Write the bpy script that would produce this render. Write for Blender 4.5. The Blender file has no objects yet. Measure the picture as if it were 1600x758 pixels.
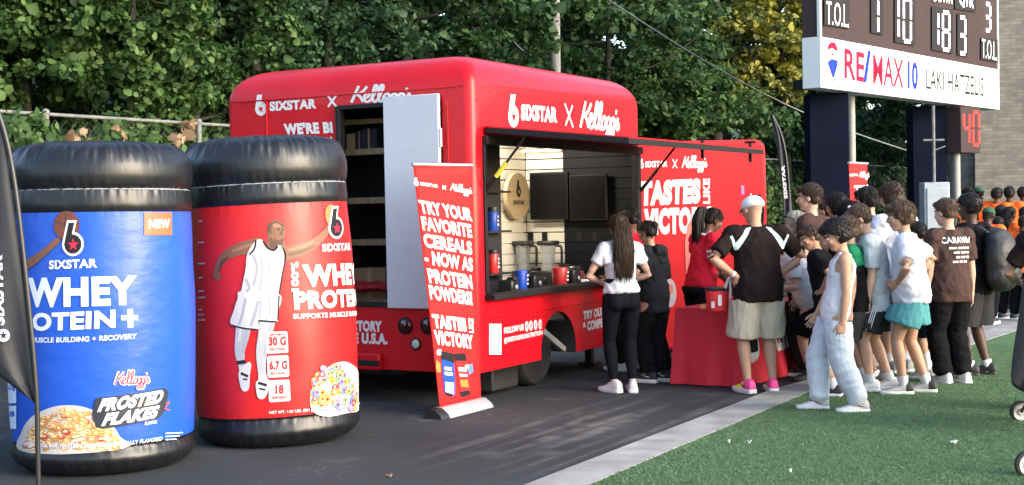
import bpy, bmesh, math, random
import numpy as np
from mathutils import Vector, Matrix, Euler, noise
from mathutils.bvhtree import BVHTree
rng = np.random.default_rng(7)
random.seed(7)
SC = bpy.context.scene
COL = SC.collection
R = math.radians
# ------------------------------------------------------------------ camera
EYE = 1.72; FPX = 2161.0; ROLL = R(1.13); PITCH = R(1.30)
cam = bpy.data.cameras.new('camera'); cam_o = bpy.data.objects.new('camera', cam); COL.objects.link(cam_o)
cam.sensor_width = 36.0; cam.lens = 36.0 * FPX / 1600.0; cam.clip_end = 800; cam.clip_start = 0.05
_rt = Vector((1, 0, 0)); _up = Vector((0, math.sin(PITCH), math.cos(PITCH))); _fw = Vector((0, math.cos(PITCH), -math.sin(PITCH)))
_cx = _rt * math.cos(ROLL) - _up * math.sin(ROLL); _cy = _rt * math.sin(ROLL) + _up * math.cos(ROLL)
M = Matrix((_cx, _cy, -_fw)).transposed().to_4x4(); M.translation = (0, 0, EYE)
cam_o.matrix_world = M
SC.camera = cam_o
# ------------------------------------------------------------------ world, sun, exposure
SUN_AZ, SUN_EL = R(122), R(22)
w = bpy.data.worlds.new('World'); SC.world = w; w.use_nodes = True
nt = w.node_tree; bg = nt.nodes['Background']
sky = nt.nodes.new('ShaderNodeTexSky'); sky.sky_type = 'NISHITA'; sky.sun_disc = False
sky.sun_elevation = SUN_EL; sky.sun_rotation = SUN_AZ; sky.air_density = 1.0; sky.dust_density = 2.0
nt.links.new(sky.outputs[0], bg.inputs[0]); bg.inputs[1].default_value = 0.15
sl = bpy.data.lights.new('sun', 'SUN'); so = bpy.data.objects.new('sun', sl); COL.objects.link(so)
sl.energy = 0.75; sl.angle = R(40.0); sl.color = (1.0, 0.94, 0.86)
sd = Vector((math.sin(SUN_AZ) * math.cos(SUN_EL), math.cos(SUN_AZ) * math.cos(SUN_EL), math.sin(SUN_EL)))
so.rotation_euler = sd.to_track_quat('Z', 'Y').to_euler(); so.location = (30, -5, 20)
SC.view_settings.view_transform = 'Standard'; SC.view_settings.look = 'None'
SC.view_settings.exposure = 1.98; SC.view_settings.gamma = 1.0; SC.view_settings.use_curve_mapping = False
SC.render.engine = 'CYCLES'
SC.cycles.max_bounces = 6; SC.cycles.diffuse_bounces = 3; SC.cycles.transparent_max_bounces = 6
SC.cycles.use_denoising = True

# ------------------------------------------------------------------ helpers: pixels of the photograph to rays
def ray(px, py):
    dx, dy = px - 800.0, py - 379.0
    x = dx * math.cos(ROLL) - dy * math.sin(ROLL); u = -(dx * math.sin(ROLL) + dy * math.cos(ROLL))
    return Vector((x, FPX * math.cos(PITCH) + u * math.sin(PITCH), u * math.cos(PITCH) - FPX * math.sin(PITCH))) / FPX
EYEV = Vector((0, 0, EYE))
def at(px, py, Y):
    r = ray(px, py); return EYEV + r * (Y / r.y)
def ground(px, py, z=0.0):
    r = ray(px, py); return EYEV + r * ((z - EYE) / r.z)

# ------------------------------------------------------------------ tags
def tag(o, label=None, cat=None, group=None, kind=None):
    if label: o['label'] = label
    if cat: o['category'] = cat
    if group: o['group'] = group
    if kind: o['kind'] = kind
    return o
def thing(name, label, cat, loc=(0, 0, 0), rz=0.0, group=None):
    o = bpy.data.objects.new(name, None); COL.objects.link(o); o.empty_display_size = 0.2
    o.location = loc; o.rotation_euler = (0, 0, rz)
    return tag(o, label, cat, group)
def copy_tree(o, parent=None):
    c = o.copy(); COL.objects.link(c); c.parent = parent
    for ch in list(o.children): copy_tree(ch, c)
    return c

# ------------------------------------------------------------------ materials
MATS = {}
def mat(name, col, rough=0.6, var=0.0, vscale=8.0, bump=0.0, bscale=40.0, spec=0.5, metal=0.0, coat=0.0, stretch=None, trans=0.0):
    if name in MATS: return MATS[name]
    m = bpy.data.materials.new(name); m.use_nodes = True; t = m.node_tree; b = t.nodes['Principled BSDF']
    c = (*col, 1.0)
    b.inputs['Base Color'].default_value = c; b.inputs['Roughness'].default_value = rough
    b.inputs['Specular IOR Level'].default_value = spec; b.inputs['Metallic'].default_value = metal
    b.inputs['Coat Weight'].default_value = coat; b.inputs['Coat Roughness'].default_value = 0.08
    if trans: b.inputs['Transmission Weight'].default_value = trans
    if var or bump:
        tc = t.nodes.new('ShaderNodeTexCoord'); mp = t.nodes.new('ShaderNodeMapping')
        t.links.new(tc.outputs['Object'], mp.inputs[0])
        if stretch: mp.inputs['Scale'].default_value = stretch
    if var:
        n = t.nodes.new('ShaderNodeTexNoise'); n.inputs['Scale'].default_value = vscale; n.inputs['Detail'].default_value = 5
        t.links.new(mp.outputs[0], n.inputs['Vector'])
        r = t.nodes.new('ShaderNodeMapRange'); r.inputs[1].default_value = 0.3; r.inputs[2].default_value = 0.7
        r.inputs[3].default_value = 1 - var; r.inputs[4].default_value = 1 + var
        t.links.new(n.outputs[0], r.inputs[0])
        mx = t.nodes.new('ShaderNodeVectorMath'); mx.operation = 'SCALE'; mx.inputs[0].default_value = col
        t.links.new(r.outputs[0], mx.inputs['Scale']); t.links.new(mx.outputs[0], b.inputs['Base Color'])
        r2 = t.nodes.new('ShaderNodeMapRange'); r2.inputs[3].default_value = max(0, rough - 0.08); r2.inputs[4].default_value = min(1, rough + 0.08)
        t.links.new(n.outputs[0], r2.inputs[0]); t.links.new(r2.outputs[0], b.inputs['Roughness'])
    if bump:
        n2 = t.nodes.new('ShaderNodeTexNoise'); n2.inputs['Scale'].default_value = bscale; n2.inputs['Detail'].default_value = 4
        t.links.new(mp.outputs[0], n2.inputs['Vector'])
        bp = t.nodes.new('ShaderNodeBump'); bp.inputs['Strength'].default_value = bump; bp.inputs['Distance'].default_value = 0.02
        t.links.new(n2.outputs[0], bp.inputs['Height']); t.links.new(bp.outputs[0], b.inputs['Normal'])
    MATS[name] = m
    return m
def emit(name, col, strength):
    if name in MATS: return MATS[name]
    m = mat(name, col, 0.5); b = m.node_tree.nodes['Principled BSDF']
    b.inputs['Emission Color'].default_value = (*col, 1); b.inputs['Emission Strength'].default_value = strength
    return m
def leaf_mat(name, c0, c1, c2, trans=0.35):
    if name in MATS: return MATS[name]
    m = bpy.data.materials.new(name); m.use_nodes = True; t = m.node_tree; b = t.nodes['Principled BSDF']; out = t.nodes['Material Output']
    g = t.nodes.new('ShaderNodeNewGeometry'); cr = t.nodes.new('ShaderNodeValToRGB'); e = cr.color_ramp.elements
    e[0].color = (*c0, 1); e[1].color = (*c2, 1); e.new(0.55).color = (*c1, 1)
    t.links.new(g.outputs['Random Per Island'], cr.inputs[0]); t.links.new(cr.outputs[0], b.inputs['Base Color'])
    b.inputs['Roughness'].default_value = 0.55; b.inputs['Specular IOR Level'].default_value = 0.3
    tr = t.nodes.new('ShaderNodeBsdfTranslucent'); mx = t.nodes.new('ShaderNodeMixShader'); mx.inputs[0].default_value = trans
    t.links.new(cr.outputs[0], tr.inputs[0]); t.links.new(b.outputs[0], mx.inputs[1]); t.links.new(tr.outputs[0], mx.inputs[2])
    t.links.new(mx.outputs[0], out.inputs[0]); MATS[name] = m
    return m

# ------------------------------------------------------------------ mesh builder
class MB:
    def __init__(s): s.v = []; s.f = []; s.m = []
    def add(s, vs, fs, m=0):
        k = len(s.v); s.v += [tuple(v) for v in vs]; s.f += [tuple(i + k for i in f) for f in fs]; s.m += [m] * len(fs)
        return k
    def box(s, c, size, m=0, rot=None):
        hx, hy, hz = size[0] / 2, size[1] / 2, size[2] / 2; c = Vector(c)
        vs = [Vector((x, y, z)) for x in (-hx, hx) for y in (-hy, hy) for z in (-hz, hz)]
        if rot is not None: vs = [rot @ v for v in vs]
        s.add([c + v for v in vs], [(0, 1, 3, 2), (4, 6, 7, 5), (0, 4, 5, 1), (2, 3, 7, 6), (0, 2, 6, 4), (1, 5, 7, 3)], m)
    def obox(s, o, ax, ay, az, m=0):     # box from a corner and three edge vectors
        o, ax, ay, az = map(Vector, (o, ax, ay, az))
        vs = [o + ax * i + ay * j + az * k for i in (0, 1) for j in (0, 1) for k in (0, 1)]
        fs = [(0, 1, 3, 2), (4, 6, 7, 5), (0, 4, 5, 1), (2, 3, 7, 6), (0, 2, 6, 4), (1, 5, 7, 3)]
        if ax.cross(ay).dot(az) < 0: fs = [f[::-1] for f in fs]
        s.add(vs, fs, m)
    def tube(s, pts, rads, seg=10, ref=None, m=0, cap=True):
        pts = [Vector(p) for p in pts]; n = len(pts); vs = []
        ref = Vector(ref) if ref is not None else None
        for i, p in enumerate(pts):
            t = (pts[min(i + 1, n - 1)] - pts[max(i - 1, 0)]).normalized()
            rf = ref if ref is not None else (Vector((0, 0, 1)) if abs(t.z) < 0.9 else Vector((1, 0, 0)))
            a = (rf - t * rf.dot(t))
            if a.length < 1e-4: a = t.orthogonal()
            a.normalize(); b = t.cross(a)
            r = rads[i] if i < len(rads) else rads[-1]
            rx, ry = r if isinstance(r, (tuple, list)) else (r, r)
            for k in range(seg):
                th = 2 * math.pi * k / seg
                vs.append(p + a * (rx * math.cos(th)) + b * (ry * math.sin(th)))
        fs = []
        for i in range(n - 1):
            for k in range(seg):
                k2 = (k + 1) % seg
                fs.append((i * seg + k, i * seg + k2, (i + 1) * seg + k2, (i + 1) * seg + k))
        if cap:
            fs.append(tuple(range(seg - 1, -1, -1))); fs.append(tuple((n - 1) * seg + k for k in range(seg)))
        s.add(vs, fs, m)
    def ell(s, c, axes, rad, m=0, nu=14, nv=9):
        c = Vector(c); ax = [Vector(a) for a in axes]; vs = []; fs = []
        for j in range(1, nv):
            ph = math.pi * j / nv
            for i in range(nu):
                th = 2 * math.pi * i / nu
                vs.append(c + ax[0] * (rad[0] * math.sin(ph) * math.cos(th)) + ax[1] * (rad[1] * math.sin(ph) * math.sin(th)) + ax[2] * (rad[2] * math.cos(ph)))
        top = len(vs); vs.append(c + ax[2] * rad[2]); vs.append(c - ax[2] * rad[2])
        for j in range(nv - 2):
            for i in range(nu):
                i2 = (i + 1) % nu
                fs.append((j * nu + i, (j + 1) * nu + i, (j + 1) * nu + i2, j * nu + i2))
        for i in range(nu):
            i2 = (i + 1) % nu
            fs.append((top, i, i2)); fs.append((top + 1, (nv - 2) * nu + i2, (nv - 2) * nu + i))
        s.add(vs, fs, m)
    def lathe(s, prof, seg=64, c=(0, 0, 0), m=0, cap=True, axis=None):
        vs = []; c = Vector(c)
        A = axis if axis is not None else Matrix.Identity(3)
        for r, z in prof:
            for k in range(seg):
                th = 2 * math.pi * k / seg; vs.append(c + A @ Vector((r * math.cos(th), r * math.sin(th), z)))
        fs = []
        for i in range(len(prof) - 1):
            for k in range(seg):
                k2 = (k + 1) % seg; fs.append((i * seg + k, i * seg + k2, (i + 1) * seg + k2, (i + 1) * seg + k))
        if cap:
            fs.append(tuple(range(seg - 1, -1, -1))); fs.append(tuple((len(prof) - 1) * seg + k for k in range(seg)))
        s.add(vs, fs, m)
    def mesh(s, name='mesh'):
        me = bpy.data.meshes.new(name); me.from_pydata(s.v, [], s.f)
        me.polygons.foreach_set('material_index', s.m); me.update(); return me
    def build(s, name, mats, parent=None, smooth=False, sharp=None, bevel=0.0):
        me = s.mesh(name); o = link(name, me, mats, parent)
        finish(o, smooth, sharp, bevel); return o
def link(name, me, mats, parent=None):
    o = bpy.data.objects.new(name, me); COL.objects.link(o)
    for mm in (mats if isinstance(mats, (list, tuple)) else [mats]): me.materials.append(mm)
    if parent is not None: o.parent = parent
    return o
def finish(o, smooth=False, sharp=None, bevel=0.0):
    if bevel:
        b = o.modifiers.new('bevel', 'BEVEL'); b.width = bevel; b.segments = 2; b.limit_method = 'ANGLE'; b.angle_limit = R(35); b.harden_normals = False
        smooth, sharp = True, sharp or 40
    if smooth:
        o.data.shade_smooth()
        if sharp: o.data.set_sharp_from_angle(angle=R(sharp))
def bake(o):                       # modifiers applied into the mesh
    dg = bpy.context.evaluated_depsgraph_get(); dg.update()
    me = bpy.data.meshes.new_from_object(o.evaluated_get(dg), preserve_all_data_layers=True, depsgraph=dg)
    old = o.data; o.modifiers.clear(); o.data = me; bpy.data.meshes.remove(old); return o
TEXN = {}
def cloudtex(sc):
    if sc not in TEXN:
        t = bpy.data.textures.new('folds', 'CLOUDS'); t.noise_scale = sc; t.noise_depth = 3; TEXN[sc] = t
    return TEXN[sc]
def remeshed(mb, name, mats, parent=None, voxel=0.008, smooth=3, disp=0.0, dscale=0.08, tex=None):
    o = mb.build(name, mats, parent)
    r = o.modifiers.new('r', 'REMESH'); r.mode = 'VOXEL'; r.voxel_size = voxel; r.use_smooth_shade = True
    if smooth:
        s = o.modifiers.new('s', 'SMOOTH'); s.factor = 0.5; s.iterations = smooth
    if disp:
        d = o.modifiers.new('d', 'DISPLACE'); d.texture = cloudtex(dscale); d.strength = disp; d.mid_level = 0.5
    bake(o); o.data.shade_smooth(); return o

# ------------------------------------------------------------------ flat art laid on a surface (lettering, prints)
class Plane:
    def __init__(s, o, ux, uz, inv=None):
        s.o = Vector(o); s.ux = Vector(ux).normalized(); s.uz = Vector(uz).normalized(); s.n = s.ux.cross(s.uz).normalized(); s.curved = False
        s.inv = inv            # parent's inverse world matrix
    def uv(s, px, py):
        r = ray(px, py); t = (s.o - EYEV).dot(s.n) / r.dot(s.n); p = EYEV + r * t - s.o
        return Vector((p.dot(s.ux), p.dot(s.uz)))
    def pt(s, u, v, w=0.0):
        p = s.o + s.ux * u + s.uz * v + s.n * w
        return s.inv @ p if s.inv else p
class Drum:                    # upright round drum with a radius profile; u = angle * R, angle measured from the side facing the eye
    def __init__(s, mw, R0, prof):
        s.mw = mw; s.mi = mw.inverted(); s.R = R0; s.prof = prof; s.curved = True
        e = s.mi @ EYEV; s.a0 = math.atan2(e.y, e.x)
    def rad(s, z):
        return float(np.interp(z, [p[1] for p in s.prof], [p[0] for p in s.prof]))
    def uv(s, px, py):
        o = s.mi @ EYEV; d = (s.mi.to_3x3() @ ray(px, py)); Rr = s.R
        for _ in range(3):
            a = d.x ** 2 + d.y ** 2; b = 2 * (o.x * d.x + o.y * d.y); c = o.x ** 2 + o.y ** 2 - Rr * Rr
            disc = max(b * b - 4 * a * c, 0); t = (-b - math.sqrt(disc)) / (2 * a); p = o + d * t; Rr = s.rad(p.z)
        an = math.atan2(p.y, p.x) - s.a0; an = (an + math.pi) % (2 * math.pi) - math.pi
        return Vector((an * s.R, p.z))
    def pt(s, u, v, w=0.0):
        a = s.a0 + u / s.R; r = s.rad(v) + w
        return Vector((r * math.cos(a), r * math.sin(a), v))
_txt = bpy.data.curves.new('lettering', 'FONT'); _txo = bpy.data.objects.new('lettering', _txt); COL.objects.link(_txo)
_tcache = {}
def text_mesh(body, bold=0.02, shear=0.0):
    k = (body, bold, shear)
    if k not in _tcache:
        _txt.body = body; _txt.offset = bold; _txt.shear = shear; _txt.resolution_u = 4; _txt.space_character = 1.0 + bold * 1.5
        dg = bpy.context.evaluated_depsgraph_get(); dg.update()
        me = _txo.evaluated_get(dg).to_mesh()
        v = np.empty(len(me.vertices) * 3); me.vertices.foreach_get('co', v); v = v.reshape(-1, 3)
        fs = [tuple(p.vertices) for p in me.polygons]
        v = v.copy(); mn, mx = v.min(0), v.max(0)
        v[:, 0] = (v[:, 0] - mn[0]) / (mx[0] - mn[0]); v[:, 1] = (v[:, 1] - mn[1]) / (mx[1] - mn[1])
        _txo.evaluated_get(dg).to_mesh_clear()
        _tcache[k] = (v, fs)
    return _tcache[k]
class Art:
    """flat shapes collected in the (u, v) of one surface, then laid on it"""
    def __init__(s, surf): s.s = surf; s.key = None; s.sets = {}; s.objs = []
    def get(s):
        if s.key not in s.sets: s.sets[s.key] = (MB(), [])
        return s.sets[s.key]
    @property
    def mb(s): return s.get()[0]
    @property
    def mats(s): return s.get()[1]
    def mi(s, m):
        if m not in s.mats: s.mats.append(m)
        return s.mats.index(m)
    def text(s, body, bl, br, tl, m, layer=2, bold=0.02, shear=0.0, uv=False):
        s.key = 'lettering'; v, fs = text_mesh(body, bold, shear)
        a, b, c = (Vector(bl), Vector(br), Vector(tl)) if uv else (s.s.uv(*bl), s.s.uv(*br), s.s.uv(*tl))
        ex, ey = b - a, c - a
        s.mb.add([(*(a + ex * p[0] + ey * p[1]), layer * 0.001) for p in v], fs, s.mi(m)); s.key = None
    def poly(s, pts, m, layer=1, uv=False, soft=False):
        P = [Vector(p) if uv else s.s.uv(*p) for p in pts]
        if soft:
            n = len(P); Q = smooth_line([P[-1]] + P + [P[0], P[1]], 4); P = Q[4:4 + 4 * n]
        from mathutils.geometry import tessellate_polygon
        tri = tessellate_polygon([[Vector((p.x, p.y, 0)) for p in P]])
        fs = []
        for t in tri:
            a, b, c = (P[i] for i in t)
            fs.append(t if (b - a).cross(c - a) > 0 else t[::-1])
        s.mb.add([(p.x, p.y, layer * 0.001) for p in P], fs, s.mi(m))
    def rect(s, x0, y0, x1, y1, m, layer=1): s.poly([(x0, y0), (x0, y1), (x1, y1), (x1, y0)], m, layer)
    def disc(s, c, rx, ry, m, layer=1, n=28, uv=False, rot=0.0):
        cs, sn = math.cos(rot), math.sin(rot)
        s.poly([(c[0] + rx * math.cos(2 * math.pi * k / n) * cs - ry * math.sin(2 * math.pi * k / n) * sn, c[1] + rx * math.cos(2 * math.pi * k / n) * sn + ry * math.sin(2 * math.pi * k / n) * cs) for k in range(n)], m, layer, uv)
    def stroke(s, pts, wd, m, layer=1, uv=False, rise=0.0):
        P = [Vector(p) if uv else s.s.uv(*p) for p in pts]; P = smooth_line(P) if len(P) > 2 else P
        n = len(P); L = []; 
        for i in range(n):
            t = (P[min(i + 1, n - 1)] - P[max(i - 1, 0)]).normalized(); nn = Vector((-t.y, t.x)); ww = wd(i / (n - 1)) if callable(wd) else wd
            L.append((P[i] + nn * ww / 2, P[i] - nn * ww / 2))
        vs = []
        for i, (a, b) in enumerate(L): vs += [(a.x, a.y, layer * 0.001 + rise * i), (b.x, b.y, layer * 0.001 + rise * i)]
        s.mb.add(vs, [(2 * i, 2 * i + 1, 2 * i + 3, 2 * i + 2) for i in range(n - 1)], s.mi(m))
    def six(s, bl, br, tl, rim, body, star, layer=1, uv=False):
        s.key = 'emblem'
        a, b, c = (Vector(bl), Vector(br), Vector(tl)) if uv else (s.s.uv(*bl), s.s.uv(*br), s.s.uv(*tl))
        ex, ey = b - a, c - a
        def outl(g):
            pts = [(0.28 - g * 0.7, 1.0 + g * .7), (0.62 + g, 1.0 + g * .7), (0.50 + g, 0.64 + g * .4)]
            for k in range(25):
                th = R(80) - R(262) * k / 24
                pts.append((0.5 + (0.44 + g) * math.cos(th), 0.32 + (0.32 + g * .7) * math.sin(th)))
            return pts
        def put(pts, m, ly): s.poly([a + ex * p[0] + ey * p[1] for p in pts], m, ly, True)
        put(outl(0.07), rim, layer)
        if body: put(outl(-0.035), body, layer + 1)
        if star:
            put([(0.52 + (0.27 if k % 2 == 0 else 0.11) * math.sin(2 * math.pi * k / 10), 0.30 + (0.20 if k % 2 == 0 else 0.08) * math.cos(2 * math.pi * k / 10)) for k in range(10)], star, layer + 2)
        s.key = None
    def script(s, bl, br, tl, m, layer=2, fat=0.2, uv=False):
        a, b, c = (Vector(bl), Vector(br), Vector(tl)) if uv else (s.s.uv(*bl), s.s.uv(*br), s.s.uv(*tl))
        ex, ey = (b - a) / 4.3, (c - a) / 1.95
        def el(cx, cy, rx, ry): return [(cx + rx * math.cos(t) + 0.25 * ry * math.sin(t), cy + ry * math.sin(t)) for t in [R(60 + 36 * k) for k in range(11)]]
        s.key = 'script_lettering'
        ST = [[(0.2, 0.0), (0.45, .65), (0.72, 1.35)], [(1.28, 1.28), (0.95, .85), (0.52, .62)], [(0.55, .66), (0.8, .45), (0.98, .02)],
              [(1.05, .32), (1.3, .42), (1.42, .62), (1.25, .72), (1.08, .45), (1.1, .12), (1.3, .02), (1.55, .22)],
              [(1.5, .2), (1.85, .85), (1.95, 1.25), (1.8, 1.32), (1.66, .8), (1.62, .2), (1.78, .0), (1.95, .2)],
              [(1.95, .2), (2.25, .85), (2.35, 1.25), (2.2, 1.32), (2.06, .8), (2.02, .2), (2.18, .0), (2.32, .2)],
              el(2.52, .32, .19, .32), el(2.98, .3, .19, .3), [(3.22, .6), (3.14, .1), (3.0, -.42), (2.82, -.55), (2.72, -.38), (2.95, -.12), (3.3, .15)],
              el(3.45, .3, .18, .3), [(3.68, .6), (3.6, .1), (3.46, -.42), (3.28, -.55), (3.18, -.38), (3.42, -.12), (3.8, .2)],
              [(3.86, 1.05), (3.8, .8)], [(3.8, .2), (4.02, .62), (3.98, .45), (4.12, .2), (4.0, .02), (3.82, .05)]]
        for i, st in enumerate(ST):
            P = smooth_line([Vector(p) for p in st]) if len(st) > 2 else [Vector(p) for p in st]
            n = len(P); vs = []
            for j in range(n):
                t = (P[min(j + 1, n - 1)] - P[max(j - 1, 0)]).normalized(); nn = Vector((-t.y, t.x)); w = fat * (0.8 if 0 < j < n - 1 else 0.7)
                for sg in (1, -1):
                    q = P[j] + nn * (sg * w / 2) + Vector((0, 0.55)); p = a + ex * q.x + ey * q.y
                    vs.append((p.x, p.y, layer * 0.001 + i * 0.0001 + j * 0.00004))
            s.mb.add(vs, [(2 * k, 2 * k + 1, 2 * k + 3, 2 * k + 2) for k in range(n - 1)], s.mi(m))
        s.key = None
    def done(s, name, parent=None):
        for k in list(s.sets):
            s.key = k; s.objs.append(s.lay(k or ('printed_mark' if name == 'lettering' else name), parent))
        s.key = None
        return s.objs[-1]
    def lay(s, name, parent):
        me = s.mb.mesh(name); bm = bmesh.new(); bm.from_mesh(me); bpy.data.meshes.remove(me)
        if s.s.curved and bm.verts:
            us = [v.co.x for v in bm.verts]; vs_ = [v.co.y for v in bm.verts]
            for ax, lo, hi, st in ((0, min(us), max(us), getattr(s.s, 'step', 0.05)), (1, min(vs_), max(vs_), getattr(s.s, 'step', 0.09))):
                k = math.ceil(lo / st)
                while k * st < hi:
                    no = (1, 0, 0) if ax == 0 else (0, 1, 0); co = (k * st, 0, 0) if ax == 0 else (0, k * st, 0)
                    bmesh.ops.bisect_plane(bm, geom=bm.verts[:] + bm.edges[:] + bm.faces[:], plane_co=co, plane_no=no, dist=1e-6); k += 1
        for v in bm.verts: v.co = s.s.pt(v.co.x, v.co.y, v.co.z + 0.002)
        if True:
            me = bpy.data.meshes.new(name); bm.to_mesh(me); bm.free()
        return link(name, me, s.mats, parent)
def smooth_line(P, sub=5):
    out = []; n = len(P)
    for i in range(n - 1):
        p0, p1, p2, p3 = P[max(i - 1, 0)], P[i], P[i + 1], P[min(i + 2, n - 1)]
        for k in range(sub):
            t = k / sub
            out.append(0.5 * ((2 * p1) + (p2 - p0) * t + (2 * p0 - 5 * p1 + 4 * p2 - p3) * t * t + (3 * p1 - p0 - 3 * p2 + p3) * t ** 3))
    out.append(P[-1]); return out
RED = (0.62, 0.018, 0.028)
WHITE = mat('white_vinyl', (0.68, 0.68, 0.69), 0.6, spec=.2)
# ================================================================== SETTING
D = Vector((0.4888, 0.8724, 0)); N = Vector((0.8724, -0.4888, 0)); Z = Vector((0, 0, 1))
def sheet(name, pts, z, m, depth=0.0):
    mb = MB(); n = len(pts)
    from mathutils.geometry import tessellate_polygon
    tri = tessellate_polygon([[Vector((p[0], p[1], 0)) for p in pts]]); fs = []
    for t in tri:
        a, b, c = (Vector(pts[i][:2]) for i in t); fs.append(t if (b - a).cross(c - a) > 0 else t[::-1])
    k = mb.add([(p[0], p[1], z) for p in pts], fs)
    if depth:
        mb.add([(p[0], p[1], z) for p in pts] + [(p[0], p[1], z - depth) for p in pts], [(i, (i + 1) % n, n + (i + 1) % n, n + i) for i in range(n)])
    o = mb.build(name, m); o['kind'] = 'structure'; return o
def asphalt_mat():
    m = mat('asphalt', (0.05, 0.052, 0.058), 0.9, bump=0.0, spec=0.2); t = m.node_tree; b = t.nodes['Principled BSDF']; L = t.links
    tc = t.nodes.new('ShaderNodeTexCoord')
    def noise_(sc, det=6, scale=None, rot=0.0):
        mp = t.nodes.new('ShaderNodeMapping'); L.new(tc.outputs['Object'], mp.inputs[0]); mp.inputs['Rotation'].default_value = (0, 0, rot)
        if scale: mp.inputs['Scale'].default_value = scale
        n = t.nodes.new('ShaderNodeTexNoise'); n.inputs['Scale'].default_value = sc; n.inputs['Detail'].default_value = det; L.new(mp.outputs[0], n.inputs['Vector']); return n, mp
    def ramp(src, a, bb, lo=0.0, hi=1.0):
        r = t.nodes.new('ShaderNodeMapRange'); r.inputs[1].default_value = a; r.inputs[2].default_value = bb; r.inputs[3].default_value = lo; r.inputs[4].default_value = hi
        L.new(src, r.inputs[0]); return r.outputs[0]
    def mth(op, a, bb):
        x = t.nodes.new('ShaderNodeMath'); x.operation = op
        for i, q in enumerate((a, bb)):
            if isinstance(q, (int, float)): x.inputs[i].default_value = q
            else: L.new(q, x.inputs[i])
        return x.outputs[0]
    big, _ = noise_(0.55); fine, _ = noise_(90, 3); mid, _ = noise_(4.0, 8)
    ang = math.atan2(D.y, D.x)
    streak, _ = noise_(1.0, 4, (0.35, 5.2, 1), 0.0)
    # tyre-dust streaks run along the kerb; rotate the coordinates first
    mp1 = t.nodes.new('ShaderNodeMapping'); mp1.inputs['Rotation'].default_value = (0, 0, -ang); L.new(tc.outputs['Object'], mp1.inputs[0])
    L.new(mp1.outputs[0], streak.inputs['Vector'].links[0].from_node.inputs[0])
    # place of the dusty patch
    sp = t.nodes.new('ShaderNodeSeparateXYZ'); L.new(mp1.outputs[0], sp.inputs[0])
    c = Vector((0.75, 10.9)); cu = c.x * math.cos(ang) + c.y * math.sin(ang); cv = -c.x * math.sin(ang) + c.y * math.cos(ang)
    du = mth('DIVIDE', mth('SUBTRACT', sp.outputs[0], cu), 2.6); dv = mth('DIVIDE', mth('SUBTRACT', sp.outputs[1], cv), 1.1)
    rr = mth('ADD', mth('MULTIPLY', du, du), mth('MULTIPLY', dv, dv)); rr = mth('ADD', rr, mth('MULTIPLY', mid.outputs[0], 0.5))
    patch = ramp(rr, 1.3, 0.3)
    st = mth('MULTIPLY', ramp(streak.outputs[0], 0.50, 0.60), patch)
    st = mth('MULTIPLY', st, ramp(mid.outputs[0], 0.3, 0.62))
    scuff, _ = noise_(1.6, 9); sc2 = mth('MULTIPLY', ramp(scuff.outputs[0], 0.60, 0.72), 0.30)
    lines, _ = noise_(2.3, 2); crack = mth('MULTIPLY', ramp(mth('ABSOLUTE', mth('SUBTRACT', lines.outputs[0], 0.5), 0), 0.010, 0.0), ramp(big.outputs[0], 0.5, 0.6)); crack = mth('MULTIPLY', crack, 0.45)
    f = mth('MAXIMUM', mth('MAXIMUM', mth('MULTIPLY', st, 0.7), sc2), crack)
    mx = t.nodes.new('ShaderNodeMix'); mx.data_type = 'RGBA'; L.new(f, mx.inputs['Factor'])
    base = t.nodes.new('ShaderNodeVectorMath'); base.operation = 'SCALE'; base.inputs[0].default_value = (0.037, 0.041, 0.043)
    L.new(mth('MULTIPLY', ramp(big.outputs[0], 0.3, 0.7, 0.7, 1.35), ramp(fine.outputs[0], 0.3, 0.7, 0.72, 1.28)), base.inputs['Scale'])
    L.new(base.outputs[0], mx.inputs['A']); mx.inputs['B'].default_value = (0.17, 0.165, 0.15, 1)
    L.new(mx.outputs['Result'], b.inputs['Base Color'])
    bp = t.nodes.new('ShaderNodeBump'); bp.inputs['Strength'].default_value = 0.5; bp.inputs['Distance'].default_value = 0.004; L.new(fine.outputs[0], bp.inputs['Height']); L.new(bp.outputs[0], b.inputs['Normal'])
    return m
ASPH = asphalt_mat()
CONC = mat('kerb_concrete', (0.29, 0.285, 0.265), 0.85, var=0.30, vscale=3.2, bump=0.3, bscale=120)
CONC2 = mat('apron_concrete', (0.22, 0.22, 0.215), 0.85, var=0.25, vscale=3, bump=0.2, bscale=90, stretch=(1, 4, 1))
TURF = mat('turf', (0.104, 0.185, 0.088), 0.9, var=0.16, vscale=14, bump=0.8, bscale=160, spec=0.1)
sheet('asphalt_lot', [(-300, -60), (300, -60), (300, 500), (-300, 500)], 0.0, ASPH)
g = ground
o1, o2 = g(929, 758), g(1267, 614); dv = (o2 - o1).normalized()
OUT = [o1 - dv * 22, o1, o2, g(1494, 549), g(1566, 526)]
OUT.append(OUT[-1] + (OUT[-1] - OUT[-2]).normalized() * 40)
def left_of(P, wd):
    r = []
    for i, p in enumerate(P):
        t = (P[min(i + 1, len(P) - 1)] - P[max(i - 1, 0)]).normalized(); r.append(p + Vector((-t.y, t.x, 0)) * wd)
    return r
INN = left_of(OUT, 0.36)
sheet('kerb_strip', OUT[::-1] + INN, 0.022, CONC, 0.05)
sheet('turf_field', OUT + [Vector((120, 60, 0)), Vector((120, -20, 0))], 0.016, TURF)
ap = [g(1470, 521), g(1500, 505), g(1566, 470), g(1700, 440), g(1700, 470), g(1566, 512), g(1500, 537)]
sheet('concrete_apron', ap, 0.006, CONC2)
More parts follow.
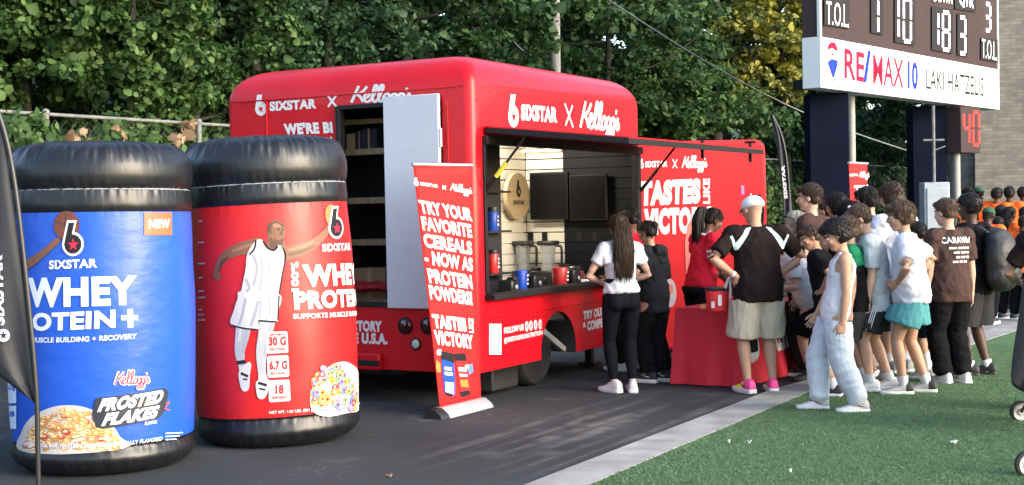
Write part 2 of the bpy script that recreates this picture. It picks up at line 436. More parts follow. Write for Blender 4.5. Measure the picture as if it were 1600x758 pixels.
# short turf blades near the viewer
def blades(name, n, m):
    P = []
    while len(P) < n:
        k = n * 3
        Y = rng.uniform(7.6, 16.5, k); px = rng.uniform(820, 1640, k); X = (px - 800) / FPX * Y
        keep = rng.uniform(0, 1, k) < (8.2 / Y) ** 1.2
        i = np.interp(Y, [p.y for p in OUT], [p.x for p in OUT]); keep &= X > i + 0.01
        P += list(zip(X[keep], Y[keep]))
    P = np.array(P[:n]); a = rng.uniform(0, 2 * np.pi, n); h = rng.uniform(0.008, 0.020, n); wd = rng.uniform(0.0025, 0.0055, n)
    lean = rng.normal(0, 0.016, (n, 2)); v = np.zeros((n, 3, 3))
    v[:, 0, 0] = P[:, 0] - np.cos(a) * wd; v[:, 0, 1] = P[:, 1] - np.sin(a) * wd; v[:, 1, 0] = P[:, 0] + np.cos(a) * wd; v[:, 1, 1] = P[:, 1] + np.sin(a) * wd
    v[:, :2, 2] = 0.015; v[:, 2, 0] = P[:, 0] + lean[:, 0]; v[:, 2, 1] = P[:, 1] + lean[:, 1]; v[:, 2, 2] = 0.015 + h
    return fastmesh(name, v.reshape(-1, 3), 3, m)
def fastmesh(name, v, k, m, parent=None):
    n = len(v) // k; me = bpy.data.meshes.new(name); me.vertices.add(len(v)); me.vertices.foreach_set('co', v.astype(np.float32).ravel())
    me.loops.add(n * k); me.loops.foreach_set('vertex_index', np.arange(n * k, dtype=np.int32)); me.polygons.add(n)
    me.polygons.foreach_set('loop_start', np.arange(0, n * k, k, dtype=np.int32)); me.polygons.foreach_set('loop_total', np.full(n, k, dtype=np.int32))
    me.update(calc_edges=True); return link(name, me, m, parent)
BL = leaf_mat('turf_blade', (0.082, 0.152, 0.070), (0.108, 0.192, 0.090), (0.150, 0.240, 0.120), 0.3)
tag(blades('turf_blades', 70000, BL), 'short green artificial grass blades of the playing field', 'grass', kind='stuff')

# ------------------------------------------------------------------ leaves
def leaf_cloud(name, cen, rad, n_per, size, m, parent=None, up=0.35, flat=0.75, shell=0.55, toward=None):
    cen = np.asarray(cen, float); k = len(cen); rad = np.broadcast_to(np.asarray(rad, float), (k,)); n = k * n_per
    c = np.repeat(cen, n_per, 0); r = np.repeat(rad, n_per)
    d = rng.normal(0, 1, (n, 3)); d /= np.linalg.norm(d, axis=1)[:, None]
    rr = r * (shell + (1 - shell) * rng.uniform(0, 1, n)) * rng.uniform(0.75, 1.15, n); off = d * rr[:, None]; off[:, 2] *= flat
    p = c + off
    nrm = d * 0.6 + rng.normal(0, 0.5, (n, 3)); nrm[:, 2] += up
    if toward is not None: nrm += np.asarray(toward)
    nrm /= np.linalg.norm(nrm, axis=1)[:, None]
    a = rng.normal(0, 1, (n, 3)); a[:, 2] -= 0.6; a -= nrm * (a * nrm).sum(1)[:, None]; a /= np.linalg.norm(a, axis=1)[:, None]; b = np.cross(nrm, a)
    s = size * np.clip(np.exp(rng.normal(-.05, .36, n)), .4, 2.2)[:, None]; w = s * rng.uniform(0.34, 0.5, n)[:, None]; dr = nrm * s * 0.12
    v = np.stack([p - a * s * 0.5, p - a * s * 0.18 + b * w - dr, p + a * s * 0.22 + b * w * 0.8 - dr, p + a * s * 0.58, p + a * s * 0.22 - b * w * 0.8 - dr, p - a * s * 0.18 - b * w - dr], 1)
    # two halves folded along the midrib
    q = v[:, [0, 1, 2, 3, 0, 3, 4, 5]].reshape(-1, 3)
    q = v.reshape(-1, 3); nl = len(v)
    me = bpy.data.meshes.new(name); me.vertices.add(nl * 6); me.vertices.foreach_set('co', q.astype(np.float32).ravel())
    idx = (np.arange(nl)[:, None] * 6 + np.array([0, 1, 2, 3, 0, 3, 4, 5])).astype(np.int32)
    me.loops.add(nl * 8); me.loops.foreach_set('vertex_index', idx.ravel()); me.polygons.add(nl * 2)
    me.polygons.foreach_set('loop_start', np.arange(0, nl * 8, 4, dtype=np.int32)); me.polygons.foreach_set('loop_total', np.full(nl * 2, 4, dtype=np.int32))
    me.update(calc_edges=True); return link(name, me, m, parent)
LF_VINE = leaf_mat('vine_leaf', (0.026, 0.067, 0.017), (0.057, 0.121, 0.031), (0.129, 0.206, 0.060))
LF_DARK = leaf_mat('dark_leaf', (0.017, 0.050, 0.022), (0.031, 0.079, 0.032), (0.065, 0.129, 0.048), 0.3)
LF_MID = leaf_mat('mid_leaf', (0.022, 0.061, 0.021), (0.046, 0.107, 0.031), (0.107, 0.184, 0.051))
LF_OLIVE_SUN = leaf_mat('olive_sun_painted_leaf', (0.05, 0.075, 0.02), (0.14, 0.165, 0.035), (0.55, 0.50, 0.10))  # olive leaves; the yellow end of the ramp is painted-in sunlight
LF_SUN_PAINTED = leaf_mat('sun_painted_leaf', (0.34, 0.34, 0.05), (0.56, 0.54, 0.09), (0.76, 0.70, 0.18), 0.5)  # foliage in low sun, its light put into the leaf colour as yellow
LF_DEAD = leaf_mat('dry_leaf', (0.16, 0.09, 0.045), (0.34, 0.22, 0.13), (0.50, 0.36, 0.25))
BARK = mat('bark', (0.030, 0.028, 0.022), 0.9, var=0.3, vscale=6, bump=0.8, bscale=14, stretch=(4, 4, 0.7))
PALE = mat('pale_bark', (0.34, 0.32, 0.29), 0.85, var=0.3, vscale=4, bump=0.5, bscale=14, stretch=(4, 4, 0.7))
STEEL = mat('galvanised_steel', (0.17, 0.175, 0.175), 0.7, var=0.25, vscale=12, spec=.2)

# ------------------------------------------------------------------ fence and growth on it
FA = at(75, 300, 19.6); FA.z = 0; FD = Vector((0.515, 0.857, 0)).normalized(); FN = Vector((-FD.y, FD.x, 0))
FH = 3.22
fe = thing('chain_link_fence', 'tall galvanised pipe fence overgrown with vines behind the trailer', 'fence', FA)
mb = MB()
for z in (FH, 1.6, 0.15): mb.tube([FD * -6 + Z * z, FD * 46 + Z * z], [0.026], 10)
mb.build('rail', STEEL, fe, True, 40)
for k in range(-2, 16):
    mb = MB(); p = FD * (3.05 * k); mb.tube([p, p + Z * (FH + 0.02)], [0.042], 12); mb.ell(p + Z * (FH + 0.03), ((1, 0, 0), (0, 1, 0), (0, 0, 1)), (0.055, 0.055, 0.05)); mb.build('post', STEEL, fe, True, 40)
mb = MB()
for s in (1, -1):
    for k in range(-60, 470, 1):
        x0 = k * 0.1; p0 = FD * x0 + Z * 0.1 + FN * 0.035 * 1; x1 = x0 + s * 3.0
        if not (-6.2 < x0 < 46.2): continue
        if k % 2: continue
        p1 = FD * max(min(x1, 46), -6) + Z * (0.1 + 3.05 * abs(max(min(x1, 46), -6) - x0) / 3.0) + FN * 0.035
        mb.tube([p0, p1], [0.002], 3, cap=False)
tag(mb.build('wire_mesh', mat('dull_wire', (0.07, 0.075, 0.07), 0.7), fe), kind='stuff')
def fpos(t, off, z): p = FA + FD * t + FN * off; return (p.x, p.y, z)
# vines: dense leaf clumps on and just behind the fence
def vine(name, label, t0, t1, z0, z1, off0, off1, n, r, npl, sz, m, density=1.0):
    root = thing(name, label, 'vine', fpos((t0 + t1) / 2, 0.1, 0))
    base = Vector(root.location)
    cen = [Vector(fpos(random.uniform(t0, t1), random.uniform(off0, off1), random.uniform(z0, z1))) - base for _ in range(n)]
    tag(leaf_cloud('foliage', [tuple(c) for c in cen], [random.uniform(0.7, 1.3) * r for _ in cen], npl, sz, m, root, 0.35, 0.85, 0.35, toward=(0.25, -0.45, 0.0)), kind='stuff')
    mb = MB()
    for k in range(int((t1 - t0) * 3)):
        a = random.uniform(t0, t1); b = a + random.uniform(-0.8, 0.8); o = random.uniform(off0, off1)
        P = [Vector(fpos(a + (b - a) * q + random.uniform(-.1, .1), o + random.uniform(-.1, .1), z1 * q)) - base for q in (0, .25, .5, .75, 1)]
        mb.tube(smooth_line(P, 3), [0.012], 5)
    tag(mb.build('stem', BARK, root, True), kind='stuff')
    return root
V1 = vine('vine', 'dense broad-leaved vine covering the fence beside the blue inflatable jar', -6, 4.0, 0.1, 3.0, -0.30, 0.5, 330, 0.40, 95, 0.115, LF_VINE)
dead = [tuple(Vector(fpos(t, -0.25, z)) - Vector(V1.location)) for t, z in ((0.35, 2.9), (0.6, 2.75), (1.15, 2.9), (2.35, 2.95), (2.5, 2.6), (2.2, 2.35), (2.6, 3.1), (2.05, 2.1), (-0.4, 2.3), (3.3, 2.8), (3.6, 2.7))]
tag(leaf_cloud('dry_leaves', dead, 0.15, 12, 0.13, LF_DEAD, V1, 0.0, 1.6, 0.3, toward=(0.3, -0.6, 0)), kind='stuff')
vine('vine', 'dense vine on the fence hidden behind the red trailer roof', 4.2, 20, 0.1, 3.1, -0.2, 0.5, 380, 0.48, 60, 0.14, LF_VINE)
vine('vine', 'vine covering the far end of the fence beside the dark scoreboard post', 20.2, 45, 0.1, 3.0, -0.2, 0.6, 460, 0.5, 55, 0.16, LF_MID)
# ------------------------------------------------------------------ trees behind the fence
def tree(label, px, Y, H, cr, zc, m, bark, ncl, npl, lsz, clr, tr=0.2, group='trees behind the fence', name='tree', seed=0):
    rs = np.random.default_rng(seed * 131 + int(px + 500) * 7 + int(Y))
    b = at(px, 330, Y); root = thing(name, label, 'tree', (b.x, b.y, 0), 0, group)
    mb = MB(); lean = Vector((rs.normal(0, .3), rs.normal(0, .3), 0))
    pts = [Vector((0, 0, -0.2)), Vector((0, 0, 0.4)) + lean * 0.1, Vector((0, 0, H * 0.35)) + lean * .5, Vector((0, 0, H * 0.65)) + lean, Vector((0, 0, H * 0.95)) + lean * 1.2]
    mb.tube(smooth_line(pts, 4), [tr * (1.25 - 1.15 * i / 16) for i in range(17)], 10)
    cen = []
    nb = 6
    for i in range(nb):
        an = 2.4 * i + rs.uniform(-.4, .4); z0 = H * rs.uniform(0.25, 0.75); L = cr * rs.uniform(0.6, 1.0)
        p0 = Vector((0, 0, z0)) + lean * (z0 / H); p2 = p0 + Vector((math.cos(an) * L, math.sin(an) * L, L * rs.uniform(0.1, 0.6))); p1 = (p0 + p2) / 2 + Vector((0, 0, -0.15 * L))
        mb.tube(smooth_line([p0, p1, p2], 4), [tr * 0.26 * (1 - 0.85 * k / 8) for k in range(9)], 6)
    mb.build('trunk', bark, root, True)
    hz = (H - zc[0]) / 2; mid = zc[0] + hz
    while len(cen) < ncl:
        d = rs.normal(0, 1, 3); d /= np.linalg.norm(d); q = rs.uniform(0.35, 1.0) ** 0.6
        k = 1 + 0.35 * noise.noise(Vector(d * 2.1 + seed + px)) 
        cen.append((d[0] * cr * q * k + lean.x, d[1] * cr * q * k + lean.y, mid + d[2] * hz * q * k))
    tag(leaf_cloud('crown', cen, [rs.uniform(0.6, 1.35) * clr for _ in cen], int(npl * 1.75), lsz * 0.70, m, root, 0.45, 0.6, 0.3), kind='stuff')
    return root
TR = [
 # label, px, Y, H, crown r, (low z), mat, bark, clumps, leaves, leaf size, clump r, trunk r
 ('broad-leaved tree draped in vine, at the outer end above the blue jar', -70, 22.0, 8.5, 2.0, (1.8,), LF_VINE, BARK, 110, 80, 0.155, 0.46, 0.2),
 ('light green broad-leaved tree straight above the blue jar', 60, 22.3, 8.2, 1.7, (2.2,), LF_VINE, BARK, 110, 80, 0.15, 0.42, 0.14),
 ('light green tree with a vine-wrapped trunk between the two jars', 190, 22.6, 8.6, 1.7, (2.4,), LF_VINE, BARK, 110, 80, 0.15, 0.42, 0.10),
 ('green tree with drooping broad leaves above the red jar', 300, 24.0, 8.4, 1.7, (2.2,), LF_MID, BARK, 110, 76, 0.15, 0.42, 0.15),
 ('dark feathery-leaved tree above the rear corner of the trailer', 415, 26.5, 9.5, 2.1, (1.6,), LF_DARK, BARK, 110, 70, 0.13, 0.45, 0.2),
 ('dark green tree over the trailer rear door', 535, 27.5, 10.0, 2.3, (1.6,), LF_DARK, BARK, 110, 66, 0.16, 0.5, 0.2),
 ('deep shaded dark tree over the near roof corner of the trailer', 660, 30.5, 10.5, 2.4, (1.6,), LF_DARK, BARK, 110, 60, 0.18, 0.5, 0.22),
 ('mid green tree with hanging sprays left of the pale trunk', 770, 31.5, 10.5, 2.2, (1.6,), LF_MID, BARK, 100, 56, 0.19, 0.5, 0.2),
 ('tree with a smooth pale grey trunk rising above the trailer roof', 868, 33.0, 14.0, 3.0, (7.6,), LF_MID, PALE, 90, 50, 0.2, 0.6, 0.19),
 ('bright green leafy tree above the serving hatch lettering', 930, 36.5, 9.0, 2.9, (1.4,), LF_MID, BARK, 140, 56, 0.2, 0.55, 0.2),
 ('tall dark tree behind the far roof end of the trailer', 1010, 42.0, 13.5, 3.2, (2.0,), LF_DARK, BARK, 130, 56, 0.22, 0.62, 0.25),
 ('green tree right behind the red display wall', 1070, 40.0, 6.6, 2.6, (1.0,), LF_MID, BARK, 130, 54, 0.22, 0.55, 0.2),
 ('tall olive tree with yellowing sprays beneath the overhead cable', 1120, 43.0, 13.0, 2.7, (4.2,), LF_OLIVE_SUN, BARK, 150, 54, 0.21, 0.5, 0.25),
 ('dark tree beside the black feather flag', 1195, 47.5, 8.2, 3.0, (1.2,), LF_DARK, BARK, 130, 54, 0.23, 0.6, 0.22),
 ('golden yellow leaved tree next to the scoreboard end', 1236, 45.5, 13.5, 1.45, (4.5,), LF_SUN_PAINTED, BARK, 150, 60, 0.20, 0.42, 0.18),
 ('dark tree visible between the two scoreboard posts', 1350, 57.0, 10.0, 3.8, (0.8,), LF_DARK, BARK, 150, 50, 0.26, 0.7, 0.25),
 ('dull green tree beside the grey electrical cabinet', 1430, 61.0, 10.5, 3.8, (0.8,), LF_MID, BARK, 130, 46, 0.27, 0.75, 0.25),
]
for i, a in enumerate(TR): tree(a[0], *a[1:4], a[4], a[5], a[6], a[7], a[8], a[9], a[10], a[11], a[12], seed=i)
# second row deep behind, fills the gaps
for i, px in enumerate((-120, 20, 150, 270, 400, 520, 640, 760, 880, 1000, 1130, 1290, 1400)):
    Y = (27, 27.5, 28, 30, 33, 35, 38, 41, 45, 50, 57, 64, 66)[i]
    tree('tall dark tree of the second row deep in the wood', px, Y, 14 + (i % 3), 3.2 + Y / 40, (1.0,), LF_DARK, BARK, 120, 42, 0.2 + Y / 280, 0.75, 0.24, group='second row of dark trees in the wood', seed=40 + i)
# wooded bank behind
def bank():
    mb = MB(); n, k = 60, 14; vs = []
    for i in range(n + 1):
        t = -40 + 140 * i / n
        for j in range(k + 1):
            q = j / k; p = FA + FD * t + FN * (9 + 30 * q); h = 11 * min(1, q * 1.8) ** 0.8 + 1.2 * noise.noise(Vector((t * .15, q * 4, 2)))
            vs.append((p.x, p.y, max(h, -0.2) if j else -0.3))
    mb.add(vs, [(i * (k + 1) + j, (i + 1) * (k + 1) + j, (i + 1) * (k + 1) + j + 1, i * (k + 1) + j + 1) for i in range(n) for j in range(k)])
    o = mb.build('wooded_hillside', mat('undergrowth', (0.016, 0.030, 0.013), 0.95, var=0.5, vscale=1.5, bump=1.0, bscale=6), None, True); o['kind'] = 'structure'
bank()
# overhead cable
mb = MB(); a, b = at(840, -75, 27), at(1420, 236, 40); P = [a.lerp(b, t) - Z * (0.5 * math.sin(math.pi * t)) for t in [i / 14 for i in range(15)]]
mb.tube(P, [0.019], 8); tag(mb.build('overhead_cable', mat('cable_jacket', (0.20, 0.22, 0.21), 0.6, var=.1), None, True), 'thick grey cable slanting down in front of the trees', 'cable')

# ------------------------------------------------------------------ brick building
def brick_mat():
    m = mat('brick', (0.4, 0.37, 0.33), 0.9); t = m.node_tree; L = t.links; b = t.nodes['Principled BSDF']
    tc = t.nodes.new('ShaderNodeTexCoord'); s = t.nodes.new('ShaderNodeSeparateXYZ'); c = t.nodes.new('ShaderNodeCombineXYZ'); L.new(tc.outputs['Object'], s.inputs[0])
    ad = t.nodes.new('ShaderNodeMath'); ad.operation = 'ADD'; L.new(s.outputs[0], ad.inputs[0]); L.new(s.outputs[1], ad.inputs[1])
    L.new(ad.outputs[0], c.inputs[0]); L.new(s.outputs[2], c.inputs[1])
    br = t.nodes.new('ShaderNodeTexBrick'); L.new(c.outputs[0], br.inputs[0]); br.inputs['Scale'].default_value = 1.0; br.inputs['Brick Width'].default_value = 0.34; br.inputs['Row Height'].default_value = 0.10
    br.inputs['Mortar Size'].default_value = 0.008; br.inputs['Color1'].default_value = (0.25, 0.22, 0.185, 1); br.inputs['Color2'].default_value = (0.165, 0.15, 0.135, 1); br.inputs['Mortar'].default_value = (0.17, 0.16, 0.145, 1); br.inputs['Bias'].default_value = -0.2
    n = t.nodes.new('ShaderNodeTexNoise'); n.inputs['Scale'].default_value = 3; n.inputs['Detail'].default_value = 6; L.new(c.outputs[0], n.inputs['Vector'])
    mx = t.nodes.new('ShaderNodeMix'); mx.data_type = 'RGBA'; mx.blend_type = 'OVERLAY'; mx.inputs['Factor'].default_value = 0.5; L.new(br.outputs[0], mx.inputs['A']); L.new(n.outputs[0], mx.inputs['B']); L.new(mx.outputs['Result'], b.inputs['Base Color'])
    bp = t.nodes.new('ShaderNodeBump'); bp.inputs['Strength'].default_value = 0.5; bp.inputs['Distance'].default_value = 0.02; bp.invert = True; L.new(br.outputs['Fac'], bp.inputs['Height']); L.new(bp.outputs[0], b.inputs['Normal'])
    return m
BRICK = brick_mat()
bc = at(1524, 300, 41.0); bc.z = 0
bl = thing('brick_building', 'large tan brick building behind the scoreboard and orange shirted crowd', 'building', bc, math.atan2(-0.26, 0.965))
mb = MB(); mb.box((15, 6, 6.5), (30, 12, 13.4)); wl = mb.build('wall', BRICK, bl)
mb = MB(); mb.box((15, 6, 13.35), (30.3, 12.3, 0.3)); mb.build('coping', CONC, bl)
mb = MB(); mb.box((-0.33, 1.8, 3.0), (0.64, 2.4, 6.4)); mb.build('lower_wing', BRICK, bl)
GLASSD = mat('dark_glass', (0.02, 0.022, 0.026), 0.1)
FRAME = mat('black_metal', (0.011, 0.011, 0.013), 0.55, var=0.1, spec=.25)
for xx in (1.50, 4.6):
    mb = MB(); mb.box((xx + 0.6, -0.015, 4.75), (1.2, 0.06, 1.3)); wn = mb.build('window', FRAME, bl); mb = MB(); mb.box((xx + 0.6, -0.05, 4.75), (1.05, 0.02, 1.15)); mb.build('pane', GLASSD, wn)

# ------------------------------------------------------------------ scoreboard
SBL = at(1283, 137, 24.4); SBR = at(1562, 172, 31.2); SBR.z = SBL.z; su = (SBR - SBL); SW = su.length; su.normalize(); sn = su.cross(Z)
sb = thing('scoreboard', 'large stadium scoreboard on two navy posts with white sponsor panel beneath', 'scoreboard', (SBL.x, SBL.y, 0))
inv = Matrix.Translation(-Vector((SBL.x, SBL.y, 0)))
SP = Plane(SBL, su, Z, inv); zb = SBL.z; loc = lambda u, w, z: su * u + sn * w + Z * z
top_u = SP.uv(1283, 57).y; z1 = zb + top_u
MAROON = mat('scoreboard_face', (0.052, 0.036, 0.038), 0.8, var=0.08, vscale=3, spec=.15)
PANELD = mat('digit_panel', (0.030, 0.030, 0.034), 0.8, spec=.1)
NAVY = mat('navy_wrap', (0.005, 0.007, 0.017), 0.9, var=0.15, vscale=2, spec=0.04)
SIGNW = mat('sign_white', (0.66, 0.70, 0.70), 0.75, var=0.03, spec=.15); SIGNS = mat('sign_end', (0.42, 0.48, 0.58), 0.4)
mb = MB(); mb.obox(loc(0, -0.36, zb), su * SW, sn * 0.36, Z * top_u, 0); mb.build('sponsor_panel', [SIGNW], sb, bevel=0.01)
mb = MB(); mb.obox(loc(0.02, -0.36, z1 + 0.004), su * (SW - 0.04), sn * 0.33, Z * 3.6, 0); body = mb.build('cabinet', [MAROON], sb)
mb = MB()
for u0 in (0.0, SW - 0.06): mb.obox(loc(u0, -0.06, z1 + 0.008), su * 0.06, sn * 0.06, Z * 3.6)
mb.build('frame', [SIGNW], sb)
A = Art(SP); RB = mat('sign_red', (0.66, 0.015, 0.05), 0.8, spec=.1); BLU = mat('sign_blue', (0.02, 0.045, 0.42), 0.8, spec=.1); BLK = mat('sign_black', (0.02, 0.02, 0.025), 0.8, spec=.1)
A.text('RE', (1319, 122), (1350.5, 129), (1319, 75), RB, bold=0.02); A.text('MAX', (1364, 131), (1411.5, 137.5), (1364, 85), RB, bold=0.008)
A.poly([(1348.5, 128), (1353.5, 129), (1360.5, 80), (1356, 79)], BLU, 2)
A.text('10', (1418, 139), (1434, 140.5), (1418, 95), BLU, bold=0.04)
A.poly([(1440, 94), (1440, 148), (1441.5, 148), (1441.5, 94)], mat('sign_grey', (.35, .35, .36), .5), 2)
A.text('LAKI HATZELIS', (1447, 139), (1537, 151), (1447, 107), BLK, bold=0.0)
# hot-air balloon emblem
A.poly([(1292, 79), (1294, 70), (1299, 65.5), (1305, 67), (1308.5, 76), (1308, 81), (1300, 75)], RB, 2); A.poly([(1293, 97), (1299, 92), (1309, 95), (1308.5, 102), (1303, 121), (1300.5, 121), (1294, 101)], BLU, 2)
A.text('RE/MAX', (1294, 86), (1307, 88), (1294, 82), BLK, 3, 0.01)
A.poly([(1301.5, 125), (1301.5, 127.5), (1303.5, 127.5), (1303.5, 125)], BLK, 2)
A.done('lettering', sb)
LED = emit('led_white', (1.0, 0.95, 1.0), 1.15)
B = Art(SP)
def panel(p): q = Art(SP); q.poly(p, PANELD, 1); q.done('digit_panel', sb)
def dig(*a): q = Art(SP); seg(q, *a); q.done('digit', sb)
def seg(surf_art, d, x0, y0, x1, y1, slope, m, wd, layer):
    """seven-segment digit in photo pixels; the top edge drops by slope per pixel"""
    ym = (y0 + y1) / 2
    P = lambda x, y: (x, y + (x - x0) * slope)
    S = {'a': ((x0, y0), (x1, y0)), 'g': ((x0, ym), (x1, ym)), 'd': ((x0, y1), (x1, y1)), 'f': ((x0, y0), (x0, ym)), 'b': ((x1, y0), (x1, ym)), 'e': ((x0, ym), (x0, y1)), 'c': ((x1, ym), (x1, y1))}
    on = {'0': 'abcdef', '1': 'bc', '3': 'abgcd', '8': 'abcdefg', '4': 'fgbc'}[d]
    for k in on:
        (ax, ay), (bx, by) = S[k]; g_ = 2.0 if k in 'agd' else 2.2
        if k in 'agd': ax += g_ * .4; bx -= g_ * .4
        else: ay += g_; by -= g_
        surf_art.stroke([P(ax, ay), P(bx, by)], wd, m, layer)
panel([(1361, -30), (1361, 51), (1380, 55), (1380, -26)]); panel([(1398, -30), (1398, 66), (1430, 72), (1430, -24)]); panel([(1456, 9), (1456, 78), (1489, 84), (1489, 15)]); panel([(1496, 20), (1496, 86), (1512, 89), (1512, 23)])
dig('1', 1362, -2, 1372, 50, .15, LED, 0.075, 3)
dig('1', 1393, -4, 1404, 58, .12, LED, 0.075, 3); dig('0', 1412, -2, 1423, 64, .12, LED, 0.075, 3)
dig('1', 1458, 18, 1466, 70, .13, LED, 0.08, 3); dig('8', 1473, 19, 1483, 77, .13, LED, 0.08, 3)
dig('3', 1500, 27, 1508, 83, .13, LED, 0.085, 3); dig('3', 1540, 6, 1547, 47, .15, LED, 0.085, 3)
panel([(1288, -30), (1288, 39), (1327, 45), (1327, -24)]); B.text('T.O.L.', (1291, 38), (1326, 43.5), (1291, 1), SIGNW, 3, 0.0)
panel([(1533, 58), (1533, 93), (1559, 97), (1559, 62)]); B.text('T.O.L.', (1534, 90), (1557.5, 95), (1534, 60), SIGNW, 3, 0.0)
panel([(1492, -12), (1492, 14), (1525, 19), (1525, -7)]); B.text('QTR', (1499, 10), (1521, 16), (1499, -11), LED, 3, 0.02); B.text('DOWN', (1458, 2), (1488, 7), (1458, -12), SIGNW, 3, 0.02)
B.done('lettering', sb)
# posts
for px0, px1, Yp, nm in ((1266, 1327, 25.5, 0), (1427, 1480, 29.4, 1)):
    a, b = at(px0, 250, Yp), at(px1, 250, Yp); c = (a + b) / 2; wd = (b - a).length
    mb = MB(); mb.box((c.x - SBL.x, c.y - SBL.y + 0.25, zb / 2 - 0.01), (wd, 0.5, zb)); mb.build('post', NAVY, sb, bevel=0.01)
GALV = mat('weathered_pole', (0.30, 0.30, 0.28), 0.7, var=0.15)
for px, Yp, rr in ((1331, 26.4, 0.075), (1491, 30.2, 0.09)):
    c = at(px, 250, Yp); mb = MB(); mb.tube([(c.x - SBL.x, c.y - SBL.y, 0), (c.x - SBL.x, c.y - SBL.y, zb + 0.2)], [rr], 14); mb.build('pole', GALV, sb, True, 40)
mb = MB(); c = at(1250, 133, 25.2); mb.box((c.x - SBL.x + .15, c.y - SBL.y, c.z), (0.5, 0.3, 0.16)); mb.build('bracket', FRAME, sb)
# play clock
cl0, cl1 = at(1502, 240, 29.2), at(1532, 240, 29.75)
cu = (cl1 - cl0); cu.z = 0; cwid = cu.length; cu.normalize(); cn = cu.cross(Z)
pc = thing('play_clock', 'small maroon play clock showing red 40 below the scoreboard', 'clock', (cl0.x, cl0.y, 0))
zt, zbm = at(1502, 166, 29.2).z, at(1502, 238.5, 29.2).z
cb = cn * -0.62 - cu * 0.0
mb = MB(); mb.obox(Z * zbm, cu * cwid, -cn * 0.5, Z * (zt - zbm)); mb.build('case', MAROON, pc, bevel=0.012)
CP = Plane(cl0 + Z * 0, cu, Z, Matrix.Translation(-Vector((cl0.x, cl0.y, 0)))); CA = Art(CP); LR = emit('led_red', (1.0, 0.012, 0.010), 0.75)
seg(CA, '4', 1506, 176, 1515, 224, .09, LR, 0.07, 2); CA.done('digit', pc); CA = Art(CP); seg(CA, '0', 1520.5, 175, 1529.5, 226, .09, LR, 0.07, 2); CA.done('digit', pc)
sidep = Plane(cl0 - cn * 0.5, cn, Z, Matrix.Translation(-Vector((cl0.x, cl0.y, 0)))); SA = Art(sidep)
SA.text('D', (0.13, 2.98), (0.36, 2.98), (0.13, 3.12), WHITE, 2, 0.05, 0, True); SA.done('lettering', pc)
mb = MB(); mb.tube([cu * cwid * 0.3 - cn * 0.25, cu * cwid * 0.3 - cn * 0.25 + Z * (zbm + 0.02)], [0.08], 12); mb.build('pole', GALV, pc, True, 40)
# electrical cabinet with mast
ca = at(1460, 310, 26.4)
ec = thing('electrical_cabinet', 'grey electrical cabinet with thin antenna mast beside the navy post', 'cabinet', (ca.x, ca.y, 0))
GREY = mat('cabinet_grey', (0.27, 0.32, 0.36), 0.5, var=0.06)
mb = MB(); mb.box((0, 0, 1.06), (0.49, 0.35, 2.1)); mb.build('case', GREY, ec, bevel=0.02)
mb = MB(); mb.box((0, -0.19, 1.4), (0.40, 0.02, 1.2)); mb.build('door', GREY, ec, bevel=0.008)
mb = MB(); zt_ = at(1458, 165, 26.4).z; mb.tube([(0.0, 0, 2.1), (0, 0, zt_)], [0.03], 10); mb.build('mast', STEEL, ec, True, 40)
mb = MB(); za = at(1458, 219, 26.4).z; mb.tube([(-.2, 0, za), (.2, 0, za)], [.02], 8); mb.tube([(0, 0, za - .2), (.22, 0, za - .12)], [.012], 8); mb.build('crossbar', STEEL, ec, True, 40)
# ================================================================== OBJECTS
GRED = mat('red_gloss', (0.50, 0.006, 0.014), 0.34, var=0.06, vscale=2.0, bump=0.015, bscale=2.5, coat=0.22, spec=0.18)
RUB = mat('tyre_rubber', (0.018, 0.018, 0.019), 0.8, bump=0.2, bscale=60)
ALU = mat('aluminium', (0.55, 0.56, 0.57), 0.35, metal=0.8, var=0.1)
GLOSSB = mat('black_inflatable_vinyl', (0.008, 0.009, 0.012), 0.36, bump=0.35, bscale=9, stretch=(1, 1, 0.3), spec=0.5)
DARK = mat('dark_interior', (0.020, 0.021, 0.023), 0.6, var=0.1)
PANEL = mat('grey_door_panel', (0.50, 0.54, 0.60), 0.45, var=0.03)
# ------------------------------------------------------------------ trailer (food truck body)
TC = Vector((-0.325, 12.1, 0)); TL, TWD, TZ0, TZ1 = 3.60, 2.79, 0.30, 3.125
tr = thing('concession_trailer', 'glossy red sampling trailer with open serving hatch and white lettering', 'trailer', TC, math.atan2(D.y, D.x))
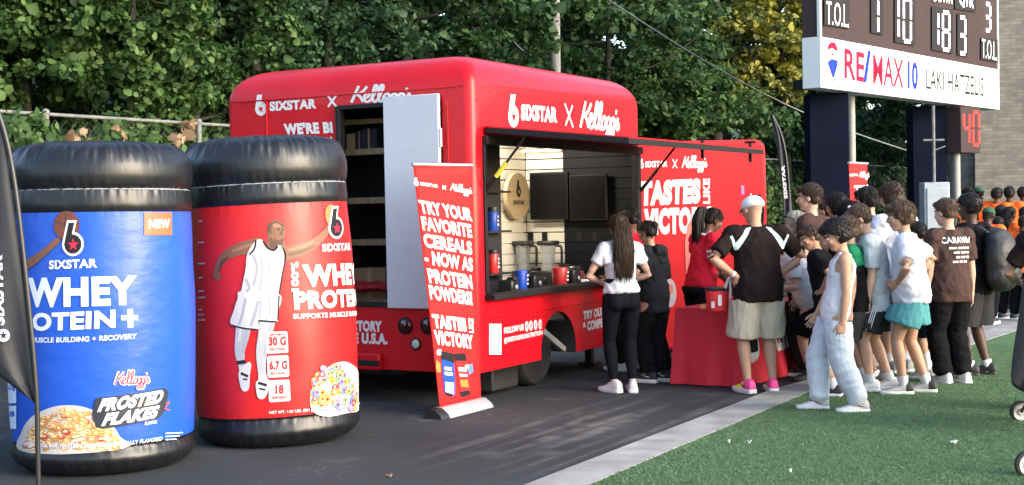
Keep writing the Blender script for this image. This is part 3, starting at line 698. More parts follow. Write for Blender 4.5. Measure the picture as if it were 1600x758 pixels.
# local frame: x along the serving side, y into the trailer, z up
TMI = (Matrix.Translation(TC) @ Matrix.Rotation(math.atan2(D.y, D.x), 4, 'Z')).inverted()
bpy.context.view_layer.update()
S1 = Plane(TC, D, Z, TMI)                       # serving side, u from the near corner
E_ = Vector((-0.8724, 0.4888, 0))
S2 = Plane(TC, -E_, Z, TMI)                     # rear, u negative to the outer end
def rrect(x0, x1, y0, y1, r, n=7):
    pts = []
    for cx, cy, a0 in ((x1 - r, y1 - r, 0), (x0 + r, y1 - r, 90), (x0 + r, y0 + r, 180), (x1 - r, y0 + r, 270)):
        for k in range(n): a = R(a0 + 90 * k / (n - 1)); pts.append((cx + r * math.cos(a), cy + r * math.sin(a)))
    return pts
def shell(x0, x1, y0, y1, z0, z1, r, rc, n=9):
    mb = MB(); rows = [(0, z0), (0, z1 - r)] + [(r * (1 - math.cos(R(90 * k / n))), z1 - r + r * math.sin(R(90 * k / n))) for k in range(1, n + 1)]
    vs = []; m = None
    for i, z in rows:
        P = rrect(x0 + i, x1 - i, y0 + i, y1 - i, rc + i * 0.25); m = len(P); vs += [(x, y, z) for x, y in P]
    fs = []
    for i in range(len(rows) - 1):
        for k in range(m): k2 = (k + 1) % m; fs.append((i * m + k, i * m + k2, (i + 1) * m + k2, (i + 1) * m + k))
    fs.append(tuple(range(m - 1, -1, -1))); fs.append(tuple((len(rows) - 1) * m + k for k in range(m))); mb.add(vs, fs); return mb
hull = shell(0, TL, 0, TWD, TZ0, TZ1, 0.30, 0.09).build('body', [GRED], tr)
def cut(o, mbs):
    cs = []
    for i, mb in enumerate(mbs):
        c = mb.build('cutter', []); cs.append(c); c.parent = tr
        b = o.modifiers.new('b', 'BOOLEAN'); b.operation = 'DIFFERENCE'; b.object = c; b.solver = 'EXACT'
    bpy.context.view_layer.update(); bake(o)
    for c in cs: bpy.data.objects.remove(c)
w0, w1 = S1.uv(753, 214), S1.uv(999, 231); s0, s1 = S1.uv(757, 467), S1.uv(940, 446)
WU0, WU1, WZ1, WZ0 = w0.x, w1.x, (w0.y + w1.y) / 2, (s0.y + s1.y) / 2
d0, d1 = S2.uv(526, 166), S2.uv(690, 154); d2 = S2.uv(620, 480)
DU0, DU1, DZ1, DZ0 = -d1.x, -d0.x, (d0.y + d1.y) / 2, d2.y
print('window', WU0, WU1, WZ0, WZ1, 'door', DU0, DU1, DZ0, DZ1)
inner = MB(); inner.box((TL / 2, TWD / 2, (0.62 + TZ1 - .36) / 2), (TL - 0.12, TWD - 0.12, TZ1 - .36 - 0.62))
win = MB(); win.box(((WU0 + WU1) / 2, 0, (WZ0 + WZ1) / 2), (WU1 - WU0, 0.4, WZ1 - WZ0))
dor = MB(); dor.box((0, (DU0 + DU1) / 2, (DZ0 + DZ1) / 2), (0.5, DU1 - DU0, DZ1 - DZ0))
ax0, ax1 = S1.uv(846, 560), S1.uv(900, 545); at_ = S1.uv(870, 487)
AU, AR = (ax0.x + ax1.x) / 2, (ax1.x - ax0.x) / 2 * 1.0
arch = MB(); arch.tube([(AU, -0.3, at_.y - AR), (AU, 0.75, at_.y - AR)], [AR], 40, ref=(1, 0, 0)); arch2 = MB(); arch2.box((AU, 0.225, (at_.y - AR) / 2), (AR * 2, 1.05, at_.y - AR))
cut(hull, [inner, win, dor, arch, arch2])
finish(hull, True, 32)
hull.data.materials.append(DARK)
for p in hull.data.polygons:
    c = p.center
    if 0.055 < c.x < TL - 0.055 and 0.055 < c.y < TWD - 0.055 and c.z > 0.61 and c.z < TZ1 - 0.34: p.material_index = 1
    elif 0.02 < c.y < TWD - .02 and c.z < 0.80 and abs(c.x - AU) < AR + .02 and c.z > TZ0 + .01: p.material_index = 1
# trim round the window
mb = MB(); fw = 0.055
mb.box(((WU0 + WU1) / 2, 0.0, WZ1 - 0.03), (WU1 - WU0 - 0.004, 0.10, 0.075)); mb.box(((WU0 + WU1) / 2, -0.02, WZ0 + 0.02), (WU1 - WU0 + 0.02, 0.18, 0.05))
mb.box((WU0 + 0.025, 0.02, (WZ0 + WZ1) / 2), (0.045, 0.08, WZ1 - WZ0 - 0.13)); mb.box((WU1 - 0.05, 0.02, (WZ0 + WZ1) / 2), (0.09, 0.08, WZ1 - WZ0 - 0.13))
mb.build('window_frame', FRAME, tr, bevel=0.006)
# seams: raised trim strips
mb = MB(); mb.box((TL / 2 + .05, -0.004, WZ0 - 0.16), (TL - 0.3, 0.012, 0.02)); mb.box((0.28, -0.006, WZ0 - 0.14), (0.09, 0.02, 0.03)); mb.build('trim_strip', GRED, tr, bevel=0.003)
mb = MB(); mb.box((-0.004, TWD / 2, DZ1 + 0.10), (0.012, TWD - 0.3, 0.012)); mb.box((-0.004, DU0 - 0.0 - 0.06, 1.6), (0.012, 0.012, 2.2))
mb.box((-0.004, 2.28, 1.7), (0.010, 0.012, 2.3)); mb.build('rear_seam', GRED, tr, bevel=0.002)
rv = MB()
def rivet(x, y, z, n_):
    n_ = Vector(n_); rv.ell((x, y, z), (n_.orthogonal().normalized(), n_.cross(n_.orthogonal()).normalized(), n_), (.009, .009, .004), 0, 8, 4)
for k in range(24): rivet(.16 + k * (TL - .3) / 23, -0.002, TZ1 - 0.335, (0, -1, 0)); rivet(-0.002, .14 + k * (TWD - .28) / 23, TZ1 - 0.335, (-1, 0, 0))
for k in range(20): rivet(.16 + k * (TL - .3) / 19, -0.002, TZ0 + .03, (0, -1, 0)) if abs(.16 + k * (TL - .3) / 19 - AU) > AR + .03 else None
for k in range(11): rivet(.085, -0.002, .5 + k * .22, (0, -1, 0)); rivet(-0.002, .10, .5 + k * .22, (-1, 0, 0)); rivet(-0.002, 2.25, .5 + k * .22, (-1, 0, 0))
rv.build('rivet', GRED, tr, True)
SEAM = mat('seam_gap', (.10, .004, .006), .6)  # dark red strips marking the panel joints
mb = MB(); mb.box((TL / 2, -0.0005, TZ1 - .300), (TL - .16, .004, .006)); mb.box((-.0005, TWD / 2, TZ1 - .300), (.004, TWD - .16, .006))
for x_ in (1.05, 2.55): mb.box((x_, -.0005, (TZ0 + WZ0) / 2 - .05), (.006, .004, WZ0 - TZ0 - .14))
mb.build('panel_joint', SEAM, tr)
# rear door frame and sliding door leaf
mb = MB(); mb.box((0.02, DU1 - 0.02, (DZ0 + DZ1) / 2), (0.09, 0.045, DZ1 - DZ0 - .01)); mb.box((0.02, (DU0 + DU1) / 2, DZ1 - 0.02), (0.09, DU1 - DU0 - 0.1, 0.04)); mb.box((0.02, (DU0 + DU1) / 2, DZ0 + 0.02), (0.09, DU1 - DU0 - 0.1, 0.04)); mb.build('door_frame', FRAME, tr, bevel=0.004)
lf = -S2.uv(607.5, 300).x; 
mb = MB(); mb.box((-0.045, (DU0 + lf) / 2, (DZ0 + DZ1) / 2 + 0.02), (0.04, lf - DU0, DZ1 - DZ0 + 0.05)); dl = mb.build('door', PANEL, tr, bevel=0.006)
mb = MB()
for zz in (1.35, 2.3): mb.tube([(-0.05, DU0 - 0.012, zz), (-0.05, DU0 - 0.012, zz + 0.16)], [0.014], 8)
mb.build('hinge', ALU, dl, True, 40)
# lamps on the rear
LAMPR = mat('lamp_dark_red', (0.05, 0.004, 0.006), 0.12, coat=1.0); LAMPW = mat('lamp_clear', (0.55, 0.55, 0.52), 0.15, bump=0.4, bscale=90)
for px, py, rr, m_ in ((634, 509, 0.058, LAMPR), (669, 509, 0.058, LAMPR), (650.5, 537.5, 0.042, LAMPW)):
    q = S2.uv(px, py); mb = MB(); A3 = Matrix(((0, 0, -1), (0, 1, 0), (1, 0, 0)))
    mb.lathe([(rr * 1.35, -0.004), (rr * 1.35, 0.012), (rr * 1.1, 0.02), (rr * 1.02, 0.012)], 28, (0, -q.x, q.y), 0, True, A3)
    lm = mb.build('rear_lamp', FRAME, tr, True, 40); mb = MB(); mb.lathe([(rr, 0.0), (rr, 0.016), (rr * .8, 0.024), (rr * .3, 0.030)], 28, (0, -q.x, q.y), 0, True, A3); mb.build('lens', m_, lm, True, 50)
# rear step panel at the outer part
q = S2.uv(612, 560); mb = MB(); mb.box((-0.03, (-q.x + TWD) / 2 - .05, 0.37), (0.06, TWD + q.x - 0.3, 0.15)); bp_ = mb.build('bumper', GRED, tr, bevel=0.015)
q = S2.uv(578, 573); mb = MB(); mb.box((-0.064, -q.x, 0.36), (0.012, 0.3, 0.05)); mb.build('plate', FRAME, bp_, bevel=0.004)
# wheels: an axle pair
def wheel(x, y, r=0.33, wd=0.22):
    A3 = Matrix(((1, 0, 0), (0, 0, 1), (0, -1, 0))); mb = MB()
    mb.lathe([(r * .6, -wd / 2 + .02), (r * .93, -wd / 2), (r, -wd / 2 + .03), (r, wd / 2 - .03), (r * .93, wd / 2), (r * .6, wd / 2 - .02)], 44, (x, y, r), 0, True, A3); o = mb.build('wheel', RUB, tr, True, 40)
    mb = MB(); mb.lathe([(r * .58, wd / 2 - .03), (r * .62, wd / 2 + .006), (r * .5, wd / 2 - .02), (r * .42, wd / 2 - .045), (r * .2, wd / 2 - .015), (r * .18, wd / 2 + .02), (r * .02, wd / 2 + .025)], 32, (x, y, r), 0, True, A3)
    rim = mb.build('rim', ALU, o, True, 30)
wheel(AU, 0.36); wheel(AU, TWD - 0.36)
mb = MB(); mb.tube([(AU, 0.3, 0.33), (AU, TWD - 0.3, 0.33)], [0.045], 10); mb.build('axle', FRAME, tr, True)
mb = MB(); mb.obox((AU - AR * .75, 0.1, 0.60), Vector((AR * 1.65, 0, -0.30)), (0, 0.03, 0), (0.02, 0, 0.05)); mb.build('brace', GALV, tr)
mb = MB(); mb.box((TL - 0.35, 0.5, 0.18), (0.08, 0.08, 0.3)); mb.box((TL - 0.35, 0.5, 0.03), (0.2, 0.2, 0.03)); mb.build('jack', FRAME, tr, bevel=0.005)
mb = MB(); mb.box((TL / 2, TWD / 2, 0.26), (TL - 0.5, 0.8, 0.08)); mb.build('chassis', FRAME, tr)
mb = MB(); mb.box((AU - 0.62, 0.5, 0.16), (0.5, 0.5, 0.24)); mb.build('tank', DARK, tr, bevel=0.02)
# ---- interior fittings of the kitchen
WALLW = mat('shiplap_white', (0.66, 0.61, 0.51), 0.55, var=0.06, vscale=2)
XE = TL - 0.075                                   # the end wall seen through the hatch
IP = Plane(TC + D * XE, -E_, Z)                   # u runs outward along it; local y = -u
pa, pb, pc_ = -IP.uv(786, 300).x, -IP.uv(881, 300).x, 0.07
yc_ = -IP.uv(823, 300).x                          # inner back wall, parallel to the serving side
mb = MB(); nb = 17; zz0, zz1 = 0.64, 2.66
for k in range(nb):
    h = (zz1 - zz0) / nb; mb.box((XE + 0.005, (yc_ + pb) / 2, zz0 + h * (k + .5)), (0.03, yc_ - pb, h - 0.012)); mb.box(((1.25 + XE) / 2, yc_ + .02, zz0 + h * (k + .5)), (XE - 1.25 - .02, 0.03, h - 0.012))
mb.box((XE + 0.03, (yc_ + pb) / 2, (zz0 + zz1) / 2), (0.02, yc_ - pb, zz1 - zz0)); mb.box(((1.25 + XE) / 2, yc_ + .045, (zz0 + zz1) / 2), (XE - 1.25 - .02, 0.02, zz1 - zz0)); mb.build('shiplap_wall', WALLW, tr, bevel=0.003)
SHADE = mat('shiplap_painted_shade', (0.006, 0.0065, 0.008), 0.6, var=0.1, spec=.2)  # same boards as the white stretch, their shade painted in as near-black
mb = MB()
for k in range(nb):
    h = (zz1 - zz0) / nb; mb.box((XE + 0.005, (pb + pc_) / 2, zz0 + h * (k + .5)), (0.03, pb - pc_ - .004, h - 0.003))
mb.build('charcoal_wall', SHADE, tr, bevel=0.003)
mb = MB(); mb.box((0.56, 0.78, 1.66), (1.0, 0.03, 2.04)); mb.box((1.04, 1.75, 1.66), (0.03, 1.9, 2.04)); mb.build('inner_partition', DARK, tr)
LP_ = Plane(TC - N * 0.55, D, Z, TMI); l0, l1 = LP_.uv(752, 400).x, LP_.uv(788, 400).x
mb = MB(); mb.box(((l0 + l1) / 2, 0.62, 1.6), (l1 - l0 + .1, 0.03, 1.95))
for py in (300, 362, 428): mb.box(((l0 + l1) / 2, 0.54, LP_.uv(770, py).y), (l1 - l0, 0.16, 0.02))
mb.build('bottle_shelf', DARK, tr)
# light strip on top of the shiplap wall (lit in the photograph)
mb = MB(); mb.box((XE - 0.07, (yc_ + pb) / 2, 2.40), (0.05, yc_ - pb, 0.03)); mb.build('light_strip', emit('warm_strip', (1.0, 0.80, 0.5), 0.5), tr)
for yy in ((yc_ * .75 + pb * .25), (yc_ * .2 + pb * .8)):      # downlights over the white wall
    ll = bpy.data.lights.new('ceiling_spot', 'AREA'); ll.shape = 'DISK'; ll.size = 0.3; ll.energy = 5; ll.color = (1.0, 0.92, 0.78)
    lo = bpy.data.objects.new('ceiling_spot', ll); COL.objects.link(lo); lo.parent = tr; lo.location = (XE - 1.15, yy, 2.60); lo.rotation_euler = (0, R(-42), 0)
    mb = MB(); mb.lathe([(0.075, 0), (0.08, .01), (.06, .03)], 24, (XE - 1.15, yy, 2.615)); mb.build('spot_housing', ALU, tr, True, 40)
# counters
mb = MB(); mb.box((TL / 2, 0.22, WZ0 - 0.02), (TL - 0.2, 0.36, 0.05)); mb.build('serving_counter', FRAME, tr, bevel=0.006)
mb = MB(); mb.box((XE - 0.27, (yc_ + .45) / 2, 0.84), (0.52, yc_ - .45, 0.05)); mb.box((XE - 0.22, (yc_ + .45) / 2, 0.73), (0.40, yc_ - .5, 0.18)); mb.box(((1.3 + XE - .55) / 2, yc_ - .22, 0.84), (XE - .55 - 1.3, 0.42, 0.05)); mb.build('back_counter', FRAME, tr, bevel=0.006)
# sockets with switch plates on the shiplap wall
for px in (830, 852, 906, 930):
    q = IP.uv(px, 370); mb = MB(); mb.box((XE - 0.012, -q.x, q.y), (0.012, 0.07, 0.11)); so_ = mb.build('socket', FRAME, tr, bevel=0.003)
# round wooden sign: kept as a thing (hangs on the wall)
OAK = mat('light_oak', (0.36, 0.27, 0.155), 0.5, var=0.15, vscale=3, stretch=(1, 1, 8))
def world(lx, ly, lz): return TMI.inverted() @ Vector((lx, ly, lz))
TRZ = math.atan2(D.y, D.x)
IPW = Plane(TC - N * (yc_ - 0.04), D, Z)
c = IPW.uv(804, 307); cw = IPW.pt(c.x, c.y)
ERZ = math.atan2(-E_.y, -E_.x)
rs = thing('round_sign', 'round pale wood sign with a dark number six emblem on the white wall', 'sign', cw, TRZ)
mb = MB(); A3 = Matrix(((1, 0, 0), (0, 0, 1), (0, -1, 0))); mb.lathe([(0.262, -0.05), (0.27, -0.04), (0.27, -0.01), (0.262, 0)], 48, (0, 0, 0), 0, True, A3); mb.build('disc', OAK, rs, True, 40)
RSP = Plane(cw + N * 0.051, D, Z, Matrix.Rotation(-TRZ, 4, 'Z') @ Matrix.Translation(-cw)); a = Art(RSP)
a.six((-0.05, 0.0), (0.05, 0.0), (-0.05, 0.17), BLK, None, OAK, 2, True); a.text('SIXSTAR', (-0.13, -0.09), (0.13, -0.09), (-0.13, -0.045), BLK, 2, 0.04, 0, True); a.done('lettering', rs)
# two wall screens
SCR = mat('screen_black', (0.004, 0.004, 0.005), 0.3, spec=.15)
for (x0, x1, y0, y1), lab in (((828, 886, 268, 344), 'black wall television over the blenders, half on the white wall'), ((890, 946, 271, 345), 'black wall television on the charcoal wall, inner one of two')):
    SPp = Plane(TC + D * (XE - 0.12), -E_, Z); p0, p1 = SPp.uv(x0, y1), SPp.uv(x1, y0); c = SPp.pt((p0.x + p1.x) / 2, (p0.y + p1.y) / 2)
    tv = thing('television', lab, 'television', c, ERZ); mb = MB(); mb.box((0, 0.03, 0), (p1.x - p0.x, 0.05, p1.y - p0.y)); mb.build('case', FRAME, tv, bevel=0.006)
    mb = MB(); mb.box((0, 0.001, 0), (p1.x - p0.x - 0.03, 0.006, p1.y - p0.y - 0.04)); mb.build('screen', SCR, tv)
    mb = MB(); mb.box((0, 0.08, 0), (0.2, 0.06, 0.2)); mb.build('bracket', FRAME, tv)
# two small spot lamps at the end of the kitchen
# ---- hatch: lifted, seen nearly edge on
HW = 1.42; hc = S1.pt((WU0 + WU1) / 2, WZ1 + 0.04); 
hp = D * 0 + world((WU0 + WU1) / 2, -0.0, WZ1 + 0.03); ev = (hp - EYEV); 
# tip the panel so that the plane of its underside holds the eye level line
q0 = hp; sl_ = (q0 - EYEV).z / ((q0 - EYEV).dot(N)) if abs((q0 - EYEV).dot(N)) > 1e-6 else 0
tilt = math.atan(sl_) ; print('hatch tilt', math.degrees(tilt))
mb = MB(); ct, st_ = math.cos(tilt), math.sin(tilt)
def hx(u, s, h): return (u, -(s * ct) - h * -st_ * 0, WZ1 + 0.035 + s * st_ + h)
HU0, HU1 = WU0 + 0.02, WU1 + 0.02
o_ = Vector(hx(HU0, 0.02, 0)); mb.obox(o_, Vector((HU1 - HU0, 0, 0)), Vector(hx(HU0, HW, 0)) - o_, (0, 0, 0.05)); hatch = mb.build('hatch', FRAME, tr, bevel=0.004)
mb = MB(); o_ = Vector(hx(HU0, 0.03, 0.052)); mb.obox(o_, Vector((HU1 - HU0, 0, 0)), Vector(hx(HU0, HW, 0.052)) - o_, (0, 0, 0.012)); mb.build('hatch_skin', GRED, hatch)
for s in (0.73, 1.27):
    mb = MB(); p = Vector(hx(HU1, s, 0.0)); mb.box(p + Vector((0.01, 0, 0.02)), (0.04, 0.03, 0.22)); mb.box(p + Vector((0.01, 0, 0.12)), (0.04, 0.12, 0.025)); mb.build('latch', FRAME, hatch, bevel=0.006)
YEL = mat('warning_yellow', (0.62, 0.58, 0.05), 0.5)
for u, nm in ((WU0 + 0.03, 0), (WU1 - 0.02, 1)):
    top = Vector(hx(u + 0.02, 0.42, 0.0)); bot = Vector((u, 0.03, WZ1 - 0.52)); mb = MB(); mb.tube([bot, top], [0.012], 8); mb.tube([bot, bot.lerp(top, .55)], [0.019], 8); g_ = mb.build('gas_strut', FRAME, hatch, True, 40)
    if nm == 0:
        mb = MB(); mb.tube([bot.lerp(top, .32), bot.lerp(top, .56)], [0.021], 8); mb.build('sleeve', YEL, g_, True, 40)
# ---- rear storage shelves
SHELF = mat('shelf_ply', (0.34, 0.26, 0.16), 0.6, var=0.2, vscale=3, stretch=(1, 6, 1))
r0, r1 = lf - 0.05, DU1 + 0.15
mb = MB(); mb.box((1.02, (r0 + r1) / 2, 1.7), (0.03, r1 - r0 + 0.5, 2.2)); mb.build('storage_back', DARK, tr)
RP = Plane(TC + D * 0.5, -E_, Z)
shz = []
for py in (236, 312, 377, 470):
    zz = RP.uv(570, py).y; shz.append(zz)
    mb = MB(); mb.box((0.72, (r0 + r1) / 2, zz), (0.5, r1 - r0 + .4, 0.03)); mb.box((0.46, (r0 + r1) / 2, zz - 0.01), (0.03, r1 - r0 + .4, 0.06)); mb.build('storage_shelf', SHELF, tr, bevel=0.004)
mb = MB(); mb.box((0.5, (r0 + r1) / 2, DZ1 - 0.12), (0.04, r1 - r0 + .4, 0.05)); mb.build('shelf_rail', SHELF, tr, bevel=0.004)
CARD = mat('cardboard', (0.30, 0.21, 0.13), 0.8, var=0.12); INK = mat('dark_box', (0.03, 0.035, 0.07), 0.6); KRAFT = mat('pale_card', (0.42, 0.33, 0.22), 0.8, var=.1)
def carton(px, py, sz, m, label, name='carton', cat='box', rz=0.1, depth=0.62):
    P_ = Plane(TC + D * depth, -E_, Z); q = P_.uv(px, py); p = P_.pt(q.x, 0)
    base = max([z for z in shz if z <= q.y + 0.05] or [0.62]) + 0.016
    t = thing(name, label, cat, (p.x, p.y, base), TRZ + rz, None); mb = MB(); mb.box((0, 0, sz[2] / 2), sz); mb.build('box', m, t, bevel=0.006)
    mb = MB(); mb.box((-sz[0] / 2 - 0.0015, 0, sz[2] * .5), (0.002, sz[1] * .12, sz[2] * .98)); mb.build('tape', KRAFT, t)
    return t
carton(556, 228, (0.14, 0.13, 0.16), KRAFT, 'pale brown carton on the upper storage shelf, nearest its inner end')
carton(568, 228, (0.16, 0.10, 0.18), INK, 'dark blue carton on the upper storage shelf beside the pale one')
carton(583, 228, (0.16, 0.17, 0.20), INK, 'wide dark carton on the upper storage shelf, furthest along')
carton(590, 465, (0.30, 0.34, 0.30), CARD, 'big brown cardboard box on the lowest storage shelf')
carton(570, 465, (0.26, 0.20, 0.20), CARD, 'small brown box leaning beside the big box on the lowest shelf', rz=0.4)
P_ = Plane(TC + D * 0.42, -E_, Z); q = P_.uv(585, 452); p = P_.pt(q.x, q.y)
mb = MB(); random.seed(3)
for k in range(9): mb.ell((random.uniform(-.06, .06), random.uniform(-.26, .26), random.uniform(0, .05)), ((1, 0, 0), (0, 1, 0), (0, 0, 1)), (random.uniform(.05, .09), random.uniform(.07, .12), random.uniform(.03, .05)))
CLR = mat('red_cloth', (0.42, 0.02, 0.03), 0.8, bump=.3, bscale=30)
o = remeshed(mb, 'folded_shirts', [CLR], None, 0.012, 2, 0.03, 0.05); o.location = (p.x, p.y, q.y); o.rotation_euler = (0, 0, TRZ); tag(o, 'heap of red folded shirts on the lowest storage shelf', 'clothes')
# ---- trailer lettering
A = Art(S1)
A.six((794, 196), (810, 197.5), (794, 149), WHITE, None, GRED, 1)
A.text('SIXSTAR', (813.5, 188), (870, 192), (813.5, 162.5), WHITE, 2, 0.055)
A.stroke([(882, 162), (895, 199)], 0.025, WHITE, 2); A.stroke([(894, 165), (883, 196)], 0.025, WHITE, 3)
A.script((903, 216), (969, 219), (903, 156), WHITE, 2, 0.24)
A.rect(764, 506, 783, 554, WHITE, 1)
A.poly([(763.5, 507), (763.5, 555), (783.5, 549), (783.5, 503)], WHITE, 1) if False else None
A.text('FOLLOW US', (787, 522), (817.5, 516), (787, 512), WHITE, 2, 0.05)
for k, px in enumerate((822.5, 829, 836.2, 843.5)):
    py = 510 - 1.1 * k; A.disc(S1.uv(px, py), 0.034, 0.048, WHITE, 2, 20, True)
    A.text('foXd'[k], S1.uv(px - 1.6, py + 4), S1.uv(px + 1.6, py + 3.6), S1.uv(px - 1.6, py - 4), GRED, 4, 0.03, 0, True)
A.text('@SIXSTARPRONUTRITION', (787, 538), (847, 525), (787, 528), WHITE, 2, 0.04)
A.text('TRY OUR NEW', (911, 500), (962, 489), (911, 486), WHITE, 2, 0.06); A.text('& COMPETE.', (910, 519), (951, 509), (910, 504), WHITE, 2, 0.06)
A.done('lettering', tr)
A = Art(S2)
A.six((399.5, 180), (417, 179), (398, 150), WHITE, None, GRED, 1)
A.text('SIXSTAR', (422, 174), (495, 169.5), (421.5, 159), WHITE, 2, 0.055)
A.stroke([(512, 149), (526, 167)], 0.022, WHITE, 2); A.stroke([(526, 149), (513, 167)], 0.022, WHITE, 3)
A.script((545, 171), (648, 168), (544, 134), WHITE, 2, 0.24)
A.text("WE'RE BI", (445, 211), (521, 208), (443, 193), WHITE, 2, 0.06)
A.text('OUR TEAM', (452, 236), (521, 233), (450, 217), WHITE, 2, 0.06)
A.text('VICTORY', (536, 517), (597, 519), (536, 500), WHITE, 2, 0.06); A.text('IN THE U.S.A.', (512, 536), (606, 538.5), (512, 518.5), WHITE, 2, 0.06)
A.stroke([(566, 553), (589, 553.5)], 0.008, WHITE, 2)
A.done('lettering', tr)
# things on the counters
def bottle_prof(h, r): return [(r * .85, 0), (r, h * .04), (r * .93, h * .3), (r, h * .62), (r * .98, h * .72), (r * .62, h * .8), (r * .62, h * .83)]
BLUEL = mat('blue_label', (0.015, 0.075, 0.50), 0.35); REDL = mat('red_label', (0.60, 0.03, 0.035), 0.35); BLKP = mat('black_plastic', (0.02, 0.02, 0.022), 0.35)
def tub(P_, px, py, h, r, m, label, handle=False, name='tub', cat='tub'):
    q = P_.uv(px, py); p = P_.pt(q.x, q.y); t = thing(name, label, cat, p, TRZ)
    mb = MB(); mb.lathe([(r * .9, 0), (r, h * .04), (r * (1.06 if handle else .96), h * .45), (r * (1.1 if handle else 1), h * .8), (r * .9, h * .84)], 28); mb.build('body', m, t, True, 50)
    mb = MB(); mb.lathe([(r * 1.02, h * .82), (r * 1.04, h * .86), (r * 1.02, h * .99), (r * .9, h)], 28); mb.build('lid', BLKP, t, True, 40)
    mb = MB(); pr = [(r * 1.0, h * .25), (r * 1.03, h * .3), (r * 1.03, h * .62), (r * 1.0, h * .66)]
    for k in range(3): mb.obox((-r * .3 + 0.0, -r * 1.085 - 0.002 * k, h * (.22 + .17 * k)), (r * (.6 - .1 * k), 0, 0), (0, -0.003, 0), (0, 0, h * .09))
    mb.build('label_print', WHITE, t)
    return t
BSH = Plane(TC - N * 0.5, D, Z)
tub(BSH, 770, 361, 0.23, 0.055, BLUEL, 'blue protein bottle on the upper ledge of the dark bottle shelf'); tub(BSH, 771, 427, 0.23, 0.055, REDL, 'red protein bottle on the lower ledge of the dark bottle shelf')
CNT = Plane(TC - N * 0.26, D, Z)
def on_counter(px, z=None):
    q = CNT.uv(px, 440); p = CNT.pt(q.x, WZ0 + 0.006); return p
def cup(px, h, r, m, label):
    p = on_counter(px); t = thing('tumbler', label, 'cup', p, TRZ); mb = MB(); mb.lathe([(r * .8, 0), (r * .85, .01), (r, h * .98), (r * .97, h), (r * .9, h * .97), (r * .75, .02)], 28); mb.build('cup', m, t, True, 50)
    mb = MB()
    for k in range(3): mb.obox((-r * .25, -r * (.93 + .03 * k) - .004, h * (.3 + .2 * k)), (r * .5, 0, 0), (0, -0.006, 0), (0, 0, h * .1))
    mb.build('label_print', WHITE, t); mb = MB(); P = smooth_line([Vector((r * .9, 0, h * .8)), Vector((r * 1.6, 0, h * .7)), Vector((r * 1.55, 0, h * .35)), Vector((r * .85, 0, h * .25))]); mb.tube(P, [0.012], 8); mb.build('handle', BLKP, t, True)
tub(Plane(TC + D * (XE - .2), -E_, Z), 838, 446, 0.20, 0.06, WHITE, 'white lidded canister on the back counter between two blenders'); tub(Plane(TC + D * (XE - .2), -E_, Z), 884, 446, 0.24, 0.07, BLKP, 'black lidded canister on the back counter below the inner television'); tub(Plane(TC + D * (XE - .2), -E_, Z), 905, 446, 0.20, 0.055, REDL, 'red lidded canister at the back counter against the charcoal wall'); cup(815, 0.20, 0.062, BLUEL, 'blue cup standing on the serving counter'); cup(875, 0.19, 0.085, REDL, 'red tub standing on the serving counter')
CLEAR = mat('clear_plastic', (0.55, 0.56, 0.55), 0.12, spec=0.6); cb_ = CLEAR.node_tree.nodes['Principled BSDF']; cb_.inputs['Alpha'].default_value = 0.35
def blender_(px, label, base=0.867):
    P_ = Plane(TC + D * (XE - 0.28), -E_, Z); q = P_.uv(px, 420); p = P_.pt(q.x, base); t = thing('blender', label, 'blender', p, ERZ, 'blenders on the back counter')
    mb = MB(); mb.box((0, 0, 0.09), (0.20, 0.22, 0.18)); mb.box((0, -0.115, 0.08), (0.06, 0.02, 0.06)); mb.build('base', BLKP, t, bevel=0.025)
    mb = MB(); n = 4; mb.lathe([(0.065, 0.19), (0.078, 0.3), (0.092, 0.47), (0.088, 0.47), (0.07, 0.28), (0.06, 0.2)], 8); mb.build('pitcher', CLEAR, t, True, 30)
    mb = MB(); mb.box((0, 0, 0.49), (0.20, 0.19, 0.05)); mb.build('lid', BLKP, t, bevel=0.015)
    mb = MB(); mb.tube(smooth_line([Vector((0.09, 0, .46)), Vector((0.16, 0, .45)), Vector((0.17, 0, .36)), Vector((0.165, 0, .24))]), [0.016], 8); mb.build('handle', BLKP, t, True)
for px, la in ((791, 'black blender with clear pitcher, half hidden by the dark side partition'), (818, 'black blender with clear pitcher behind the blue cup'), (857, 'black blender with clear pitcher below the gap between blue cup and red tub')): blender_(px, la)
for px, la, s_ in ((797, 'black blender base on the serving counter beside the dark shelf', .8), (834, 'black appliance base between the blue cup and the red tub', 1.0), (895, 'black mixer base on the serving counter beyond the red tub', 1.1)):
    p = on_counter(px); t = thing('mixer_base', la, 'appliance', p, TRZ); mb = MB(); mb.box((0, 0.02, 0.075 * s_), (0.17 * s_, 0.16, 0.15 * s_)); mb.box((0, -0.03, 0.16 * s_), (0.12 * s_, 0.10, 0.04)); mb.build('base', BLKP, t, bevel=0.02)
    mb = MB(); mb.lathe([(0.026, 0), (0.026, 0.012), (0.02, 0.016)], 16, (0, -0.065, 0.06 * s_), 0, True, Matrix(((1, 0, 0), (0, 0, -1), (0, 1, 0)))); mb.build('dial', ALU, t, True, 40)
p = on_counter(915); mb = MB(); mb.box((0, 0, 0.012), (0.24, 0.14, 0.024)); mb.box((0.02, 0.01, 0.03), (0.2, 0.1, 0.012)); o = mb.build('napkin_stack', WHITE, None, bevel=0.004); o.location = p; o.rotation_euler = (0, 0, TRZ + .2); tag(o, 'flat stack of white napkins on the serving counter', 'napkins')

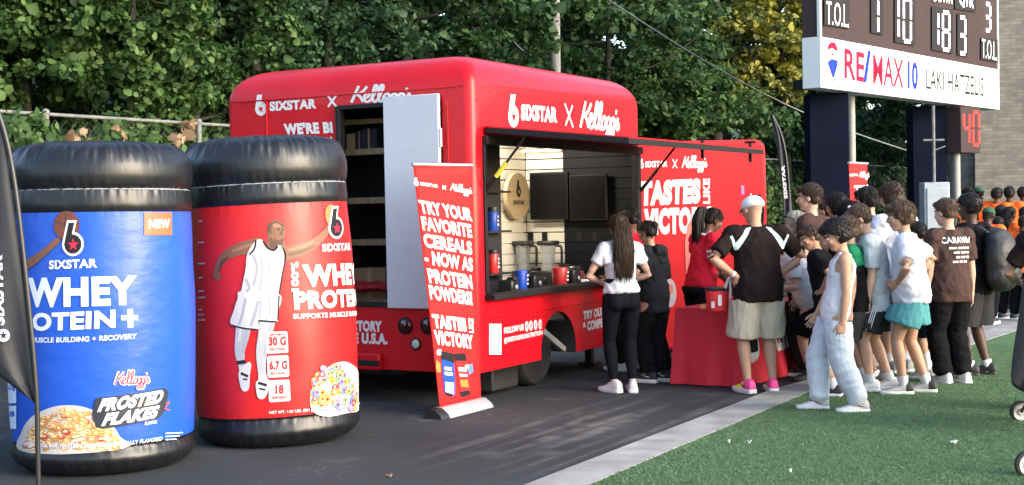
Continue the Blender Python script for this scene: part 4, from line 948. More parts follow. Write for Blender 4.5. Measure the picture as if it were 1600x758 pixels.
# ------------------------------------------------------------------ inflatable jars
def jar(name, label, X, Y, tiltx, tilty, H, Rr, colr, zl0, zl1, lab2):
    root = thing(name, label, 'inflatable jar', (X, Y, 0)); root.rotation_euler = (tiltx, tilty, 0); bpy.context.view_layer.update()
    zc, zt = zl1 + 0.155, H      # collar top, lid top
    bprof = [(0.02, 0.004), (Rr * .72, 0.004), (Rr * .88, 0.03), (Rr * .965, 0.085), (Rr * .985, 0.13), (Rr * .955, zl0 - 0.025), (Rr * .965, zl0)]
    lprof = [(Rr * .972, zl0)] + [(Rr * (.975 + .032 * math.sin(math.pi * k / 11)), zl0 + (zl1 - zl0) * k / 11) for k in range(1, 11)] + [(Rr * .970, zl1)]
    cprof = [(Rr * .968, zl1 + .002), (Rr * .985, zl1 + .05), (Rr * .97, zc - 0.012), (Rr * .955, zc)]
    hh = zt - zc
    tprof = [(Rr * .95, zc - .005), (Rr * .985, zc + hh * .10), (Rr * 1.005, zc + hh * .30), (Rr * .985, zc + hh * .55), (Rr * .90, zc + hh * .80), (Rr * .74, zc + hh * .93), (Rr * .45, zc + hh * .985), (0.01, zt)]
    def gath(z, seams, th):
        s = 0
        for zs, amp, wd, fr, sd in seams:
            q = math.exp(-((z - zs) / wd) ** 2); s += amp * q * (noise.noise(Vector((math.cos(th) * fr, math.sin(th) * fr, sd + z * 1.5))) + 0.6 * noise.noise(Vector((math.cos(th) * fr * 2.3, math.sin(th) * fr * 2.3, sd + 7))))
        return s + 0.006 * noise.noise(Vector((math.cos(th) * 2, math.sin(th) * 2, z * 3 + X)))
    def part(nm, prof, m, seams, sub=6, seg=320):
        P = [Vector(p) for p in prof]; P = smooth_line(P, sub); mb = MB(); vs = []
        for p in P:
            for k in range(seg):
                th = 2 * math.pi * k / seg; r = max(p.x + (gath(p.y, seams, th) if p.x > .1 else 0), 0.003); vs.append((r * math.cos(th), r * math.sin(th), p.y + (0 if p.x > Rr * .9 else gath(p.y, seams, th) * .7)))
        fs = [(i * seg + k, i * seg + (k + 1) % seg, (i + 1) * seg + (k + 1) % seg, (i + 1) * seg + k) for i in range(len(P) - 1) for k in range(seg)]
        mb.add(vs, fs); return mb.build(nm, m, root, True)
    part('base', bprof, GLOSSB, [(zl0, 0.010, 0.05, 16, 1), (0.05, 0.012, 0.05, 12, 3)])
    lb = part('label', lprof, colr, [(zl0, 0.003, 0.04, 14, 5), (zl1, 0.003, .05, 12, 6)], 4)
    part('collar', cprof, GLOSSB, [(zc, 0.010, .05, 20, 9), (zl1, 0.006, .04, 14, 2)])
    part('lid', tprof, GLOSSB, [(zc + hh * .78, 0.017, hh * .18, 22, 8), (zc, 0.010, .05, 16, 4)], 7)
    mb = MB(); mb.lathe([(Rr * .955, zc - .010), (Rr * .978, zc - 0.004), (Rr * .955, zc + .002)], 128, cap=False); mb.build('seam', mat('pale_piping', (.30, .32, .34), .5), root, True)
    dr = Drum(root.matrix_world.copy(), Rr, [(p[0] + 0.004, p[1]) for p in lprof])
    return root, dr
BLUEV = mat('blue_label_vinyl', (0.014, 0.082, 0.50), 0.34, bump=0.30, bscale=6, stretch=(1, 1, 1.6), spec=0.4)
REDV = mat('red_label_vinyl', (0.50, 0.014, 0.016), 0.36, bump=0.10, bscale=4, stretch=(1, 1, 1.6), spec=0.4)
BX, BY = at(165, 740, 9.72).x, 9.72
bj, BD = jar('inflatable_jar', 'giant inflatable blue jar with black screw lid and white lettering', BX, BY, R(-0.5), R(0.3), 2.26, 0.632, BLUEV, 0.215, 1.765, 0)
RX = at(438, 700, 10.7).x
rj, RD = jar('inflatable_jar', 'giant inflatable red jar printed with a basketball player', RX, 10.7, R(-0.5), R(-2.0), 2.33, 0.632, REDV, 0.235, 1.80, 0)
ORG = mat('orange_print', (0.72, 0.10, 0.03), 0.4); SKB = mat('brown_skin_print', (0.17, 0.075, 0.040), 0.5); SKD = mat('dark_skin_print', (0.075, 0.032, 0.018), 0.5); BALL = mat('ball_print', (0.13, 0.035, 0.022), 0.5)
LTXT = mat('pale_blue_print', (0.62, 0.70, 0.88), 0.4); CRD = mat('script_red_print', (0.55, 0.01, 0.05), 0.4); OUTB = mat('dark_print', (0.02, 0.025, 0.04), 0.4)
A = Art(BD)
A.disc(BD.uv(104, 352), 0.088, 0.095, BALL, 1, 28, True)
A.stroke([(86, 345), (104, 352), (124, 349)], 0.006, OUTB, 2); A.stroke([(104, 333), (102, 352), (106, 371)], 0.006, OUTB, 2)
A.poly([(38, 408), (52, 400), (70, 388), (86, 373), (93, 371), (95, 377), (88, 384), (74, 397), (58, 411), (44, 421), (38, 424)], SKB, 1)
A.done('ball_print', bj); A = Art(BD)
A.six((98, 398), (131, 397.5), (98, 347), WHITE, BLK, CRD, 3)
A.text('SIXSTAR', (77, 421), (152, 418), (77, 407), LTXT, 2, 0.04)
A.text('WHEY', (44, 480), (214, 476), (44, 434), LTXT, 2, 0.05)
A.text('PROTEIN', (22, 517), (180, 512), (22, 489), LTXT, 2, 0.045)
A.stroke([(189, 497), (215, 496)], 0.03, LTXT, 2); A.stroke([(203, 483), (203.5, 512)], 0.035, LTXT, 3)
A.rect(189, 493, 215, 500, LTXT, 4); A.text('PLUS', (191, 499), (213, 498.6), (191, 494), BLUEV, 5, 0.03)
A.text('SUPPORTS MUSCLE BUILDING + RECOVERY', (19, 534), (213, 529), (19, 526), LTXT, 2, 0.03)
A.poly([(225, 332), (225, 367), (268, 367.5), (268, 332)], ORG, 1); A.text('NEW', (232, 357), (265, 356), (232, 343), WHITE, 2, 0.05)
A.script((176, 610), (235, 606), (175, 580), WHITE, 1, 0.36); A.script((177, 609), (234, 605.5), (176, 581), CRD, 3, 0.17)
def tilted(txt, bl, br, tl):
    A.text(txt, bl, br, tl, OUTB, 1, 0.13, 0.35)
    A.text(txt, bl, br, tl, WHITE, 3, 0.05, 0.35)
A.poly([(144, 648), (150, 622), (256, 606), (262, 612), (258, 634), (250, 652), (160, 670), (150, 668)], OUTB, 7.2)
A.text('FROSTED', (152, 644), (252, 629), (155, 623), WHITE, 8.5, 0.06, 0.3); A.text('FLAKES', (158, 666), (246, 652), (161, 646), WHITE, 8.5, 0.06, 0.3)
A.text('FLAVOR', (226, 664.5), (245, 661.5), (226, 659), LTXT, 2, 0.03)
A.stroke([(256, 632), (264, 628), (257, 638), (265, 641)], 0.008, ORG, 2)
for y0, t1_ in ((594, '6.7g'), (634, '18')):
    A.rect(12.5, y0, 26, y0 + 36, LTXT, 1); A.text(t1_, (14.5, y0 + 17), (24, y0 + 17), (14.5, y0 + 8), BLUEV, 3, 0.04)
A.text('POWDERED DRINK MIX  NATURALLY AND ARTIFICIALLY FLAVORED', (30, 694), (252, 688), (30, 688), LTXT, 8, 0.02)
for k in range(3): A.stroke([(258, 677 + 5 * k), (285 - 5 * k, 676 + 5 * k)], 0.007, LTXT, 2)
A.done('lettering', bj); A = Art(BD)
BOWL = mat('bowl_print', (0.50, 0.46, 0.44), 0.4)
A.poly([(30, 703), (34, 676), (46, 655), (66, 642), (92, 634), (122, 634), (150, 643), (172, 660), (187, 682), (191, 701)], BOWL, 1, soft=True)
FL = [mat('flake_print_%s' % n, c, 0.5) for n, c in (('gold', (0.62, 0.36, 0.12)), ('amber', (0.50, 0.22, 0.07)), ('cream', (0.75, 0.60, 0.38)), ('berry', (0.45, 0.03, 0.04)))]
rr_ = random.Random(4)
FLS = mat('flake_print_shade', (0.36, 0.17, 0.06), .5)
for k in range(210):
    u = rr_.uniform(0, 1); px = 40 + 142 * u; lo_ = 640 + 48 * abs(2 * u - 1) ** 2.2; py = rr_.uniform(lo_, 700); r = rr_.uniform(3.5, 7.5); an0 = rr_.uniform(0, 6)
    rad_ = [r * rr_.uniform(.65, 1.1) for q in range(7)]
    P = [(px + 1.25 * rad_[q] * math.cos(R(51 * q) + an0), py + .75 * rad_[q] * math.sin(R(51 * q) + an0)) for q in range(7)]
    ly = 2 + k * .02; mm = FL[(0, 0, 2, 1, 0, 2, 0, 1, 2, 0, 3)[k % 11]]
    A.poly([(x + .7, y + 1.1) for x, y in P], FLS, ly, soft=True); A.poly(P, mm, ly + .008, soft=True); A.poly([(px + (x - px) * .45 - .8, py + (y - py) * .4 - .8) for x, y in P], FL[2], ly + .014, soft=True)
A.done('bowl_print', bj)
# ---- print of the red jar
WJ = mat('white_print', (0.50, 0.50, 0.53), 0.5, spec=.2); WJ2 = mat('soft_grey_print', (0.37, 0.38, 0.42), 0.5)
A = Art(RD)
def limb(pts, wds, m, ly):
    P = [RD.uv(*p) for p in pts]; n = len(P)
    A.stroke(P, lambda t: float(np.interp(t * (len(wds) - 1), range(len(wds)), wds)) / FPX * 10.1, m, ly, True)
limb([(337, 430), (342, 414), (354, 399), (376, 389), (404, 383)], (9, 12, 15, 20, 24), SKB, 1)
A.poly([(333, 426), (341, 424), (346, 432), (343, 438), (337, 436), (334, 432)], SKB, 2, soft=True)
limb([(438, 398), (462, 392), (488, 382), (508, 364), (516, 350)], (24, 19, 16, 11, 9), SKB, 1)
A.poly([(418, 378), (424, 366), (440, 372), (446, 388), (440, 400), (420, 396)], SKB, 1, soft=True)
A.disc((430.5, 362), 15, 16.5, SKD, 2) if False else A.disc(RD.uv(431.5, 362), 0.066, 0.083, SKB, 2, 24, True)
A.poly([(418.5, 362), (418, 354), (423, 347.5), (432, 345.5), (441, 348.5), (445.5, 355), (440, 354), (430, 352), (424, 356), (421.5, 364)], SKD, 3, soft=True)
A.poly([(428, 373), (436, 376), (443, 372), (442, 377), (436, 380), (430, 378)], SKD, 3, soft=True)
A.stroke([(434, 359.5), (437, 359)], 0.007, BLK, 4); A.stroke([(441, 359), (443.5, 359)], 0.007, BLK, 4); A.stroke([(436, 371), (441, 370.5)], 0.007, mat('lip_print', (.25, .08, .06), .5), 4)
A.poly([(401, 375), (412, 376), (418, 386), (428, 390), (434, 383), (440, 386), (444, 404), (441, 432), (436, 462), (432, 470), (376, 470), (378, 452), (384, 420), (387, 396)], WJ, 3, soft=True)
A.stroke([(400, 375), (398, 388), (390, 398)], 0.012, BLK, 4); A.stroke([(411, 376), (418, 387), (428, 391), (434, 384)], 0.014, BLK, 4); A.stroke([(441, 387), (446, 400), (441, 430), (436, 460)], 0.010, BLK, 4)
A.poly([(377, 455), (436, 458), (434, 490), (432, 503), (405, 500), (402, 515), (362, 508), (366, 485), (372, 466)], WJ, 3.4, soft=True)
A.stroke([(362, 508), (382, 513), (402, 515)], 0.012, BLK, 4); A.stroke([(404, 501), (418, 502), (432, 503)], 0.012, BLK, 4); A.stroke([(436, 462), (434, 500)], 0.010, BLK, 4)
limb([(381, 508), (378, 528), (375, 548), (377, 565), (381, 578)], (25, 22, 17, 13, 11), WJ2, 2)
limb([(418, 500), (414, 525), (409, 550), (409, 575), (411, 592)], (25, 21, 17, 13, 11), WJ2, 2)
limb([(377, 563), (378, 569)], (14, 14), BLK, 3); limb([(379, 572), (381, 580)], (13, 13), WJ, 3); limb([(410, 585), (411, 595)], (13, 13), WJ, 3)
A.poly([(374, 580), (388, 566), (393, 570), (391, 585), (390, 604), (386, 611), (379, 610), (375, 598)], WJ, 4, soft=True); A.poly([(401, 596), (417, 590), (420, 600), (418, 614), (412, 623), (404, 622), (401, 612)], WJ, 4, soft=True)
A.stroke([(377, 583), (388, 588)], 0.02, BLK, 5); A.stroke([(380, 592), (387, 593)], 0.012, BLK, 5); A.stroke([(404, 598), (417, 602)], 0.02, BLK, 5); A.stroke([(405, 607), (415, 609)], 0.012, BLK, 5)
SKS = mat('brown_print_dark', (0.085, 0.036, 0.020), .5); SKL = mat('brown_print_light', (0.27, 0.13, 0.075), .5); WJ3 = mat('jersey_print_fold', (0.31, 0.32, 0.37), .5)
limb([(343, 424), (347, 411), (357, 402)], (3, 5, 4), SKS, 2.2); limb([(362, 393), (378, 387), (398, 381)], (3, 5, 4), SKL, 2.3); limb([(452, 398), (474, 392), (492, 384)], (4, 6, 3), SKS, 2.2); limb([(450, 391), (470, 386), (490, 377)], (3, 4, 3), SKL, 2.3)
A.poly([(422, 371), (431, 378), (440, 376), (441, 384), (431, 389), (422, 385)], SKS, 2.4, soft=True); A.poly([(425, 352), (430, 349), (437, 351), (439, 356), (430, 356)], SKL, 3.6, soft=True); A.poly([(438, 362), (441, 361), (442, 366), (438, 367)], SKS, 3.8, soft=True); A.stroke([(432, 356.5), (438, 356)], .007, SKD, 4); A.stroke([(440, 356), (444, 356.5)], .007, SKD, 4); A.poly([(420, 358), (423, 357), (424, 364), (421, 366)], SKS, 3.9, soft=True)
for P_, w_ in (([(396, 398), (402, 420), (396, 446)], .020), ([(425, 394), (420, 416), (426, 440), (420, 454)], .018), ([(408, 400), (410, 430), (404, 455)], .012), ([(436, 400), (432, 425), (434, 450)], .02), ([(384, 436), (390, 450), (384, 456)], .022)): A.stroke(P_, w_, WJ3, 3.2)
for P_, w_ in (([(384, 466), (380, 488), (374, 508)], .02), ([(404, 470), (398, 492), (392, 510)], .022), ([(420, 468), (422, 486), (416, 500)], .016), ([(428, 464), (430, 482)], .014), ([(408, 464), (406, 498)], .012)): A.stroke(P_, w_, WJ3, 3.7)
limb([(387, 512), (384, 530), (380, 552)], (6, 7, 4), WJ3, 2.6); limb([(424, 504), (420, 528), (413, 556)], (6, 7, 4), WJ3, 2.6); limb([(376, 514), (373, 534)], (4, 4), WJ, 2.7); limb([(412, 504), (407, 530)], (4, 4), WJ, 2.7)
A.done('player_print', rj); A = Art(RD)
A.disc(RD.uv(518, 337), 0.075, 0.085, mat('amber_ball_print', (0.42, 0.16, 0.05), 0.5), 1, 24, True)
A.six((513, 372), (536, 370), (512, 325), WHITE, BLK, CRD, 3)
A.text('SIXSTAR', (503, 393.5), (547, 391), (502, 381.5), WHITE, 2, 0.04)
A.text('WHEY', (474, 449), (579, 443), (471, 414), WHITE, 2, 0.055); A.text('100%', (467, 455), (466, 409), (455, 455.5), WHITE, 2, 0.05)
A.text('PROTEIN', (460, 484), (562, 478), (458, 455), WHITE, 2, 0.055); A.text('SUPPORTS MUSCLE BUILDING', (458, 498.5), (563, 492.5), (457.5, 490.5), WHITE, 2, 0.03)
for (x0, y0), a_, b_, c_ in (((416, 518.5), '30 G', 'PROTEIN', 'OPTIMAL'), ((417.5, 556), '6.7 G', 'BCAAs', ''), ((419.5, 594), '18', 'SERVINGS', '')):
    A.poly([(x0 + 2, y0), (x0, y0 + 3), (x0 + .6, y0 + 32), (x0 + 3, y0 + 34.5), (x0 + 33, y0 + 32.5), (x0 + 34.5, y0 + 30), (x0 + 33, y0 + 1), (x0 + 31, y0 - 1)], WJ, 3)
    wI = 0.28 if a_ == '18' else 0.0
    A.text(a_, (x0 + 4 + 26 * wI, y0 + 22), (x0 + 31 - 26 * wI, y0 + 21), (x0 + 3.6 + 26 * wI, y0 + 8), REDV, 5, 0.04); A.text(b_, (x0 + 6, y0 + 29.5), (x0 + 29, y0 + 28.5), (x0 + 6, y0 + 25.5), REDV, 5, 0.02)
    if c_: A.text(c_, (x0 + 5, y0 + 6.5), (x0 + 29, y0 + 5.5), (x0 + 5, y0 + 3), REDV, 5, 0.02)
A.text('NET WT. 1.81 LBS. (821 g)', (421, 648), (490, 643), (420.5, 642.5), WHITE, 2, 0.03)
for k, py in enumerate((346, 379, 412, 434, 455, 465, 484, 492, 500)): A.stroke([(310, py), (317 + (k % 3) * 2, py - .3)], 0.010, WJ2, 2)
A.done('lettering', rj); A = Art(RD)
LC = [mat('loop_print_%s' % n, c, 0.45) for n, c in (('green', (0.16, 0.48, 0.22)), ('orange', (0.70, 0.22, 0.05)), ('yellow', (0.72, 0.55, 0.08)), ('red', (0.58, 0.05, 0.06)), ('blue', (0.10, 0.22, 0.55)), ('violet', (0.36, 0.20, 0.48)), ('milk', (0.50, 0.46, 0.44)))]
A.poly([(484, 626), (490, 604), (502, 584), (518, 570), (536, 565), (550, 570), (562, 588), (564, 636), (540, 646), (510, 651), (490, 644)], LC[6], 1, soft=True)
rr_ = random.Random(9)
for k in range(110):
    u = rr_.uniform(0, 1); px = 490 + 68 * u; top_ = 622 - 54 * math.sin(math.pi * min(1, .18 + u * .8)); py = rr_.uniform(top_, 638); r = rr_.uniform(5.0, 8.0) * 4.6e-3; c_ = RD.uv(px, py); ec_ = rr_.uniform(.6, 1)
    A.disc(c_, r, r * ec_, LC[k % 6], 2 + k * .08, 16, True); A.disc(c_ + Vector((.002, .003)), r * .42, r * ec_ * .42, LC[6] if k % 2 else REDV, 2.04 + k * .08, 10, True)
A.text('NATURALLY AND ARTIFICIALLY FLAVORED', (492, 640), (562, 632), (492, 636), LTXT, 8, 0.02)
A.done('cereal_print', rj)

# ------------------------------------------------------------------ roll-up banners
def rollup(label, bl, br, tl, tr_, nm):
    """four corners in the world; the base cassette stands on the ground"""
    c = (bl + br) / 2; c.z = 0; u = (br - bl); u.z = 0; wd = u.length; u.normalize(); n_ = u.cross(Z)
    t = thing('roll_up_banner', label, 'banner', c); n = 12; vs = []
    bl = bl.copy(); br = br.copy()
    for j in range(25):
        q = j / 24; a, b = bl.lerp(tl, q), br.lerp(tr_, q)
        for i in range(n + 1): s_ = i / n; p = a.lerp(b, s_) + n_ * (0.012 * math.sin(math.pi * s_) * math.sin(q * 3)); vs.append(p - c)
    mb = MB(); k = n + 1
    mb.add(vs, [(j * k + i, j * k + i + 1, (j + 1) * k + i + 1, (j + 1) * k + i) for j in range(24) for i in range(n)])
    bm_ = mat('banner_fabric', (0.56, 0.020, 0.022), 0.65, var=0.05, vscale=2, bump=.08, bscale=4, spec=.15)
    o = mb.build('panel', bm_, t, True); so_ = o.modifiers.new('t', 'SOLIDIFY'); so_.thickness = 0.004; bake(o)
    mb = MB(); mb.tube([tl - c - u * .01, tr_ - c + u * .01], [0.016], 10); mb.build('top_rail', ALU, t, True, 40)
    mb = MB(); prof = [(-0.12, 0.0), (0.12, 0.0), (0.10, 0.035), (0.035, 0.085), (-0.035, 0.085), (-0.10, 0.035)]
    m = len(prof); vs = [u * s_ + n_ * a_ + Z * z_ for s_ in (-wd / 2 - .02, wd / 2 + .02) for a_, z_ in prof]
    mb.add(vs, [(i, (i + 1) % m, m + (i + 1) % m, m + i) for i in range(m)] + [tuple(range(m - 1, -1, -1)), tuple(range(m, 2 * m))]); mb.build('cassette', mat('brushed_base', (0.50, 0.51, 0.53), 0.35, metal=0.4, var=.1), t, bevel=0.006)
    mb = MB()
    vs2 = [u * (-wd / 2 - .02 - e) + n_ * a_ * (1 - .2 * q) + Z * z_ * (1 - .1 * q) for q, e in ((0, .001), (1, .10)) for a_, z_ in prof]
    mb.add(vs2, [((i + 1) % m, i, m + i, m + (i + 1) % m) for i in range(m)] + [tuple(range(m)), tuple(range(2 * m - 1, m - 1, -1))]); mb.build('end_cap', BLKP, t, bevel=0.004)
    mb = MB(); mb.tube([(tl + tr_) / 2 - c - n_ * .03, -n_ * 0.06 + Z * .08], [0.012], 8); mb.build('support_pole', ALU, t, True, 40)
    # art plane through three corners
    s = Plane.__new__(Plane); s.curved = False; s.inv = Matrix.Translation(-c); s.o = bl; s.ux = u
    up = ((tl + tr_) / 2 - (bl + br) / 2).normalized(); s.uz = (up - u * up.dot(u)).normalized(); s.n = s.ux.cross(s.uz).normalized()
    def bil(px, py):
        """uv in the panel's own bilinear coordinates"""
        pl = Plane(bl, br - bl, s.uz); pl.n = (br - bl).normalized().cross(up).normalized()
        r = ray(px, py); tt = (bl - EYEV).dot(pl.n) / r.dot(pl.n); p = EYEV + r * tt
        hgt = (tl - bl).length; q = (p - bl).dot(up) / hgt
        for _ in range(3):
            a, b = bl.lerp(tl, q), br.lerp(tr_, q); x = (p - a).dot((b - a).normalized()) / (b - a).length
        return Vector((x, q))
    class B: curved = True
    bs = B(); bs.uv = bil
    def pt(u_, v_, w_):
        a, b = bl.lerp(tl, v_), br.lerp(tr_, v_); nn = (b - a).cross(up).normalized(); return a.lerp(b, u_) - c + nn * (w_ + 0.003) + n_ * (0.012 * math.sin(math.pi * max(0, min(1, u_))) * math.sin(v_ * 3))
    bs.pt = pt
    return t, bs
bl_, br_ = ground(688, 652), at(752, 632, 12.16)
bl_.z = br_.z = 0.075
nb_ = (br_ - bl_).cross(Z).normalized()
tl_, tr_ = at(645.5, 257, 11.42), at(736.5, 258.5, 11.80)
rb, RBS = rollup('tall red roll-up banner with white cereal slogan in front of the trailer', bl_, br_, tl_, tr_, 0)
A = Art(RBS); A_W = mat('banner_white', (0.78, 0.78, 0.78), 0.5)
A.six((659, 290), (664.5, 290), (658.5, 278), A_W, None, REDL, 1)
A.text('SIXSTAR', (666, 288.5), (686, 288), (666, 283), A_W, 1, 0.04); A.stroke([(691, 283), (695, 288)], 0.008, A_W, 1); A.stroke([(695, 283), (691, 288)], 0.008, A_W, 1.2)
A.script((699, 293), (726, 292), (699, 276), A_W, 1, 0.26)
for txt, bl, br, tl in (('TRY YOUR', (667, 333), (728, 331), (663.5, 312)), ('FAVORITE', (669.5, 359.5), (728.5, 357), (666.5, 337.5)), ('CEREALS', (671.5, 386), (729.5, 384), (669, 364)), ('- NOW AS', (672, 413), (731, 410), (670.5, 390.5)), ('PROTEIN', (677, 441.5), (732, 438), (673.5, 418.5)), ('POWDERS!', (678, 467.5), (732.5, 463.5), (675.5, 444.5))):
    A.text(txt, bl, br, tl, A_W, 1, 0.045)
A.text('TASTES', (682, 512), (726, 507), (679, 490), A_W, 1, 0.06); A.text('VICTORY', (683, 538), (736, 532), (681, 515), A_W, 1, 0.06); A.text('LIKE', (735.5, 506.5), (734, 484), (728.5, 507), A_W, 1, 0.05)
A.done('lettering', rb); A = Art(RBS)
def mini(pts_b, cap, colr, strip):
    A.poly(pts_b, colr, 1); A.poly(cap, BLK, 2); 
    for s_ in strip: A.poly(*s_)
mini([(691, 556), (708, 554), (711, 609), (706, 615), (694, 612)], [(689, 546), (707, 546), (709, 561), (691, 559)], BLUEL, [([(695, 570), (705, 569), (705, 574), (695, 575)], A_W, 3), ([(695, 578), (706, 577), (706, 582), (695, 583)], A_W, 3), ([(695, 594), (708, 592), (708, 611), (696, 610)], FL[2], 3), ([(695, 611), (707, 611), (705, 616), (697, 614)], BLK, 3)])
mini([(710, 555), (726, 553), (735, 598), (731, 604), (719, 606)], [(708, 546), (724, 541), (727, 553), (710, 557)], REDL, [([(714, 566), (726, 564), (727, 570), (715, 572)], A_W, 3), ([(716, 576), (728, 574), (729, 577), (717, 580)], A_W, 3), ([(717, 586), (728, 582), (731, 594), (719, 596)], LC[1], 3), ([(718, 604), (732, 598), (734, 604), (722, 612), (719, 610)], BLK, 3)])
A.disc(RBS.uv(688, 549), 0.055, 0.013, A_W, 2, 16, True); A.poly([(684, 562), (689, 566), (690, 580), (685, 582), (683, 574)], LC[1], 1); A.poly([(727, 560), (735, 555), (737, 568), (731, 574)], LC[4], 1); A.disc(RBS.uv(727, 562), 0.05, 0.010, FL[2], 2, 12, True)
A.stroke([(702, 633), (738, 625)], 0.004, A_W, 1)
A.done('bottle_print', rb)
# a second roll-up far behind the queue
Yb = 15.6
b1, b2 = at(1338, 560, Yb), at(1358, 560, Yb + .35); b1.z = b2.z = 0.075
t1, t2 = at(1326.5, 254.5, Yb + .05), at(1355, 256, Yb + .4)
rb2, RB2 = rollup('narrow looking red roll-up banner standing behind the queue by the navy post', b1, b2, t1, t2, 1)
A = Art(RB2); A.text('SIXSTAR', (1330, 275.5), (1340, 275.5), (1330, 271.5), A_W, 1, .04); A.script((1341, 281), (1354, 281), (1341, 268), A_W, 1, .3)
A.text('TRY', (1336, 304), (1354, 303), (1335, 290), A_W, 1, .06); A.text('FAV', (1338, 330), (1355, 329), (1337, 312), A_W, 1, .06); A.done('lettering', rb2)

# ------------------------------------------------------------------ fabric display wall
WY = 16.6
wl_, wr_ = at(992, 545, WY), at(1201, 542, WY + .05)
wt, wb = at(1100, 220.5, WY).z, 0.03
cx = (wl_.x + wr_.x) / 2; ww = wr_.x - wl_.x
dw = thing('display_wall', 'wide red fabric display wall printed with a white victory slogan', 'display', (cx, WY, 0))
WFAB = mat('display_fabric', (0.65, 0.032, 0.038), 0.75, var=0.05, vscale=1.2, bump=0.05, bscale=3, spec=.1)
mb = MB(); P = rrect(-ww / 2 + .02, ww / 2 - .04, wb, wt, 0.12); P = [(x + 0.02 * (1 - (z / wt)) * np.sign(x), z) for x, z in P]
m = len(P); vs = [(x, y, z) for y in (-0.16, 0.16) for x, z in P]
mb.add(vs, [tuple(range(m)), tuple(range(2 * m - 1, m - 1, -1))] + [((i + 1) % m, i, m + i, m + (i + 1) % m) for i in range(m)])
o = mb.build('fabric', WFAB, dw, bevel=0.04)
mb = MB()
for s_ in (-1, 1): mb.box((s_ * (ww / 2 - .25), 0, 0.015), (0.1, 0.6, 0.03))
mb.build('foot', ALU, dw, bevel=0.004)
WP = Plane(Vector((cx, WY - 0.162, 0)), (1, 0, 0), Z, Matrix.Translation(-Vector((cx, WY, 0)))); A = Art(WP)
A.six((1000.5, 263), (1006, 263), (1000.5, 249), A_W, None, WFAB, 1); A.text('SIXSTAR', (1008, 262), (1043, 261), (1008, 252), A_W, 1, .05); A.stroke([(1051, 249), (1058, 263)], .012, A_W, 1); A.stroke([(1058, 249), (1051, 263)], .012, A_W, 1.3)
A.script((1064, 270), (1106, 268), (1064, 244), A_W, 1, .26)
A.text('TASTES', (1000, 322.5), (1094, 318), (1001, 283), A_W, 1, .075); A.text('VICTORY', (1006, 368), (1112, 364), (1006, 326), A_W, 1, .075); A.text('LIKE', (1109.5, 318.5), (1109, 279), (1099, 318.5), A_W, 1, .05)
A.done('lettering', dw); A = Art(WP)
PEACH = mat('faded_print', (0.66, 0.20, 0.16), .6)
A.poly([(1074, 352), (1080, 343), (1086, 350), (1088, 366), (1086, 410), (1072, 430), (1070, 380)], PEACH, 2); A.poly([(1080, 346), (1085, 344), (1087, 352), (1080, 352)], mat('faded_dark_print', (.2, .1, .09), .6), 3)
A.disc(WP.uv(1187, 330), 0.055, 0.20, BLK, 1, 24, True); A.disc(WP.uv(1181, 330), 0.035, 0.16, mat('grey_print', (.3, .32, .36), .5), 2, 24, True); A.poly([(1158, 290), (1163, 290), (1163, 304), (1158, 304)], LC[5], 1)
A.disc(WP.uv(1047, 458), 0.075, 0.17, WJ, 1, 24, True); A.disc(WP.uv(1048, 452), 0.03, 0.06, PEACH, 2, 14, True)
A.done('picture_print', dw)

# ------------------------------------------------------------------ feather flags
FLAGM = mat('black_flag_cloth', (0.016, 0.018, 0.024), 0.65, bump=0.25, bscale=3, stretch=(1, 1, 0.3))
def flag(label, Yf, pole, pts_l, pts_r, group='black feather flags'):
    b = at(pole[0][0], pole[0][1], Yf); b0 = Vector((b.x, b.y, 0)); t = thing('feather_flag', label, 'flag', b0, 0, group)
    mb = MB(); PP = [at(x, y, Yf) - b0 for x, y in pole]; PP = [Vector((PP[0].x, 0, 0))] + PP[1:]; PP = smooth_line(PP, 6); mb.tube(PP, [0.014], 10); mb.build('pole', BLKP, t, True, 50)
    L_, R_ = smooth_line([Vector((*p, 0)) for p in pts_l], 6), smooth_line([Vector((*p, 0)) for p in pts_r], 6); n = len(L_); k = 9; vs = []
    for i in range(n):
        for j in range(k):
            q = L_[i].lerp(R_[i], j / (k - 1)); p = at(q.x, q.y, Yf + 0.035 * math.sin(i * .35 + j * .9) * (1 - abs(2 * j / (k - 1) - 1))) - b0; vs.append(p)
    mb = MB(); mb.add(vs, [(i * k + j, (i + 1) * k + j, (i + 1) * k + j + 1, i * k + j + 1) for i in range(n - 1) for j in range(k - 1)]); o = mb.build('cloth', FLAGM, t, True); s_ = o.modifiers.new('t', 'SOLIDIFY'); s_.thickness = 0.004; bake(o)
    mb = MB(); 
    for an in (0, 60, 120): mb.box((PP[0].x, 0, 0.02), (0.9, 0.03, 0.03), 0, Matrix.Rotation(R(an), 3, 'Z'))
    mb.build('cross_base', FRAME, t)
    return t, b0
f1, fb = flag('black feather flag on a pole in front of the blue inflatable jar', 7.4, [(60, 780), (59, 700), (56, 600), (40, 430), (22, 280), (2, 190), (-30, 120), (-70, 100)], [(-75, 108), (-90, 200), (-85, 380), (-70, 480), (-30, 560), (52, 628)], [(-66, 100), (-2, 190), (16, 285), (36, 430), (47, 530), (56, 630)])
FP = Plane(at(10, 500, 7.35), (1, 0, 0), Z, Matrix.Translation(-fb)); A = Art(FP)
A.text('SIXSTAR', (8, 508), (4, 398), (-9, 509), LTXT, 3, 0.04); A.disc(FP.uv(6, 524), .034, .034, LTXT, 3, 24, True); cc = FP.uv(6, 524)
A.poly([cc + Vector(((.024 if k % 2 == 0 else .010) * math.sin(2 * math.pi * k / 10), (.024 if k % 2 == 0 else .010) * math.cos(2 * math.pi * k / 10))) for k in range(10)], FLAGM, 4, True)
o = A.done('lettering', f1); 
